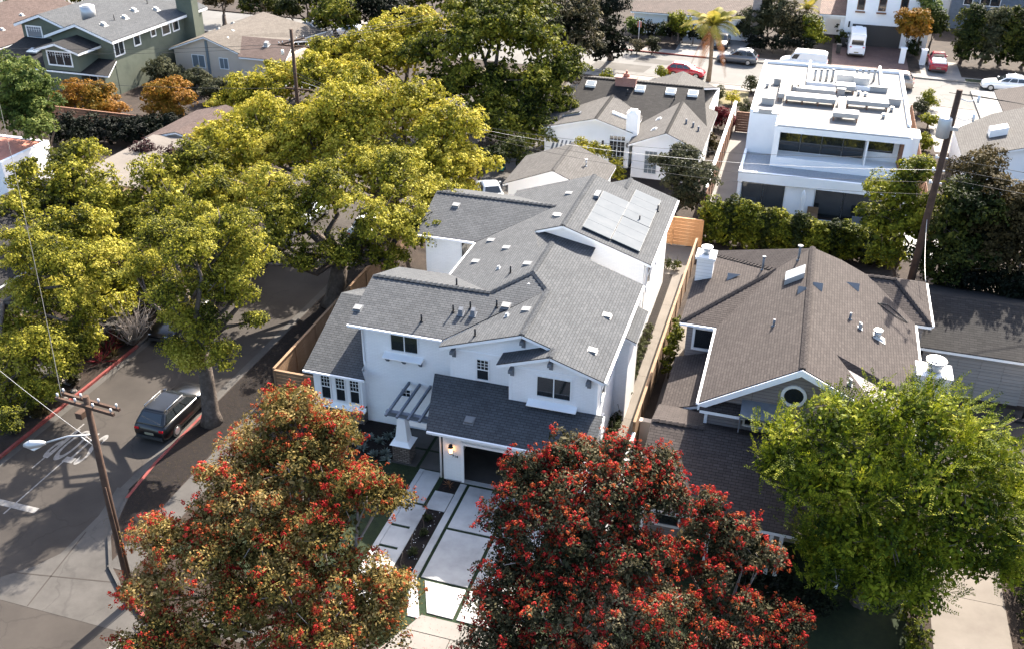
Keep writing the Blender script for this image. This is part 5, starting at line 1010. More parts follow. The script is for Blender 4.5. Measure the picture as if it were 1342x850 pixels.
# ------------------------------------------------------------------ cars
def car(name, label, kind, paintm, loc, heading, group='parked vehicles', rack=False):
    K = {'suv': (4.7, 1.92, 1.62, 1.06), 'sedan': (4.6, 1.82, 1.45, .92), 'hatch': (4.3, 1.78, 1.52, .98), 'minivan': (4.95, 1.95, 1.76, 1.1), 'cargo': (5.4, 2.0, 2.05, 1.25), 'sprinter': (5.9, 2.0, 2.75, 1.45), 'pickup': (5.4, 1.95, 1.8, 1.12)}[kind]
    L, W, H, Bz = K; hl, w = L / 2, W / 2
    t = thing(name, label, 'van' if kind in ('cargo', 'sprinter', 'minivan') else ('pickup' if kind == 'pickup' else 'car'), (0, 0, 0), group)
    hood = {'suv': .30, 'sedan': .30, 'hatch': .27, 'minivan': .22, 'cargo': .2, 'sprinter': .16, 'pickup': .27}[kind]
    hb = hl - L * hood                                     # x of windscreen base
    if kind == 'sedan': rb, rt, ft = -hl + .75, -hl + 1.35, hb - .75
    elif kind == 'pickup': rb, rt, ft = -.45, -.35, hb - .65
    elif kind in ('cargo', 'sprinter'): rb, rt, ft = -hl + .04, -hl + .14, hb - .55
    else: rb, rt, ft = -hl + .10, -hl + .62, hb - .95
    st = [(-hl, Bz - .38, .86), (-hl + .05, Bz - .10, .94), (-hl + .28, Bz, .99), (-hl + .9, Bz, 1.0), (0, Bz - .02, 1.0), (hb, Bz - .03, .99), (hb + (hl - hb) * .5, Bz - .12, .97), (hl - .22, Bz - .25, .92), (hl - .04, Bz - .42, .84), (hl, Bz - .55, .76)]
    if kind == 'pickup': st[1:4] = [(-hl + .05, Bz - .06, .95), (-hl + .2, Bz, .99), (-hl + .9, Bz, 1.0)]
    b = MB(); rings = []
    for x, zt, f in st:
        ww_ = w * f; zb = .24 if -hl + .1 < x < hl - .1 else .34
        rings.append([(x, -ww_ * .92, zb), (x, -ww_, zb + .16), (x, -ww_ * 1.0, (zb + zt) / 2 + .05), (x, -ww_ * .97, zt - .10), (x, -ww_ * .88, zt), (x, 0, zt + .03), (x, ww_ * .88, zt), (x, ww_ * .97, zt - .10), (x, ww_, (zb + zt) / 2 + .05), (x, ww_, zb + .16), (x, ww_ * .92, zb)])
    n = len(rings[0])
    for r in rings: b.v += r
    for k in range(len(rings) - 1):
        for q in range(n):
            a0, a1 = k * n + q, k * n + (q + 1) % n; b.f.append((a0, a0 + n, a1 + n, a1)); b.m.append(0); b.smooth.append(q not in (n - 1,))
    b.f.append(tuple(range(n))); b.m.append(0); b.smooth.append(False); e = (len(rings) - 1) * n; b.f.append(tuple(e + q for q in range(n - 1, -1, -1))); b.m.append(0); b.smooth.append(False)
    b.build('body', paintm, t)
    # greenhouse
    tw = .70 if kind not in ('cargo', 'sprinter') else .88
    bot = [(rb, -w * .90, Bz - .02), (hb, -w * .90, Bz - .05), (hb, w * .90, Bz - .05), (rb, w * .90, Bz - .02)]
    top = [(rt, -w * tw, H - .05), (ft, -w * tw, H - .05), (ft, w * tw, H - .05), (rt, w * tw, H - .05)]
    g = MB(); g.hexa(bot, top); c = [(rt + .12, -w * tw + .1, H), (ft - .12, -w * tw + .1, H), (ft - .12, w * tw - .1, H), (rt + .12, w * tw - .1, H)]; g.hexa(top, c); g.build('cabin', paintm, t, bevel=.09)
    def pane(nm, q4, u0, u1, v0, v1, off):
        q4 = [np.array(p, float) for p in q4]; P = lambda u, v: (q4[0] * (1 - u) + q4[1] * u) * (1 - v) + (q4[3] * (1 - u) + q4[2] * u) * v
        nn = np.cross(q4[1] - q4[0], q4[3] - q4[0]); nn /= np.linalg.norm(nn)
        pts = [P(u0, v0), P(u1, v0), P(u1, v1), P(u0, v1)]; m = MB(); m.hexa([p - nn * .02 for p in pts], [p + nn * off for p in pts]); m.build(nm, 'window_glass', t)
    R, Lf = [bot[0], bot[1], top[1], top[0]], [bot[2], bot[3], top[3], top[2]]
    if kind in ('cargo', 'sprinter'):
        for S in (R, Lf): u = (.80, .96) if S is R else (.04, .20); pane('side_window', S, *u, .12 if kind == 'cargo' else .05, .8 if kind == 'cargo' else .55, .012)
        pane('rear_window', [bot[3], bot[0], top[0], top[3]], .12, .88, .15 if kind == 'cargo' else .05, .75 if kind == 'cargo' else .5, .012)
    else:
        cuts = (.06, .36, .66, .95) if kind != 'pickup' else (.06, .5, .95)
        for u0, u1 in zip(cuts[:-1], cuts[1:]):
            pane('side_window', R, u0 + .012, u1 - .012, .14, .82, .014); pane('side_window', Lf, 1 - u1 + .012, 1 - u0 - .012, .14, .82, .014)
        pane('rear_window', [bot[3], bot[0], top[0], top[3]], .1, .9, .12, .88, .012)
    pane('windscreen', [bot[1], bot[2], top[2], top[1]], .06, .94, .05, .93, .012)
    wr = .34 if kind not in ('sprinter', 'cargo') else .36
    for sx in (-1, 1):
        for sy in (-1, 1):
            cx = sx * L * .29 + (.05 if sx > 0 else -.02); cy = sy * (w - .10)
            m = MB(); m.tube([(cx, cy - .11, wr), (cx, cy + .11, wr)], wr, 18); wo = m.build('wheel', 'tyre', t)
            m = MB(); m.tube([(cx, cy + sy * .10, wr), (cx, cy + sy * .118, wr)], [wr * .64, wr * .6], 14); m.build('rim', 'alloy', wo)
    for sy in (-1, 1):
        m = MB(); m.hexa([(hl - .32, sy * w * .58 - .14, Bz - .44), (hl - .02, sy * w * .58 - .14, Bz - .5), (hl - .05, sy * w * .58 + .14, Bz - .5), (hl - .34, sy * w * .58 + .14, Bz - .44)], [(hl - .32, sy * w * .60 - .14, Bz - .25), (hl - .1, sy * w * .60 - .14, Bz - .34), (hl - .13, sy * w * .60 + .14, Bz - .34), (hl - .34, sy * w * .60 + .14, Bz - .25)]); m.build('headlight', 'lamp_clear', t)
        m = MB(); m.box(-hl - .012, -hl + .16, sy * w * .74 - .13, sy * w * .74 + .11, Bz - .27, Bz - .16); m.build('tail_light', 'lamp_red', t)
        m = MB(); m.box(hb - .35, hb - .18, sy * (w + .06) - .08, sy * (w + .06) + .08, Bz - .02, Bz + .13); m.build('mirror', paintm, t)
        if kind == 'suv': m = MB(); m.tube([(rt + .2, sy * w * .68, H + .05), (ft - .1, sy * w * .68, H + .05)], .025, 6); m.box(rt + .2, rt + .25, sy * w * .68 - .02, sy * w * .68 + .02, H - .06, H + .05); m.box(ft - .2, ft - .15, sy * w * .68 - .02, sy * w * .68 + .02, H - .06, H + .05); m.build('roof_rail', 'alloy', t)
    m = MB(); m.box(-hl - .02, -hl + .02, -.26, .26, .55, .68); m.build('number_plate', 'plate', t)
    m = MB(); m.box(-hl - .05, -hl + .15, -w * .8, w * .8, .30, .46); m.build('bumper', 'plastic_black', t); m = MB(); m.box(hl - .12, hl + .05, -w * .72, w * .72, .28, .44); m.build('bumper', 'plastic_black', t)
    if rack:
        for y in (-.5, .5): m = MB(); m.box(rt + .3, ft - .1, y - .03, y + .03, H + .1, H + .16); m.build('ladder_rail', 'alloy', t)
        for k in range(8): x = rt + .4 + k * (ft - rt - .6) / 7; m = MB(); m.box(x - .03, x + .03, -.55, .55, H + .02, H + .1); m.build('ladder_rung', 'alloy', t)
    if kind == 'sprinter': m = MB(); m.hexa([(-.2, -.45, H), (1.3, -.45, H), (1.3, .45, H), (-.2, .45, H)], [(0, -.35, H + .14), (1.1, -.35, H + .14), (1.1, .35, H + .14), (0, .35, H + .14)]); m.build('roof_unit', 'plastic_white', t)
    if kind == 'pickup':
        for k in range(5): m = MB(); m.box(-hl + .1 + k * .4, -hl + .45 + k * .4, -.75 + .1 * (k % 2), .75 - .1 * (k % 3), Bz + .0, Bz + .18 + .06 * (k % 3)); m.build('load', 'plastic_white', t)
    t.location = loc; t.rotation_euler = (0, 0, heading); ROOTLOC[t.name] = np.array(loc, float)
    return t
PI = math.pi; RZ_ = -.125
car('parked_suv', 'black SUV parked under the tree on the left street', 'suv', 'paint_black', (-29.05, 35.45, RZ_), PI / 2)
car('parked_sedan', 'dark sedan parked at the far kerb facing the camera, near bare twigs', 'sedan', 'paint_black', (-34.4, 43.9, RZ_), -PI / 2)
car('parked_sedan', 'second dark car at the left kerb, behind the first dark sedan', 'hatch', 'paint_blue', (-34.4, 49.4, RZ_), -PI / 2)
car('parked_suv', 'dark SUV in the tree shade with pale hood, left kerb of the street', 'suv', 'paint_grey', (-34.4, 55.2, RZ_), -PI / 2)
car('parked_hatchback', 'silver hatchback at the left kerb, glimpsed through yellow leaves', 'hatch', 'paint_silver', (-34.4, 61.0, RZ_), -PI / 2)
car('parked_sedan', 'white sedan glimpsed behind the thick leaning trunk on the street', 'sedan', 'paint_white', (-29.1, 60.5, RZ_), PI / 2)
car('parked_sedan', 'silver blue car parked in the driveway beside the small rear garage', 'sedan', 'paint_silver', (-22.6, 69.2, .012), PI / 2 + .5)
car('parked_suv', 'grey SUV parked across the street right of the palm', 'suv', 'paint_grey', (-7.75, 118.1, RZ_), PI - .05)
car('parked_hatchback', 'red hatchback parked behind the white bungalow roof', 'hatch', 'paint_red', (-12.7, 110.3, RZ_), -.05)
car('work_van', 'white work van with ladder rack behind the modern house roof', 'cargo', 'paint_white', (-.2, 117.8, RZ_), PI - .05, rack=True)
car('camper_van', 'tall white van parked on brick driveway before the dark garage door', 'sprinter', 'paint_white', (5.7, 127.5, .02), PI / 2)
car('minivan', 'tan minivan on the back street right of the modern house', 'minivan', 'paint_tan', (9.2, 113.3, RZ_), PI - .05)
car('pickup_truck', 'red pickup with white load parked nose in beside tall hedge', 'pickup', 'paint_maroon', (14.7, 122.8, .02), PI / 2)
car('parked_crossover', 'white crossover parked by the tall hedge at the right edge', 'suv', 'paint_white', (21.2, 116.0, RZ_), PI - .05)
car('parked_sedan', 'black car in the driveway behind the palm trunk', 'sedan', 'paint_black', (-10.3, 125.0, .02), -PI / 2)
car('parked_sedan', 'pale blue car beyond the beige house roof, nearer the house', 'sedan', 'paint_silver', (-62.5, 115.2, RZ_), PI)
car('parked_hatchback', 'white car beyond the beige house roof, nearer the dark tree', 'hatch', 'paint_white', (-56.5, 115.0, RZ_), PI)

# ------------------------------------------------------------------ utility poles and wires
def cross_arm(t, c, d, L, n=4, name='cross_arm'):
    c, d = np.array(c, float), np.array([*d, 0.0]); d /= np.linalg.norm(d); s = np.array([-d[1], d[0], 0]); b = MB(); u = np.array([0, 0, .06])
    p = [c - d * L / 2 - s * .05, c + d * L / 2 - s * .05, c + d * L / 2 + s * .05, c - d * L / 2 + s * .05]; b.hexa([q - u for q in p], [q + u for q in p]); o = b.build(name, 'pole_wood', t)
    for k in range(n): q = c + d * L * (-.46 + .92 * k / (n - 1)) + u; i = MB(); i.tube([q, q + [0, 0, .08], q + [0, 0, .18]], [.02, .05, .035], 8); i.build('insulator', 'galvanised', o)
PL = np.array([-23.35, 23.6, 0.])
pl = thing('utility_pole', 'brown wooden utility pole with street lamp at the left corner', 'utility pole', PL)
b = MB(); b.tube([PL, PL + [0.05, 0, 5], PL + [.2, 0, 10.1]], [.17, .15, .115], 12); b.build('pole', 'pole_wood', pl)
for dy in (-.16, .16): cross_arm(pl, PL + [.2, dy, 9.75], (1, -.1), 2.7)
ar = PL + [.1, 0, 8.35]; lp = at(58, 580, 8.2); hd = lp - ar; hd[2] = 0; hd /= np.linalg.norm(hd)
b = MB(); b.tube([ar, ar + (lp - ar) * .5 + [0, 0, .12], lp], .035, 8); b.tube([ar - [0, 0, .6], ar + (lp - ar) * .25], .02, 6); b.build('lamp_arm', 'galvanised', pl)
b = MB(); b.tube([lp - hd * .05, lp + hd * .15, lp + hd * .5, lp + hd * .72], [.06, .13, .17, .06], 10); b.build('lamp_head', 'galvanised', pl)
b = MB(); b.tube([lp + hd * .12 - [0, 0, .10], lp + hd * .4 - [0, 0, .19], lp + hd * .64 - [0, 0, .09]], [.04, .10, .03], 10); b.build('lamp_lens', 'lamp_clear', pl)
b = MB(); b.box(PL[0] - .32, PL[0] - .05, PL[1] - .18, PL[1] + .18, 9.1, 9.35); b.build('junction_box', 'pole_wood', pl)
b = MB(); b.tube([PL + [.19, -.15, .1], PL + [.2, -.16, 6]], .03, 6); b.build('conduit', 'pole_wood', pl)
PRT = ony(1258, 118, 57.2); PR = ony(1200, 366, 57.0); PR[2] = 0; PR[0] = PRT[0] - .25
pr_ = thing('utility_pole', 'tall dark utility pole carrying a grey transformer at right', 'utility pole', PR)
b = MB(); b.tube([PR, (PR + PRT) / 2, PRT], [.24, .21, .16], 12); b.build('pole', 'pole_wood', pr_)
lerp = lambda f: PR + (PRT - PR) * f
tp = ony(1237, 168, 56.9); b = MB(); b.tube([tp - [0, 0, .55], tp - [0, 0, .5], tp + [0, 0, .5], tp + [0, 0, .6]], [.30, .36, .36, .30], 16); b.box(tp[0] + .3, tp[0] + .75, tp[1] - .05, tp[1] + .1, tp[2] - .1, tp[2] + .1); b.build('transformer', 'galvanised', pr_)
for k, f in enumerate((.97, .90)): q = lerp(f); b = MB(); b.tube([q, q + [.6, -.2, -.1], q + [1.0, -.3, .15]], .03, 6); b.tube([q + [1.0, -.3, -.1], q + [1.0, -.3, .35]], .07, 8); b.build('cutout_switch', 'plastic_white', pr_)
for k, f in enumerate((.64, .69, .74)): q = lerp(f); b = MB(); b.tube([q + [-.25, 0, 0], q + [.3, 0, 0]], .05, 8); b.tube([q + [-.32, 0, -.08], q + [-.32, 0, .14]], .06, 8); b.build('insulator', 'plastic_white', pr_)
PB = ony(388, 128, 72); PBT = ony(382, 45, 72)
PB0 = np.array([PB[0], 72, 0.])
pb = thing('utility_pole', 'dark utility pole rising from yellow trees near the beige house', 'utility pole', PB0)
b = MB(); b.tube([PB0, PBT + [0, 0, .4]], [.18, .13], 12); b.build('pole', 'pole_wood', pb)
for dz, ll in ((-.6, 2.6), (-1.0, 2.9), (-4.6, 2.4)):
    cross_arm(pb, PBT + [0, .16, dz], (1, .0) if dz != -.6 else (.3, 1), ll)
b = MB(); b.tube([PBT + [-1.0, 0, -1.35], PBT + [-1.0, 0, -1.75]], .12, 10); b.build('insulator', 'plastic_white', pb)
def wire(a, c, sag, label, mat='wire_black', r=.016, n=14):
    a, c = np.array(a, float), np.array(c, float); b = MB(); pts = [a + (c - a) * k / n - [0, 0, 4 * sag * (k / n) * (1 - k / n)] for k in range(n + 1)]
    b.tube(pts, r, 5); o = b.build('power_line', mat); tag(o, label, 'wire', 'overhead wires'); return o
WL = ('upper', 'second', 'third', 'lowest')
for k in range(4): wire(lerp(.74 - .05 * k) + [-.3, 0, 0], PBT + [1.2 - .7 * k, 0, -4.4 + .5 * k], 1.6 + .25 * k, f'{WL[k]} overhead wire crossing before the modern house to the back pole', 'wire_pale' if k == 1 else 'wire_black', .012)
for k in range(3): wire(lerp(.98) + [.5 - .5 * k, 0, .1], np.array([70, 62 + 3 * k, 12.0]), 1.2, f'{WL[k]} overhead wire leaving the transformer pole to the right', 'wire_black')
for k in range(3): wire(lerp(.66 + .04 * k) + [.3, 0, 0], np.array([70, 64, 7.6 + .7 * k]), 1.5, f'{WL[k]} low cable from transformer pole past the grey roof house', 'wire_black')
for k in range(3): wire(PBT + [-1.2 + .8 * k, 0, -.7], np.array([-22 + 2.2 * k, 130, 10.5]), 1.3, f'{WL[k]} pale wire from back pole towards the dark green tree', 'wire_black', .012)
for k in range(3): wire(PBT + [-1.1, .2 * k, -.9 - .3 * k - 3.2 * (k == 2)], np.array([-110, 66 + 2 * k, 9.5 - 1.2 * k]), 1.8, f'{WL[k]} overhead wire passing before the green house', 'wire_black')
wire(PL + [-.9, 0, 9.85], (-60, 60, 9), 2.0, 'overhead wire leaving the corner lamp pole up the left street'); wire(PL + [.2, 0, 7.9], (-45, 36, 4.0), .4, 'low service wire from corner lamp pole over the left kerb', 'wire_pale', .009)
wire(lerp(.5), (8.0, 51.0, 6.2), .4, 'pale service wire from transformer pole to the taupe house roof', 'wire_pale', .014)
# bins, mail and small things
def wheelie(x, y, mat, label):
    t = thing('wheelie_bin', label, 'bin', (x, y, 0)); b = MB(); b.hexa([(x - .22, y - .25, .05), (x + .22, y - .25, .05), (x + .22, y + .25, .05), (x - .22, y + .25, .05)], [(x - .29, y - .34, 1.0), (x + .29, y - .34, 1.0), (x + .29, y + .34, 1.0), (x - .29, y + .34, 1.0)]); b.build('bin_body', mat, t)
    b = MB(); b.hexa([(x - .31, y - .36, 1.003), (x + .31, y - .36, 1.003), (x + .31, y + .38, 1.003), (x - .31, y + .38, 1.003)], [(x - .27, y - .3, 1.1), (x + .27, y - .3, 1.1), (x + .27, y + .36, 1.1), (x - .27, y + .36, 1.1)]); b.build('lid', mat, t)
    for s in (-1, 1): b = MB(); b.tube([(x + s * .2, y + .3, .12), (x + s * .27, y + .3, .12)], .12, 10); b.build('wheel', 'tyre', t)
q = at(650, 232); wheelie(q[0], q[1] + 1.5, 'plastic_teal', 'teal wheelie bin in the rear driveway by the silver blue car')
q = at(1098, 70); wheelie(q[0], q[1], 'plastic_black', 'dark wheelie bin by the tall white van'); q = at(1104, 64); wheelie(q[0], q[1] + 1, 'leaf_dark' if False else 'plastic_black', 'dark wheelie bin nearer the red tile porch')
for k, (px, py, lb) in enumerate(((1057, 68, 'white gate post before the red tile porch'), (1181, 83, 'white gate post left of the clipped yellow tree'), (1208, 85, 'white gate post right of the clipped yellow tree'))):
    q = at(px, py); t = thing('gate_post', lb, 'post', (q[0], q[1], 0)); b = MB(); b.box(q[0] - .3, q[0] + .3, q[1] - .3, q[1] + .3, 0, 1.7); b.build('pillar', 'white_stucco', t); b = MB(); b.box(q[0] - .36, q[0] + .36, q[1] - .36, q[1] + .36, 1.703, 1.8); b.build('cap', 'white_paint', t)
q = at(883, 60); t = thing('flag_sign', 'slim post standing in the planted strip across the back street', 'post', (*at(836, 62)[:2], 0)); q = ROOTLOC[t.name]; b = MB(); b.cyl(q, .06, 0, 3.2, 8); b.build('pole', 'grey_metal', t); b = MB(); b.box(q[0] - .25, q[0] + .25, q[1] - .02, q[1] + .02, 2.4, 3.1); b.build('sign_plate', 'terracotta', t); t.name = 'street_sign'; ROOTLOC['street_sign'] = q
# ------------------------------------------------------------------ vegetation
RNG = np.random.default_rng(7)
ORD = ['first', 'second', 'third', 'fourth', 'fifth', 'sixth', 'seventh', 'eighth', 'ninth', 'tenth', 'eleventh', 'twelfth', 'thirteenth', 'fourteenth', 'fifteenth', 'sixteenth', 'seventeenth', 'eighteenth']
DENS = 4.1
def unit(n, zmin=-1.0):
    v = RNG.normal(size=(n * 3 + 8, 3)); v /= np.linalg.norm(v, axis=1)[:, None]; v = v[v[:, 2] > zmin]
    while len(v) < n: v = np.vstack([v, v])
    return v[:n]
def leaves_at(P, N, Lm, Wm, up=.4, jit=.9):
    """rhombic leaf faces at points P facing roughly along N"""
    n = len(P); nn = N + np.array([0, 0, up]) + RNG.normal(size=(n, 3)) * jit * .6; nn /= np.linalg.norm(nn, axis=1)[:, None] + 1e-9
    d = np.cross(nn, RNG.normal(size=(n, 3))); d /= np.linalg.norm(d, axis=1)[:, None] + 1e-9; s = np.cross(nn, d)
    L = (Lm * RNG.uniform(.7, 1.3, n))[:, None] / 2; W = (Wm * RNG.uniform(.7, 1.3, n))[:, None] / 2
    return np.stack([P + d * L, P + s * W, P - d * L, P - s * W], 1)
def clumps(lobes, rc, dens, zmin=-.45):
    C, D = [], []
    for c, r in lobes:
        k = max(2, int(.5 + dens * DENS * (r[0] * r[1] + r[0] * r[2]) / (rc * rc) / 2)); u = unit(k, zmin)
        f = RNG.uniform(.74, 1.06, k)[:, None]; f[: k // 7] *= .6
        C.append(np.array(c) + u * np.array(r) * f); D.append(u)
    return np.vstack(C), np.vstack(D)
def foliage(lobes, rc=.45, dens=1.0, m=45, leaf=(.2, .11), zmin=-.45, up=.4, flat=.75):
    big = lobes
    if lobes[0][1][0] > .75: lobes = heads(lobes)
    C, D = clumps(lobes, rc, dens * (.44 if lobes is not big else 1.0), zmin); k = len(C); R = rc * RNG.uniform(.6, 1.3, k); lobes = big
    u = unit(k * m, -.55); rr = RNG.uniform(.55, 1.05, k * m)[:, None]
    o = u * rr * np.repeat(R, m)[:, None] * np.array([1, 1, flat])
    Q = leaves_at(np.repeat(C, m, 0) + o, u * .8 + np.repeat(D, m, 0) * .4, leaf[0] * LEAF_S, leaf[1] * LEAF_S * 1.15, up)
    return np.vstack([Q, inner(lobes, max(.2, leaf[0] * 2.2), IN_K)]), C, D
def heads(lobes, n=9, f=(.34, .60), zmin=-.3):
    # break every big lobe into smaller rounded heads of twigs with gaps between them
    out = []
    for c, r in lobes:
        r = np.array(r); k = n if r[0] > .8 else 4
        for u in unit(k, zmin):
            q = RNG.uniform(*f); out.append((np.array(c) + u * r * (1.0 - q * .85), tuple(r * q * np.array([1, 1, .85]))))
        out.append((np.array(c), tuple(r * .62)))
    return out
LEAF_S = 1.1; IN_K = 8
def inner(lobes, s, kk=8):
    # coarser leaf sprays inside the crown, so that little daylight passes through its middle
    A, B = [], []
    for c, r in lobes:
        k = max(10, int(kk * r[0] * r[0] / (s * s))); u = unit(k); A.append(np.array(c) + u * np.array(r) * RNG.uniform(.25, .78, k)[:, None]); B.append(u)
    A, B = np.vstack(A), np.vstack(B); return leaves_at(A, B, s, s * .6, .3)
def sprays(lobes, dens=1.0, ln=(.8, 1.5), n=15, leaf=(.13, .05), zmin=-.5):
    C, D = clumps(heads(lobes, 8), .36, dens * .6, zmin); k = len(C)
    d = D + RNG.normal(size=(k, 3)) * .35 + np.array([.45, .25, .45]); d /= np.linalg.norm(d, axis=1)[:, None]
    L = RNG.uniform(*ln, k); out = []
    side = np.cross(d, np.array([0, 0, 1.0]) + RNG.normal(size=(k, 3)) * .25); side /= np.linalg.norm(side, axis=1)[:, None]; upv = np.cross(side, d)
    for j in range(n):
        f = j / (n - 1) - .35; p = C + d * (L * f)[:, None] - np.array([0, 0, 1.0]) * (.22 * max(0, f) ** 2)
        for sg in (-1, 1):
            dd = side * sg * .8 + d * .6 + RNG.normal(size=(k, 3)) * .15; dd /= np.linalg.norm(dd, axis=1)[:, None]
            ll = leaf[0] * (1.15 - .7 * abs(f + .0)) * RNG.uniform(.7, 1.3, k)[:, None]; ww = np.cross(upv, dd) * leaf[1] / 2
            out.append(np.stack([p, p + dd * ll * .5 + ww, p + dd * ll, p + dd * ll * .5 - ww], 1))
    return np.vstack(out + [inner(lobes, .24, 16)]), C, D
def puffs(C, r, m, leaf):
    k = len(C); u = unit(k * m, -.4); return leaves_at(np.repeat(C, m, 0) + u * (r * RNG.uniform(.7, 1.2, k * m))[:, None] * .8, u, leaf[0], leaf[1], .1, .5)
def part_mesh(name, P, mat, parent, kind=None):
    off = root_loc(parent); me = quads_mesh(name, P - off, [mat]); o = bpy.data.objects.new(name, me); COL.objects.link(o); o.parent = parent
    if kind: o['kind'] = kind
    return o
def LB_(px, py, rpx, y, sq=.85, sy=1.0):
    c = ony(px, py, y); rpx = rpx * 1.2; r = rpx * depth(c) / F_PX; return (c, (r, r * sy, r * sq))
def LZ(px, py, rpx, z, sq=.85):
    c = at(px, py, z); r = rpx * depth(c) / F_PX; return (c, (r, r, r * sq))
def limbs(b, base, fork, lobes, r0, twigs=3, rmin=.02, bend=.25):
    base, fork = np.array(base, float), np.array(fork, float); mid = (base + fork) / 2 + [*RNG.normal(size=2) * .12, 0]
    b.tube([base - [0, 0, .1], base + (mid - base) * .25, mid, fork], [r0 * 1.45, r0 * 1.05, r0 * .9, r0 * .75], 10)
    for c, r in lobes:
        c = np.array(c); v = c - fork; L = np.linalg.norm(v); k = RNG.normal(size=(2, 3)) * L * bend * .4
        p = [fork - v * .02, fork + v * .35 + k[0], fork + v * .7 + k[1], c]; rr = r0 * min(.62, .30 + .08 * r[0]); b.tube(p, [rr, rr * .75, rr * .5, rr * .3], 7)
        for u in unit(twigs, -.3):
            e = c + u * np.array(r) * RNG.uniform(.7, 1.0); m_ = (c + e) / 2 + RNG.normal(size=3) * r[0] * .12; s = p[2] + (c - p[2]) * RNG.uniform(0, 1); b.tube([s, m_, e], [rr * .3, rr * .2, max(rmin * .4, .012)], 5)
def LG(px, py, rpx, sq=.85, lift=0.0):
    # a lobe whose foot is `lift` above the ground, seen at this pixel
    z = 1.0
    for _ in range(6): c = at(px, py, z); r = rpx * depth(c) / F_PX; z = lift + r * sq
    return (c, (r, r, r * sq))
BAD = []
def tree(name, label, base, lobes, leafm, trunk_r=.25, fork=None, rc=.45, dens=1.0, m=42, leaf=(.2, .11), bark='bark', group=None, zmin=-.45, twigs=3, style='clump', cat='tree', up=.4, flat=.75):
    base = np.array([base[0], base[1], 0.0]); t = thing(name, label, cat, base, group)
    cz = np.mean([l[0] for l in lobes], 0); f = np.array([base[0] + (cz[0] - base[0]) * .3, base[1] + (cz[1] - base[1]) * .3, max(1.2, min(l[0][2] - l[1][2] for l in lobes) * .8)]) if fork is None else np.array(fork, float)
    BAD.extend([(label[:40], [round(float(q), 1) for q in c], round(float(r[2]), 1)) for c, r in lobes if c[2] - r[2] < -.4])
    b = MB(); limbs(b, base, f, lobes, trunk_r, twigs); b.build('trunk', bark, t)
    if style == 'spray': P, C, D = sprays(lobes, dens)
    else: P, C, D = foliage(lobes, rc, dens, m, leaf, zmin, up, flat)
    part_mesh('crown', P, leafm, t)
    return t, C, D
# --- yellow-green street trees on the left
tree('street_tree', 'yellow green tree with thick grey trunk beside the black SUV', (-27.0, 35.5), [LB_(240, 420, 26, 36), LB_(292, 468, 20, 35.0), LB_(245, 470, 22, 35.0), LB_(200, 350, 26, 38), LB_(205, 315, 28, 41), LB_(255, 285, 30, 42), LB_(180, 360, 18, 39), LB_(310, 385, 24, 37.5), LB_(252, 330, 32, 36), LB_(225, 385, 28, 35.2), LB_(290, 365, 36, 37), LB_(262, 430, 30, 35.5), LB_(330, 330, 30, 38.5), LB_(215, 310, 26, 38), LB_(300, 300, 34, 39), LB_(335, 420, 16, 37), LB_(235, 460, 20, 35)], 'leaf_camphor', .44, (-27.1, 35.9, 4.4), rc=.4, dens=.85, m=76, leaf=(.115, .066), bark='bark', twigs=6)
tree('street_tree', 'big yellow tree with leaning forked trunk next to the street fence', (-26.6, 49.2), [LB_(380, 290, 42, 49), LB_(340, 245, 40, 50), LB_(430, 250, 44, 51), LB_(490, 290, 42, 49), LB_(540, 300, 36, 50), LB_(455, 330, 30, 48), LB_(515, 240, 46, 53), LB_(575, 265, 34, 54), LB_(400, 340, 22, 47), LB_(505, 340, 22, 48.5), LB_(330, 345, 24, 45), LB_(360, 315, 26, 47), LB_(300, 325, 24, 46)], 'leaf_camphor', .62, (-26.2, 50, 3.2), rc=.42, dens=.75, m=64, leaf=(.145, .082), twigs=5)
tree('street_tree', 'largest golden yellow tree, its round crown left of the rear grey roof', (-27.0, 60.5), [LB_(390, 190, 55, 60), LB_(460, 160, 58, 62), LB_(530, 150, 52, 63), LB_(590, 175, 46, 62), LB_(615, 215, 34, 61), LB_(560, 220, 48, 59), LB_(480, 210, 52, 59), LB_(330, 200, 44, 59), LB_(600, 250, 26, 59), LB_(345, 160, 36, 62)], 'leaf_yellow', .5, None, rc=.45, dens=.95, m=44, leaf=(.19, .105))
tree('street_tree', 'golden tree behind the dark utility pole, near the beige house', (-34.5, 80), [LB_(330, 118, 34, 79), LB_(375, 108, 36, 80), LB_(420, 105, 36, 80), LB_(460, 110, 32, 80), LB_(345, 150, 30, 78), LB_(300, 135, 22, 78)], 'leaf_yellow', .4, None, rc=.5, dens=.8, m=40, leaf=(.24, .13))
tree('street_tree', 'pale yellow tree under the white wires at the top', (-38, 92), [LB_(455, 75, 36, 91), LB_(500, 65, 38, 92), LB_(425, 70, 26, 91), LB_(530, 80, 30, 91), LB_(480, 95, 30, 89), LB_(520, 45, 34, 95), LB_(560, 35, 30, 97)], 'leaf_yellow', .4, None, rc=.55, dens=.75, m=38, leaf=(.27, .15))
tree('street_tree', 'olive yellow tree at the left edge above the red kerb', (-42.2, 38.2), [LB_(35, 330, 40, 40), LB_(85, 345, 38, 39), LB_(50, 395, 38, 38.5), LB_(105, 395, 32, 38), LB_(20, 440, 34, 37.5), LB_(75, 445, 28, 37.5), LB_(130, 345, 30, 40), LB_(10, 500, 26, 34.5), LB_(45, 505, 24, 34.5), LB_(110, 430, 20, 37.5)], 'leaf_camphor', .34, (-42, 38.6, 3.0), rc=.4, dens=.7, m=78, leaf=(.12, .068), twigs=5)
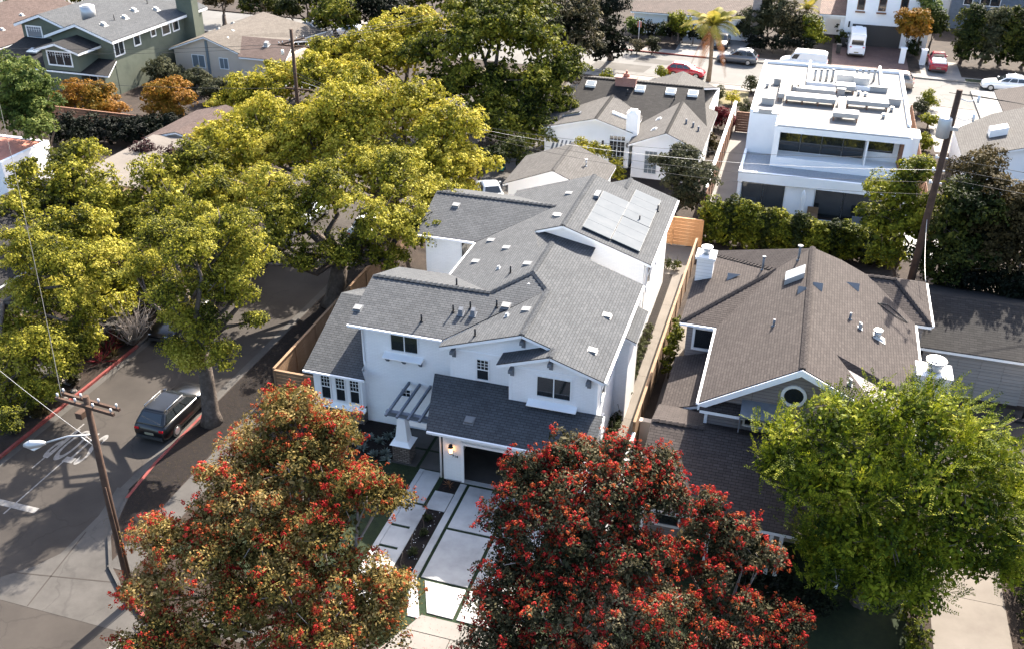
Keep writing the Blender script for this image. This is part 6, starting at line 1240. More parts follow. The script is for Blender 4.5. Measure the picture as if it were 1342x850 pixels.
tree('street_tree', 'spreading yellow green tree left of centre over the street', (-38.6, 50), [LB_(190, 300, 40, 50), LB_(235, 270, 40, 51), LB_(150, 310, 36, 49), LB_(270, 250, 38, 53), LB_(165, 270, 36, 52), LB_(215, 235, 38, 54), LB_(190, 345, 26, 47), LB_(265, 215, 34, 56), LB_(290, 285, 26, 51)], 'leaf_camphor', .34, (-38.2, 50.5, 3.2), rc=.42, dens=.66, m=44, leaf=(.18, .10), twigs=5)
tree('street_tree', 'yellow green tree in front of the flat brown roof', (-47.5, 49), [LB_(60, 265, 40, 50), LB_(105, 240, 38, 52), LB_(25, 280, 36, 48), LB_(80, 215, 28, 53), LB_(110, 200, 24, 54), LB_(140, 260, 30, 51), LB_(30, 235, 26, 50)], 'leaf_camphor', .3, (-47.2, 49.5, 3.2), rc=.42, dens=.6, m=44, leaf=(.18, .10), twigs=5)
tree('street_tree', 'low leafy tree growing beside the left sidewalk', (-40.5, 43), [LB_(140, 400, 24, 43), LB_(165, 370, 22, 44), LB_(110, 450, 22, 37.5)], 'leaf_camphor', .2, None, rc=.38, dens=.6, m=42, leaf=(.16, .09), twigs=4)
tree('street_tree', 'yellow green tree low at the left edge over the verge rocks', (-39.6, 33), [LB_(20, 470, 34, 34), LB_(60, 460, 34, 34.5), LB_(5, 520, 30, 32.5), LB_(45, 515, 28, 33), LB_(90, 480, 22, 34.5), LB_(10, 555, 20, 30.5), LB_(110, 455, 18, 36)], 'leaf_camphor', .26, None, rc=.38, dens=.75, m=78, leaf=(.115, .066), twigs=5)
tree('street_tree', 'dense olive tree between the left sidewalk and hidden roof', (-44, 45), [LB_(70, 310, 36, 45), LB_(115, 300, 34, 46), LB_(20, 375, 34, 43), LB_(130, 370, 30, 43), LB_(160, 400, 22, 42), LB_(90, 380, 32, 42), LB_(150, 335, 26, 45)], 'leaf_camphor', .28, None, rc=.42, dens=.8, m=42, leaf=(.18, .10), twigs=4)
tree('street_tree', 'golden tree in the street row behind the thick forked trunk', (-36.8, 62), [LB_(300, 210, 34, 62), LB_(275, 180, 30, 64), LB_(320, 170, 34, 65), LB_(310, 255, 32, 59), LB_(250, 235, 30, 60)], 'leaf_yellow', .3, None, rc=.45, dens=.8, m=42, leaf=(.2, .11))
tree('street_tree', 'yellow green tree arching over the parked dark cars on the left street', (-36.9, 47), [LB_(235, 345, 30, 46), LB_(270, 320, 30, 47), LB_(205, 375, 24, 45), LB_(285, 355, 26, 45.5), LB_(245, 300, 30, 48), LB_(305, 290, 26, 49), LB_(260, 385, 20, 44)], 'leaf_camphor', .26, None, rc=.42, dens=.7, m=56, leaf=(.15, .085), twigs=5)
# --- dark green trees in the middle distance
tree('green_tree', 'tall dark green tree at the top centre, left of the bungalow', (-27.5, 86), [LB_(600, 60, 44, 86), LB_(650, 40, 48, 88), LB_(705, 50, 44, 88), LB_(590, 115, 36, 84), LB_(640, 110, 42, 85), LB_(700, 110, 42, 85), LB_(560, 70, 30, 86), LB_(735, 90, 30, 86), LB_(620, 15, 36, 90), LB_(690, 10, 36, 91)], 'leaf_mid', .5, None, rc=.55, dens=.72, m=42, leaf=(.26, .14))
tree('green_tree', 'lower dark green tree hanging over the rear driveway', (-23.5, 82), [LB_(660, 165, 36, 80), LB_(700, 175, 30, 80), LB_(690, 145, 34, 83), LB_(735, 150, 26, 84), LB_(640, 140, 30, 82)], 'leaf_mid', .3, None, rc=.5, dens=.62, m=40, leaf=(.24, .13))
tree('green_tree', 'brownish green tree right of the tall dark tree at the top', (-22, 100), [LB_(750, 60, 34, 99), LB_(760, 20, 32, 101), LB_(740, 95, 26, 98), LB_(735, 30, 30, 100)], 'leaf_gum', .3, None, rc=.55, dens=.7, m=40, leaf=(.27, .14))
tree('conifer', 'nearly black conifer by the back street corner', at(800, 78)[:2], [LZ(800, 12, 24, 7.5), LZ(795, 40, 26, 4.5), LZ(806, 62, 22, 2.2), LZ(785, 68, 20, 1.8), LZ(812, -15, 20, 9.5), LZ(788, -10, 20, 9)], 'leaf_dark', .3, None, rc=.6, dens=.9, m=40, leaf=(.3, .14), zmin=-.8)
tree('green_tree', 'dark shrub under the trees beside the small rear garage', (-25.2, 74), [LB_(655, 205, 18, 74), LB_(675, 195, 18, 75), LB_(690, 215, 14, 74)], 'leaf_green', .12, None, rc=.4, dens=.8, m=36, leaf=(.2, .1))
FAR = ((440, 20, 30, 'leaf_mid', 'mid green street tree left of the pale yellow crown at the top'), (490, 5, 34, 'leaf_dark', 'black green tree at the top edge above the yellow crown'), (520, 20, 24, 'leaf_dark', 'dark tree beside the tall green tree at the top'), (340, 2, 24, 'leaf_green', 'green tree at the top edge above the beige house'), (400, -5, 26, 'leaf_green', 'dark street tree at the top edge over the far pavement'), (455, -12, 28, 'leaf_mid', 'green crown cut by the top edge, left of the black green tree'), (560, -8, 30, 'leaf_mid', 'green crown cut by the top edge, left of the tall green tree'), (650, -20, 34, 'leaf_mid', 'green crown cut by the top edge behind the tall green tree'), (740, -12, 28, 'leaf_green', 'green crown cut by the top edge near the conifer'), (60, 0, 18, 'leaf_orange', 'golden tree behind the green house at the top left'), (25, 8, 16, 'leaf_green', 'dark tree behind the reddish brown roof'), (110, -10, 22, 'leaf_mid', 'green crown cut by the top edge over the green house'), (290, -4, 16, 'leaf_brown', 'brownish street tree at the top, right of the green chimney'), (375, 12, 14, 'leaf_green', 'small dark street tree over the parked cars'))
for px, py, rr, mm, lb in FAR:
    L0 = LG(px, py, rr, .9, 2.2); tree('far_tree', lb, L0[0][:2], [L0, LG(px - rr * .6, py + rr * .35, rr * .7, .9, 1.6), LG(px + rr * .6, py + rr * .3, rr * .7, .9, 1.6), LG(px + 2, py - rr * .6, rr * .6, .9, 3.6)], mm, .3, None, rc=.65, dens=.7, m=34, leaf=(.32, .16), group='trees beyond the back street')
# --- left: bright green, orange, olive
tree('garden_tree', 'bright green feathery tree at the left edge', (-58.5, 63), [LB_(30, 110, 32, 63), LB_(20, 150, 36, 62), LB_(50, 140, 28, 63), LB_(15, 95, 26, 64), LB_(45, 170, 22, 61), LB_(60, 115, 14, 64)], 'leaf_bright', .25, None, rc=.45, dens=1.0, m=44, leaf=(.24, .09))
tree('orange_tree', 'orange tinted tree in front of the green house door', (-64.3, 77), [LB_(105, 122, 20, 77), LB_(130, 128, 20, 77), LB_(148, 142, 14, 76), LB_(88, 135, 16, 76), LB_(118, 145, 18, 75.5)], 'leaf_orange', .15, None, rc=.45, dens=1.0, m=42, leaf=(.22, .10))
tree('orange_tree', 'orange tinted tree nearer the small brown garage', (-57, 77), [LB_(200, 125, 18, 77), LB_(225, 122, 20, 77), LB_(242, 132, 14, 76.5), LB_(212, 145, 18, 76), LB_(230, 150, 14, 75.5)], 'leaf_orange', .15, None, rc=.45, dens=1.0, m=42, leaf=(.22, .10))
for k, (px, py, rr, yy, lb, mm) in enumerate(((185, 82, 16, 84, 'grey green olive shrub below the green house long wall', 'leaf_olive'), (215, 92, 20, 84, 'large olive bush between the green and beige houses', 'leaf_olive'), (255, 105, 20, 86, 'olive bush in front of the beige house window', 'leaf_olive'), (285, 118, 18, 86, 'olive bush at the right of the beige house gable', 'leaf_olive'), (165, 98, 12, 82, 'broad leaf shrub at the corner of the green house', 'leaf_green'), (215, 72, 14, 88, 'dark bush against the long green wall', 'leaf_green'), (235, 62, 12, 90, 'dark shrub where the green and beige houses meet', 'leaf_green'), (38, 15, 14, 104, 'orange yellow bush behind the reddish brown roof', 'leaf_orange'))):
    L0 = LG(px, py, rr, .9, .2); tree('bush', lb, L0[0][:2], [L0, LG(px - rr * .6, py + rr * .3, rr * .75), LG(px + rr * .6, py + rr * .3, rr * .75)], mm, .1, None, rc=.42, dens=.9, m=36, leaf=(.22, .09), cat='bush', group='garden bushes')
for k, px in enumerate(range(70, 250, 22)):
    L0 = LG(px, 165, 17, 1.0, .2); tree('hedge_shrub', ORD[k] + ' dark shrub from the left in the hedge under the orange trees', L0[0][:2], [L0, LG(px + 8, 178, 16)], 'leaf_dark', .08, None, rc=.45, dens=.9, m=34, leaf=(.24, .11), cat='hedge', group='dark hedge under the orange trees')
for px, py, yy, lb in ((188, 195, 63, 'bare purple leaved shrub by the pale flat roof'), (225, 200, 63, 'purple plum bush before the small brown garage'), (250, 195, 64, 'purple leaved bush right of the plum bush'), (95, 345, 44, 'dusky purple bush under the left yellow trees')):
    bp_ = ony(px, py, yy); tree('plum_bush', lb, (bp_[0], yy), [LB_(px, py, 14, yy), LB_(px + 8, py + 6, 11, yy)], 'leaf_purple', .08, None, rc=.3, dens=.35, m=22, leaf=(.15, .08), twigs=14, cat='bush', bark='twig_grey', group='purple bushes')
# bare twiggy shrub over the dark sedan
tw = thing('bare_shrub', 'bare grey twiggy shrub hanging over the dark sedan', 'bush', (*at(175, 452)[:2], 0)); b = MB(); q = ROOTLOC[tw.name]
for k in range(60):
    a = RNG.uniform(0, 2 * PI); e = q + [math.cos(a) * RNG.uniform(.3, 1.9), math.sin(a) * RNG.uniform(.3, 1.5), RNG.uniform(1.2, 3.2)]; m_ = q + (e - q) * .5 + RNG.normal(size=3) * .25; b.tube([q, m_, e], [.03, .018, .006], 5)
    for j in range(3): e2 = m_ + (e - m_) * RNG.uniform(.2, .9) + RNG.normal(size=3) * .3; b.tube([m_ + (e - m_) * .3, e2], [.01, .005], 4)
b.build('branches', 'twig_grey', tw)
# --- right: hedge and trees before the modern house
for k in range(17):
    x = -5.0 + k * .78; yy = 66.2 + RNG.normal() * .15; h = 3.3 + RNG.normal() * .22 - .075 * k
    t_, *_ = tree('hedge_shrub', ORD[k] + ' shrub from the left in the tall hedge before the modern patio', (x, yy), [((x, yy, h * .45), (.74, .95, h * .5)), ((x + .35, yy - .1, h * .5), (.7, .9, h * .48)), ((x + .2, yy, h * .82), (.66, .65, h * .26))], ('leaf_hedge', 'leaf_hedge', 'leaf_green')[k % 3], .06, None, rc=.3, dens=1.1, m=36, leaf=(.19, .10), cat='hedge', group='hedge before the modern house', zmin=-.9)
tree('garden_tree', 'olive green tree at the right end of the hedge, before the modern house', (7.9, 62), [LB_(1165, 255, 32, 61.5), LB_(1195, 228, 26, 62), LB_(1175, 300, 36, 60.5), LB_(1205, 280, 32, 61), LB_(1148, 290, 22, 61.5), LB_(1165, 335, 26, 60)], 'leaf_hedge', .2, None, rc=.4, dens=.75, m=40, leaf=(.2, .10))
tree('garden_tree', 'dense green tree in front of the transformer pole', (11.6, 58.8), [LB_(1248, 258, 34, 59.5), LB_(1278, 280, 36, 59), LB_(1240, 300, 36, 59), LB_(1265, 330, 36, 58.3), LB_(1218, 335, 28, 59), LB_(1240, 365, 28, 58)], 'leaf_green', .25, None, rc=.42, dens=.8, m=42, leaf=(.2, .10))
tree('garden_tree', 'brown green tree at the right edge below the grey roof', (16.3, 59), [LB_(1300, 245, 32, 60), LB_(1332, 262, 34, 60), LB_(1310, 300, 38, 59), LB_(1340, 330, 38, 58), LB_(1300, 340, 36, 58), LB_(1290, 222, 22, 61), LB_(1350, 290, 36, 59)], 'leaf_brown', .28, None, rc=.42, dens=.8, m=42, leaf=(.19, .09))
tree('garden_tree', 'very dark tree shading the garage roof at the right edge', (14.8, 58.4), [LB_(1320, 375, 32, 57.8), LB_(1280, 370, 30, 58), LB_(1350, 380, 34, 57.5), LB_(1245, 385, 20, 58), ((13.0, 59.8, 6.4), (1.9, 1.9, 1.5)), ((16.2, 59.6, 6.8), (2.1, 2.0, 1.6)), ((10.6, 60.2, 5.6), (1.5, 1.6, 1.3))], 'leaf_dark', .25, None, rc=.45, dens=.9, m=40, leaf=(.2, .1))  # high crown lobes at the end added to throw shade on the garage
tree('garden_tree', 'grey twigged brown tree beside the transformer pole and grey roof', (13.6, 72), [LB_(1275, 215, 20, 72), LB_(1300, 205, 18, 73), LB_(1255, 220, 14, 72)], 'leaf_brown', .15, None, rc=.35, dens=.4, m=30, leaf=(.15, .07), twigs=12)
tree('garden_tree', 'rounded olive tree between the bungalow and the modern house', (-7.6, 72.5), [LB_(895, 215, 24, 72), LB_(915, 235, 24, 71), LB_(880, 235, 20, 71), LB_(905, 262, 20, 70), LB_(870, 215, 14, 72)], 'leaf_olive', .2, None, rc=.38, dens=.95, m=44, leaf=(.19, .09))
tree('bush', 'yellow vine bush climbing by the bungalow french doors', (-13.2, 76.4), [LB_(775, 195, 9, 76), LB_(790, 200, 9, 76), LB_(805, 215, 10, 75.5), LB_(810, 228, 9, 75), LB_(760, 188, 7, 76.5)], 'leaf_yellow', .08, None, rc=.3, dens=.8, m=34, leaf=(.18, .08), cat='bush')
tree('bush', 'crimson bush in the bungalow side garden', at(946, 165)[:2], [LG(945, 150, 14, .9, .3), LG(958, 160, 12), LG(935, 160, 11)], 'leaf_crimson', .08, None, rc=.35, dens=1.0, m=34, leaf=(.2, .1), cat='bush')
for k, (px, py, rr, yy, mm, lb) in enumerate(((930, 185, 10, 92, 'leaf_brown', 'dry brown bush beside the white side wall'), (985, 110, 9, 100, 'leaf_olive', 'slim olive shrub left of the flat roof, nearer the street'), (975, 140, 9, 96, 'leaf_olive', 'slim olive shrub left of the flat roof, nearer the gate'), (940, 122, 9, 102, 'leaf_olive', 'dry green shrub on the bungalow front lawn'), (960, 128, 7, 102, 'leaf_yellow', 'yellow green shrub on the bungalow front lawn'), (1215, 130, 11, 104, 'leaf_hedge', 'bright shrub at the street end of the right passage'), (1218, 155, 11, 98, 'leaf_hedge', 'bright shrub midway down the right passage'), (1213, 185, 11, 92, 'leaf_hedge', 'bright shrub in the right passage near the pole'), (1205, 140, 9, 101, 'leaf_olive', 'pale shrub against the right wall of the modern house'), (1215, 215, 9, 86, 'leaf_hedge', 'bright shrub at the near end of the right passage'), (868, 94, 7, 104, 'leaf_hedge', 'bright shrub right of the brick chimney'), (795, 100, 8, 100, 'leaf_hedge', 'bright shrub left of the brick chimney'), (855, 58, 10, 121, 'leaf_olive', 'flowering grey bush on the strip across the back street'), (835, 60, 8, 121, 'leaf_gum', 'pale bush beside the street sign'), (830, 35, 12, 124, 'leaf_bright', 'banana like plant by the dark conifer'))):
    L0 = LG(px, py, rr, 1.1, .1); tree('shrub', lb, L0[0][:2], [L0, LG(px + rr * .3, py + rr * .5, rr * .85)], mm, .06, None, rc=.35, dens=.9, m=32, leaf=(.2, .1), cat='shrub', group='small garden shrubs')
for k, (px, py, rr, yy, mm, lb) in enumerate(((1010, 15, 22, 131, 'leaf_olive', 'leafy tree by the tile roof house, left of the red porch'), (1040, 30, 22, 130, 'leaf_gum', 'bushy tree in front of the red tile porch'), (1065, 40, 16, 129, 'leaf_hedge', 'yellow tree next to the red tile porch'), (985, 30, 18, 131, 'leaf_olive', 'olive tree at the end of the tile roof house'), (1195, 30, 19, 129.5, 'leaf_orange', 'clipped yellow orange tree right of the dark garage door'), (1215, 10, 20, 134, 'leaf_bright', 'green tree right of the white stucco house'), (1225, 30, 14, 132, 'leaf_green', 'dark green bush by the garden steps'), (890, 30, 12, 127, 'leaf_hedge', 'yellow green hedge plant before the tile roof house'))):
    yy = yy - 3; bp_ = ony(px, py, yy); tree('far_tree', lb, (bp_[0], yy), [LB_(px, py, rr, yy, 1.0), LB_(px + rr * .4, py + rr * .7, rr * .7, yy - .5), LB_(px - rr * .4, py + rr * .6, rr * .7, yy)], mm, .15, None, rc=.5, dens=.9, m=36, leaf=(.3, .14), group='trees beyond the back street')
for k in range(9):
    x = 17.6 + k * 2.2; tree('tall_hedge', ORD[k] + ' tree from the left in the tall dark hedge behind the white crossover', (x, 126 + .2 * (k % 3)), [((x, 125, 1.8), (1.8, 1.8, 1.9)), ((x + .4, 125.4, 3.6), (1.9, 1.9, 1.9)), ((x + .3, 126, 5.2 + .3 * (k % 2)), (1.9, 1.9, 1.7))], ('leaf_green', 'leaf_olive', 'leaf_green')[k % 3], .2, None, rc=.5, dens=.95, m=40, leaf=(.3, .13), cat='hedge', group='tall hedge across the back street', zmin=-.9)
for k in range(7):
    x = -20.6 + k * 1.35; tree('hedge_shrub', ORD[k] + ' shrub from the left in the hedge before the tile roof house', (x, 124.8), [((x, 124.8, 1.3), (.9, .9, 1.3))], 'leaf_dark' if k % 2 else 'leaf_green', .06, None, rc=.4, dens=.8, m=34, leaf=(.26, .12), cat='hedge', group='hedge before the tile roof house', zmin=-.9)
for k in range(6):
    x = -6.6 + k * 1.35; tree('hedge_shrub', ORD[k] + ' shrub from the left in the dark hedge behind the grey SUV', (x, 123.6), [((x, 123.6, 1.1), (.9, .7, 1.1))], 'leaf_dark', .06, None, rc=.4, dens=.8, m=34, leaf=(.26, .12), cat='hedge', group='hedge behind the grey SUV', zmin=-.9)
for k, (px, py) in enumerate(((1100, 45), (1101, 60), (1195, 75), (1196, 65))):
    q = at(px, py); tree('topiary', ('round clipped bush nearest the red tile porch', 'round clipped bush behind the dark bins', 'clipped green hedge block between white gate posts', 'clipped hedge block behind the white gate posts')[k], (q[0], q[1]), [((q[0], q[1], .9), (.75, .75, .9))], 'leaf_green', .06, None, rc=.3, dens=1.0, m=34, leaf=(.2, .1), cat='bush', zmin=-.9)
# palms
def palm(label, base, top, nf, fl, dead, skirt=True):
    base, top = np.array(base, float), np.array(top, float); t = thing('palm_tree', label, 'palm', base); b = MB(); b.tube([base - [0, 0, .1], base + (top - base) * .3 + [.1, 0, 0], base + (top - base) * .7, top], [.28, .22, .21, .26], 12); b.build('trunk', 'palm_bark', t)
    def frond(a, el, L, droop):
        P = []; d = np.array([math.cos(a), math.sin(a), 0]); s = np.array([-math.sin(a), math.cos(a), 0]); pts = []
        n = 34
        for k in range(n): u = k / (n - 1); pts.append(top + d * (L * (math.cos(el) * u - .12 * droop * u * u)) + np.array([0, 0, L * (math.sin(el) * u - droop * u * u)]))
        for k in range(1, n):
            ax = pts[k] - pts[k - 1]; ax /= np.linalg.norm(ax); up = np.cross(s, ax); w = .10 * L * math.sin(PI * (.12 + .85 * k / n)) + .1
            for sg in (-1, 1):
                for h in (0, .5):
                    p = pts[k - 1] + (pts[k] - pts[k - 1]) * h; tip = p + (s * sg * .85 + ax * .55 - np.array([0, 0, .35])) * w * 1.6; wd = ax * .016 * L / 2.5
                    P.append([p - wd, p + wd, tip + wd * .3, tip - wd * .3])
        return P
    Q = []
    for k in range(nf): Q += frond(2.4 * k + RNG.uniform(-.2, .2), RNG.uniform(.25, 1.35), fl * RNG.uniform(.85, 1.1), RNG.uniform(.35, .75))
    part_mesh('fronds', np.array(Q), 'frond_green', t)
    if dead:
        Q = []
        for k in range(dead): Q += frond(2.4 * k + 1, RNG.uniform(-.9, -.3), fl * .8, RNG.uniform(.5, .9))
        part_mesh('dead_fronds', np.array(Q), 'frond_dead', t)
PBp = at(928, 107); ptop = ony(935, 34, PBp[1]); palm('date palm with yellow fronds and hanging brown fronds at the street kerb', (PBp[0], PBp[1], 0), ptop, 26, 4.3, 5)
q = ony(1058, 12, 133); palm('dark palm in the garden left of the white stucco house', (q[0], 133, 0), q, 14, 2.4, 0)
q = ony(345, 15, 128); palm('palm beyond the beige house roof at the top', (q[0], 128, 0), q, 16, 4.0, 0)
# --- flowering gums in the foreground
def gum(label, base, lobes, leafm, nred, nrust, tr=.3, dens=1.0):
    base = np.mean([l[0][:2] for l in lobes], 0) + [0, .6]
    t, C, D = tree('flowering_gum', label, base, lobes, leafm, tr, None, rc=.46, dens=dens * 1.25, m=125, leaf=(.12, .055), bark='pale_bark', zmin=-.55, twigs=5, up=.2)
    w = np.clip(D[:, 2] + .55, .05, None); w /= w.sum()
    cl = RNG.normal(size=(9, 3)); 
    ph = RNG.uniform(0, 6, 6); fld = np.sin(C[:, 0] * 1.1 + ph[0]) + np.sin(C[:, 1] * 1.3 + ph[1]) + np.sin(C[:, 2] * 1.7 + ph[2] + C[:, 0] * .6); wr = w * np.exp(1.1 * fld); wr /= wr.sum()
    sel = RNG.choice(len(C), min(nrust, len(C)), False, p=w); Cr = np.repeat(C[sel] + D[sel] * .3, 4, 0) + RNG.normal(size=(len(sel) * 4, 3)) * .15
    part_mesh('rust_flowers', puffs(Cr, .10, 10, (.085, .055)), 'flower_rust', t, 'stuff')
    sel = RNG.choice(len(C), min(nred, len(C)), False, p=wr); Cr = np.repeat(C[sel] + D[sel] * .32, 4, 0) + RNG.normal(size=(len(sel) * 4, 3)) * .13
    part_mesh('red_flowers', puffs(Cr, .115, 14, (.085, .06)), 'flower_red', t, 'stuff')
    return t
GZ1 = lambda py: 8.0 - (py - 540) * .0165
GL = [(385, 540, 48), (440, 570, 44), (335, 585, 46), (400, 620, 60), (470, 640, 50), (335, 655, 56), (430, 700, 60), (505, 650, 30), (300, 625, 40), (215, 705, 44), (270, 735, 50), (370, 755, 62), (465, 765, 50), (505, 775, 40), (205, 775, 42), (300, 815, 66), (420, 825, 60), (205, 835, 46), (490, 820, 42), (250, 880, 60), (370, 880, 66), (340, 715, 50), (460, 880, 50), (285, 675, 40)]
gum('orange and red flowering gum tree in the front yard at left', at(340, 760, 0)[:2] * .9, [LZ(px, py, r, GZ1(py)) for px, py, r in GL], 'leaf_gum_orange', 260, 1500, .32, .78)
GZ2 = lambda py: 7.6 - (py - 590) * .0165
GL = [(690, 625, 46), (745, 598, 40), (800, 600, 44), (850, 618, 42), (735, 655, 56), (810, 660, 58), (868, 655, 34), (675, 690, 44), (680, 745, 50), (750, 735, 58), (820, 735, 54), (655, 800, 44), (720, 800, 60), (800, 810, 60), (650, 850, 44), (860, 800, 46), (710, 870, 60), (800, 880, 60), (870, 870, 44), (770, 690, 50)]
gum('deep red flowering gum tree right of the driveway', at(760, 790, 0)[:2] * .9, [LZ(px, py, r, GZ2(py)) for px, py, r in GL], 'leaf_gum', 900, 520, .34, .82)
GL = [(930, 660, 32), (905, 690, 28), (960, 695, 38), (1000, 725, 26), (940, 745, 32), (915, 795, 44), (985, 790, 42), (1030, 815, 36), (970, 840, 46), (885, 720, 24), (1035, 860, 40), (900, 860, 44), (970, 890, 46)]
gum('smaller red flowering gum with open branches, left of the bright green tree', at(930, 830, 0)[:2] * .92, [LZ(px, py + 10, r * .82, 5.2 - (py - 660) * .0155) for px, py, r in GL], 'leaf_gum', 300, 220, .2, .75)
# --- bright feathery tree in the right foreground
FT = [(1035, 580, 46, 34), (1095, 553, 48, 34.5), (1160, 545, 54, 35), (1225, 550, 54, 35), (1285, 585, 54, 34.5), (1325, 640, 50, 34), (1060, 630, 50, 33), (1125, 620, 62, 33), (1200, 630, 66, 33), (1265, 660, 60, 33), (1315, 705, 44, 33), (1100, 690, 50, 32), (1170, 700, 56, 32), (1240, 720, 52, 32), (1012, 610, 28, 33.5), (1120, 740, 36, 31.5), (1190, 750, 40, 31.5), (1070, 715, 34, 32), (1275, 735, 30, 32), (1325, 745, 34, 32.2), (1150, 770, 40, 30.6), (1085, 750, 34, 31), (1212, 778, 34, 30.6)]
tree('feathery_tree', 'large bright green feathery tree in the right foreground', (5.6, 32.4), [LB_(*q) for q in FT], 'leaf_spray', .34, None, style='spray', dens=.85, bark='bark', twigs=5)
for k in range(6):
    y = 25.6 + k * 1.25; x = 7.75 - .02 * k; tree('low_hedge', ORD[k] + ' clump from the bottom in the clipped hedge left of the pale driveway', (x, y), [((x, y, .5), (.5, .75, .55))], 'leaf_hedge', .05, None, rc=.22, dens=.8, m=40, leaf=(.1, .06), cat='hedge', group='hedge left of the pale driveway', zmin=-.9)
for k in range(7):
    y = 27 + k * 1.7; x = 12.6 - .03 * k; tree('low_hedge', ORD[k] + ' clump from the bottom in the hedge right of the pale driveway', (x, y), [((x, y, .9), (.75, 1.0, 1.0))], 'leaf_hedge' if k % 2 else 'leaf_green', .05, None, rc=.28, dens=.75, m=40, leaf=(.13, .07), cat='hedge', group='hedge right of the pale driveway', zmin=-.9)
for k, (x, y, r) in enumerate(((2.2, 31.2, .9), (3.6, 30.9, 1.0), (.9, 31.6, .8), (7.0, 34.2, .9), (-2.6, 31.8, .8))):
    tree('shrub', ('dark shrub before the porch posts, second from left', 'dark shrub before the porch under the feathery tree', 'dark shrub at the middle of the porch', 'dark shrub between porch and pale driveway', 'dark shrub at the left end of the porch')[k], (x, y), [((x, y, r * .9), (r, r, r * .8))], 'leaf_dark', .05, None, rc=.3, dens=.8, m=36, leaf=(.14, .07), cat='shrub', zmin=-.9)
# --- small garden plants
def tuft(name, label, x, y, r, n, mat, L, W, group, cat='plant', up=.8, z=.03):
    t = thing(name, label, cat, (x, y, z), group); u = unit(n, .05); u[:, 2] = u[:, 2] * up + .15; u /= np.linalg.norm(u, axis=1)[:, None]; base = np.array([x, y, z + .02]); l = (L * RNG.uniform(.6, 1.1, n))[:, None]
    s = np.cross(u, RNG.normal(size=(n, 3))); s /= np.linalg.norm(s, axis=1)[:, None]; w = W / 2
    P = np.stack([base + u * l * .08 - s * w * .5, base + u * l * .5 - s * w, base + u * l - [0, 0, .05], base + u * l * .5 + s * w], 1); part_mesh('leaves', P, mat, t); return t
for k, (px, py) in enumerate(((467, 570), (484, 575), (498, 580), (510, 573), (522, 566), (505, 595), (507, 603), (490, 597), (475, 588), (460, 580), (525, 580), (450, 592))):
    q = at(px, py); tuft('agave', 'grey green succulent in the dark bed by the porch pier', q[0], q[1], .3, 46, 'leaf_grey', .42, .10, 'succulents in the front bed')
for k, (x, y) in enumerate(((-13.38, 31.7), (-13.22, 30.72), (-13.18, 29.43), (-13.13, 28.24), (-13.2, 27.0))):
    t, *_ = tree('round_shrub', ORD[k] + ' small round shrub from the garage end in the driveway bed', (x, y), [((x, y, .2), (.20, .20, .18))], 'leaf_shrub', .02, None, rc=.08, dens=.9, m=26, leaf=(.06, .025), cat='shrub', group='round shrubs in the driveway bed', zmin=-.6)
tuft('dry_grass', 'dry spiky plant in the small square bed by the garage', -13.3, 34.3, .3, 22, 'frond_dead', .45, .03, None)
for k in range(17):
    y = 38.6 + k * .82; x = -6.68 + RNG.normal() * .04; tree('side_shrub', ORD[k] + ' small shrub from the front in the row along the side path', (x, y), [((x, y, .34), (.3, .34, .34))], 'leaf_green' if k in (4, 5, 11) else 'leaf_shrub', .02, None, rc=.13, dens=.7, m=30, leaf=(.10, .04), cat='shrub', group='shrubs along the side path', zmin=-.7)
for k in range(6):
    x = -9.8 + k * .7; tree('side_shrub', ORD[k] + ' dark plant from the left before the orange cedar fence', (x, 60.8), [((x, 60.8, .35), (.35, .35, .35))], 'leaf_green', .02, None, rc=.16, dens=.7, m=26, leaf=(.13, .05), cat='shrub', group='plants before the cedar fence', zmin=-.7)
q = at(888, 385, 1.2); tree('vine', 'sunlit yellow green vine on the cedar fence by the white chimney', (-4.75, 47), [((-4.8, 47 + k * .9, 1.2), (.35, .7, .9)) for k in range(5)], 'leaf_hedge', .04, None, rc=.22, dens=.5, m=30, leaf=(.14, .08), cat='vine')
for k, (px, py) in enumerate(((158, 440), (150, 452), (165, 448), (140, 462), (148, 470), (132, 476))):
    q = at(px, py); tuft('flax', 'reddish flax plant on the planted strip by the red kerb', q[0], q[1], .4, 34, 'leaf_crimson' if k % 2 else 'leaf_brown', 1.1, .07, 'flax plants by the left kerb')
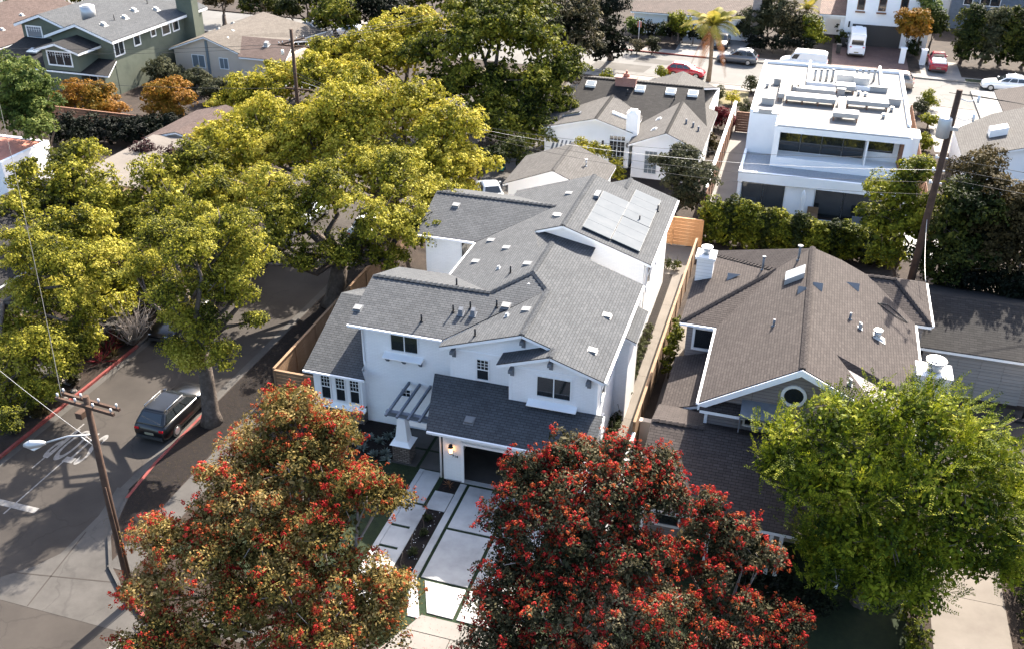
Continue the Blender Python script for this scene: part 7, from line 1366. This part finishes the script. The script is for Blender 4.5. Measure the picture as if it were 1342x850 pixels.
for k in range(26):
    x, y = -36.7 + RNG.uniform(-.85, .85), RNG.uniform(26, 42); t, *_ = tree('ground_shrub', 'low dry shrub on the planted strip left of the street', (x, y), [((x, y, .22), (.4 * RNG.uniform(.6, 1.2),) * 2 + (.26,))], ('leaf_olive', 'leaf_brown', 'leaf_green')[k % 3], .02, None, rc=.14, dens=.7, m=24, leaf=(.10, .04), cat='shrub', group='low shrubs left of the street', zmin=-.6)
for k in range(22):
    x, y = -36.5 + RNG.uniform(-.8, .8), RNG.uniform(25, 37); r = RNG.uniform(.12, .3); b = MB(); n = 8; rings = []
    for j, (zz, f) in enumerate(((-.02, .9), (.35, 1.0), (.75, .75), (.95, .3))): rings.append([(x + r * f * math.cos(2 * PI * i / n) * RNG.uniform(.8, 1.2), y + r * f * math.sin(2 * PI * i / n) * RNG.uniform(.8, 1.2), zz * r * .8) for i in range(n)])
    for a, c in zip(rings[:-1], rings[1:]):
        for i in range(n): b.face([a[i], a[(i + 1) % n], c[(i + 1) % n], c[i]])
    b.face(rings[-1]); o = b.build('rock', 'rock', loc=(x, y, 0)); tag(o, 'small grey garden rock on the strip left of the street', 'rock', 'garden rocks left of the street')
# fallen leaves
def litter(name, x0, x1, y0, y1, n, mat, z, s=.05):
    P = np.stack([RNG.uniform(x0, x1, n), RNG.uniform(y0, y1, n), np.full(n, z)], 1); Q = leaves_at(P, np.tile([0, 0, 1.0], (n, 1)), s, s * .6, 2.0, .25); me = quads_mesh(name, Q, [mat]); o = bpy.data.objects.new(name, me); COL.objects.link(o); tag(o, 'scattered fallen leaves on the ' + name.replace('_', ' '), 'leaves', kind='stuff'); o.name = 'fallen_leaves'
litter('parkway_mulch', -27.6, -25.6, 27, 60, 2600, 'leaf_brown', .03); litter('driveway_apron', -13.5, -8, 22.6, 27, 500, 'flower_red', .06, .035); litter('driveway_bed', -13.7, -12.9, 25.7, 32.4, 90, 'plastic_white', .05, .05); litter('left_verge', -38, -35.6, 25, 60, 2500, 'leaf_brown', .03, .06)
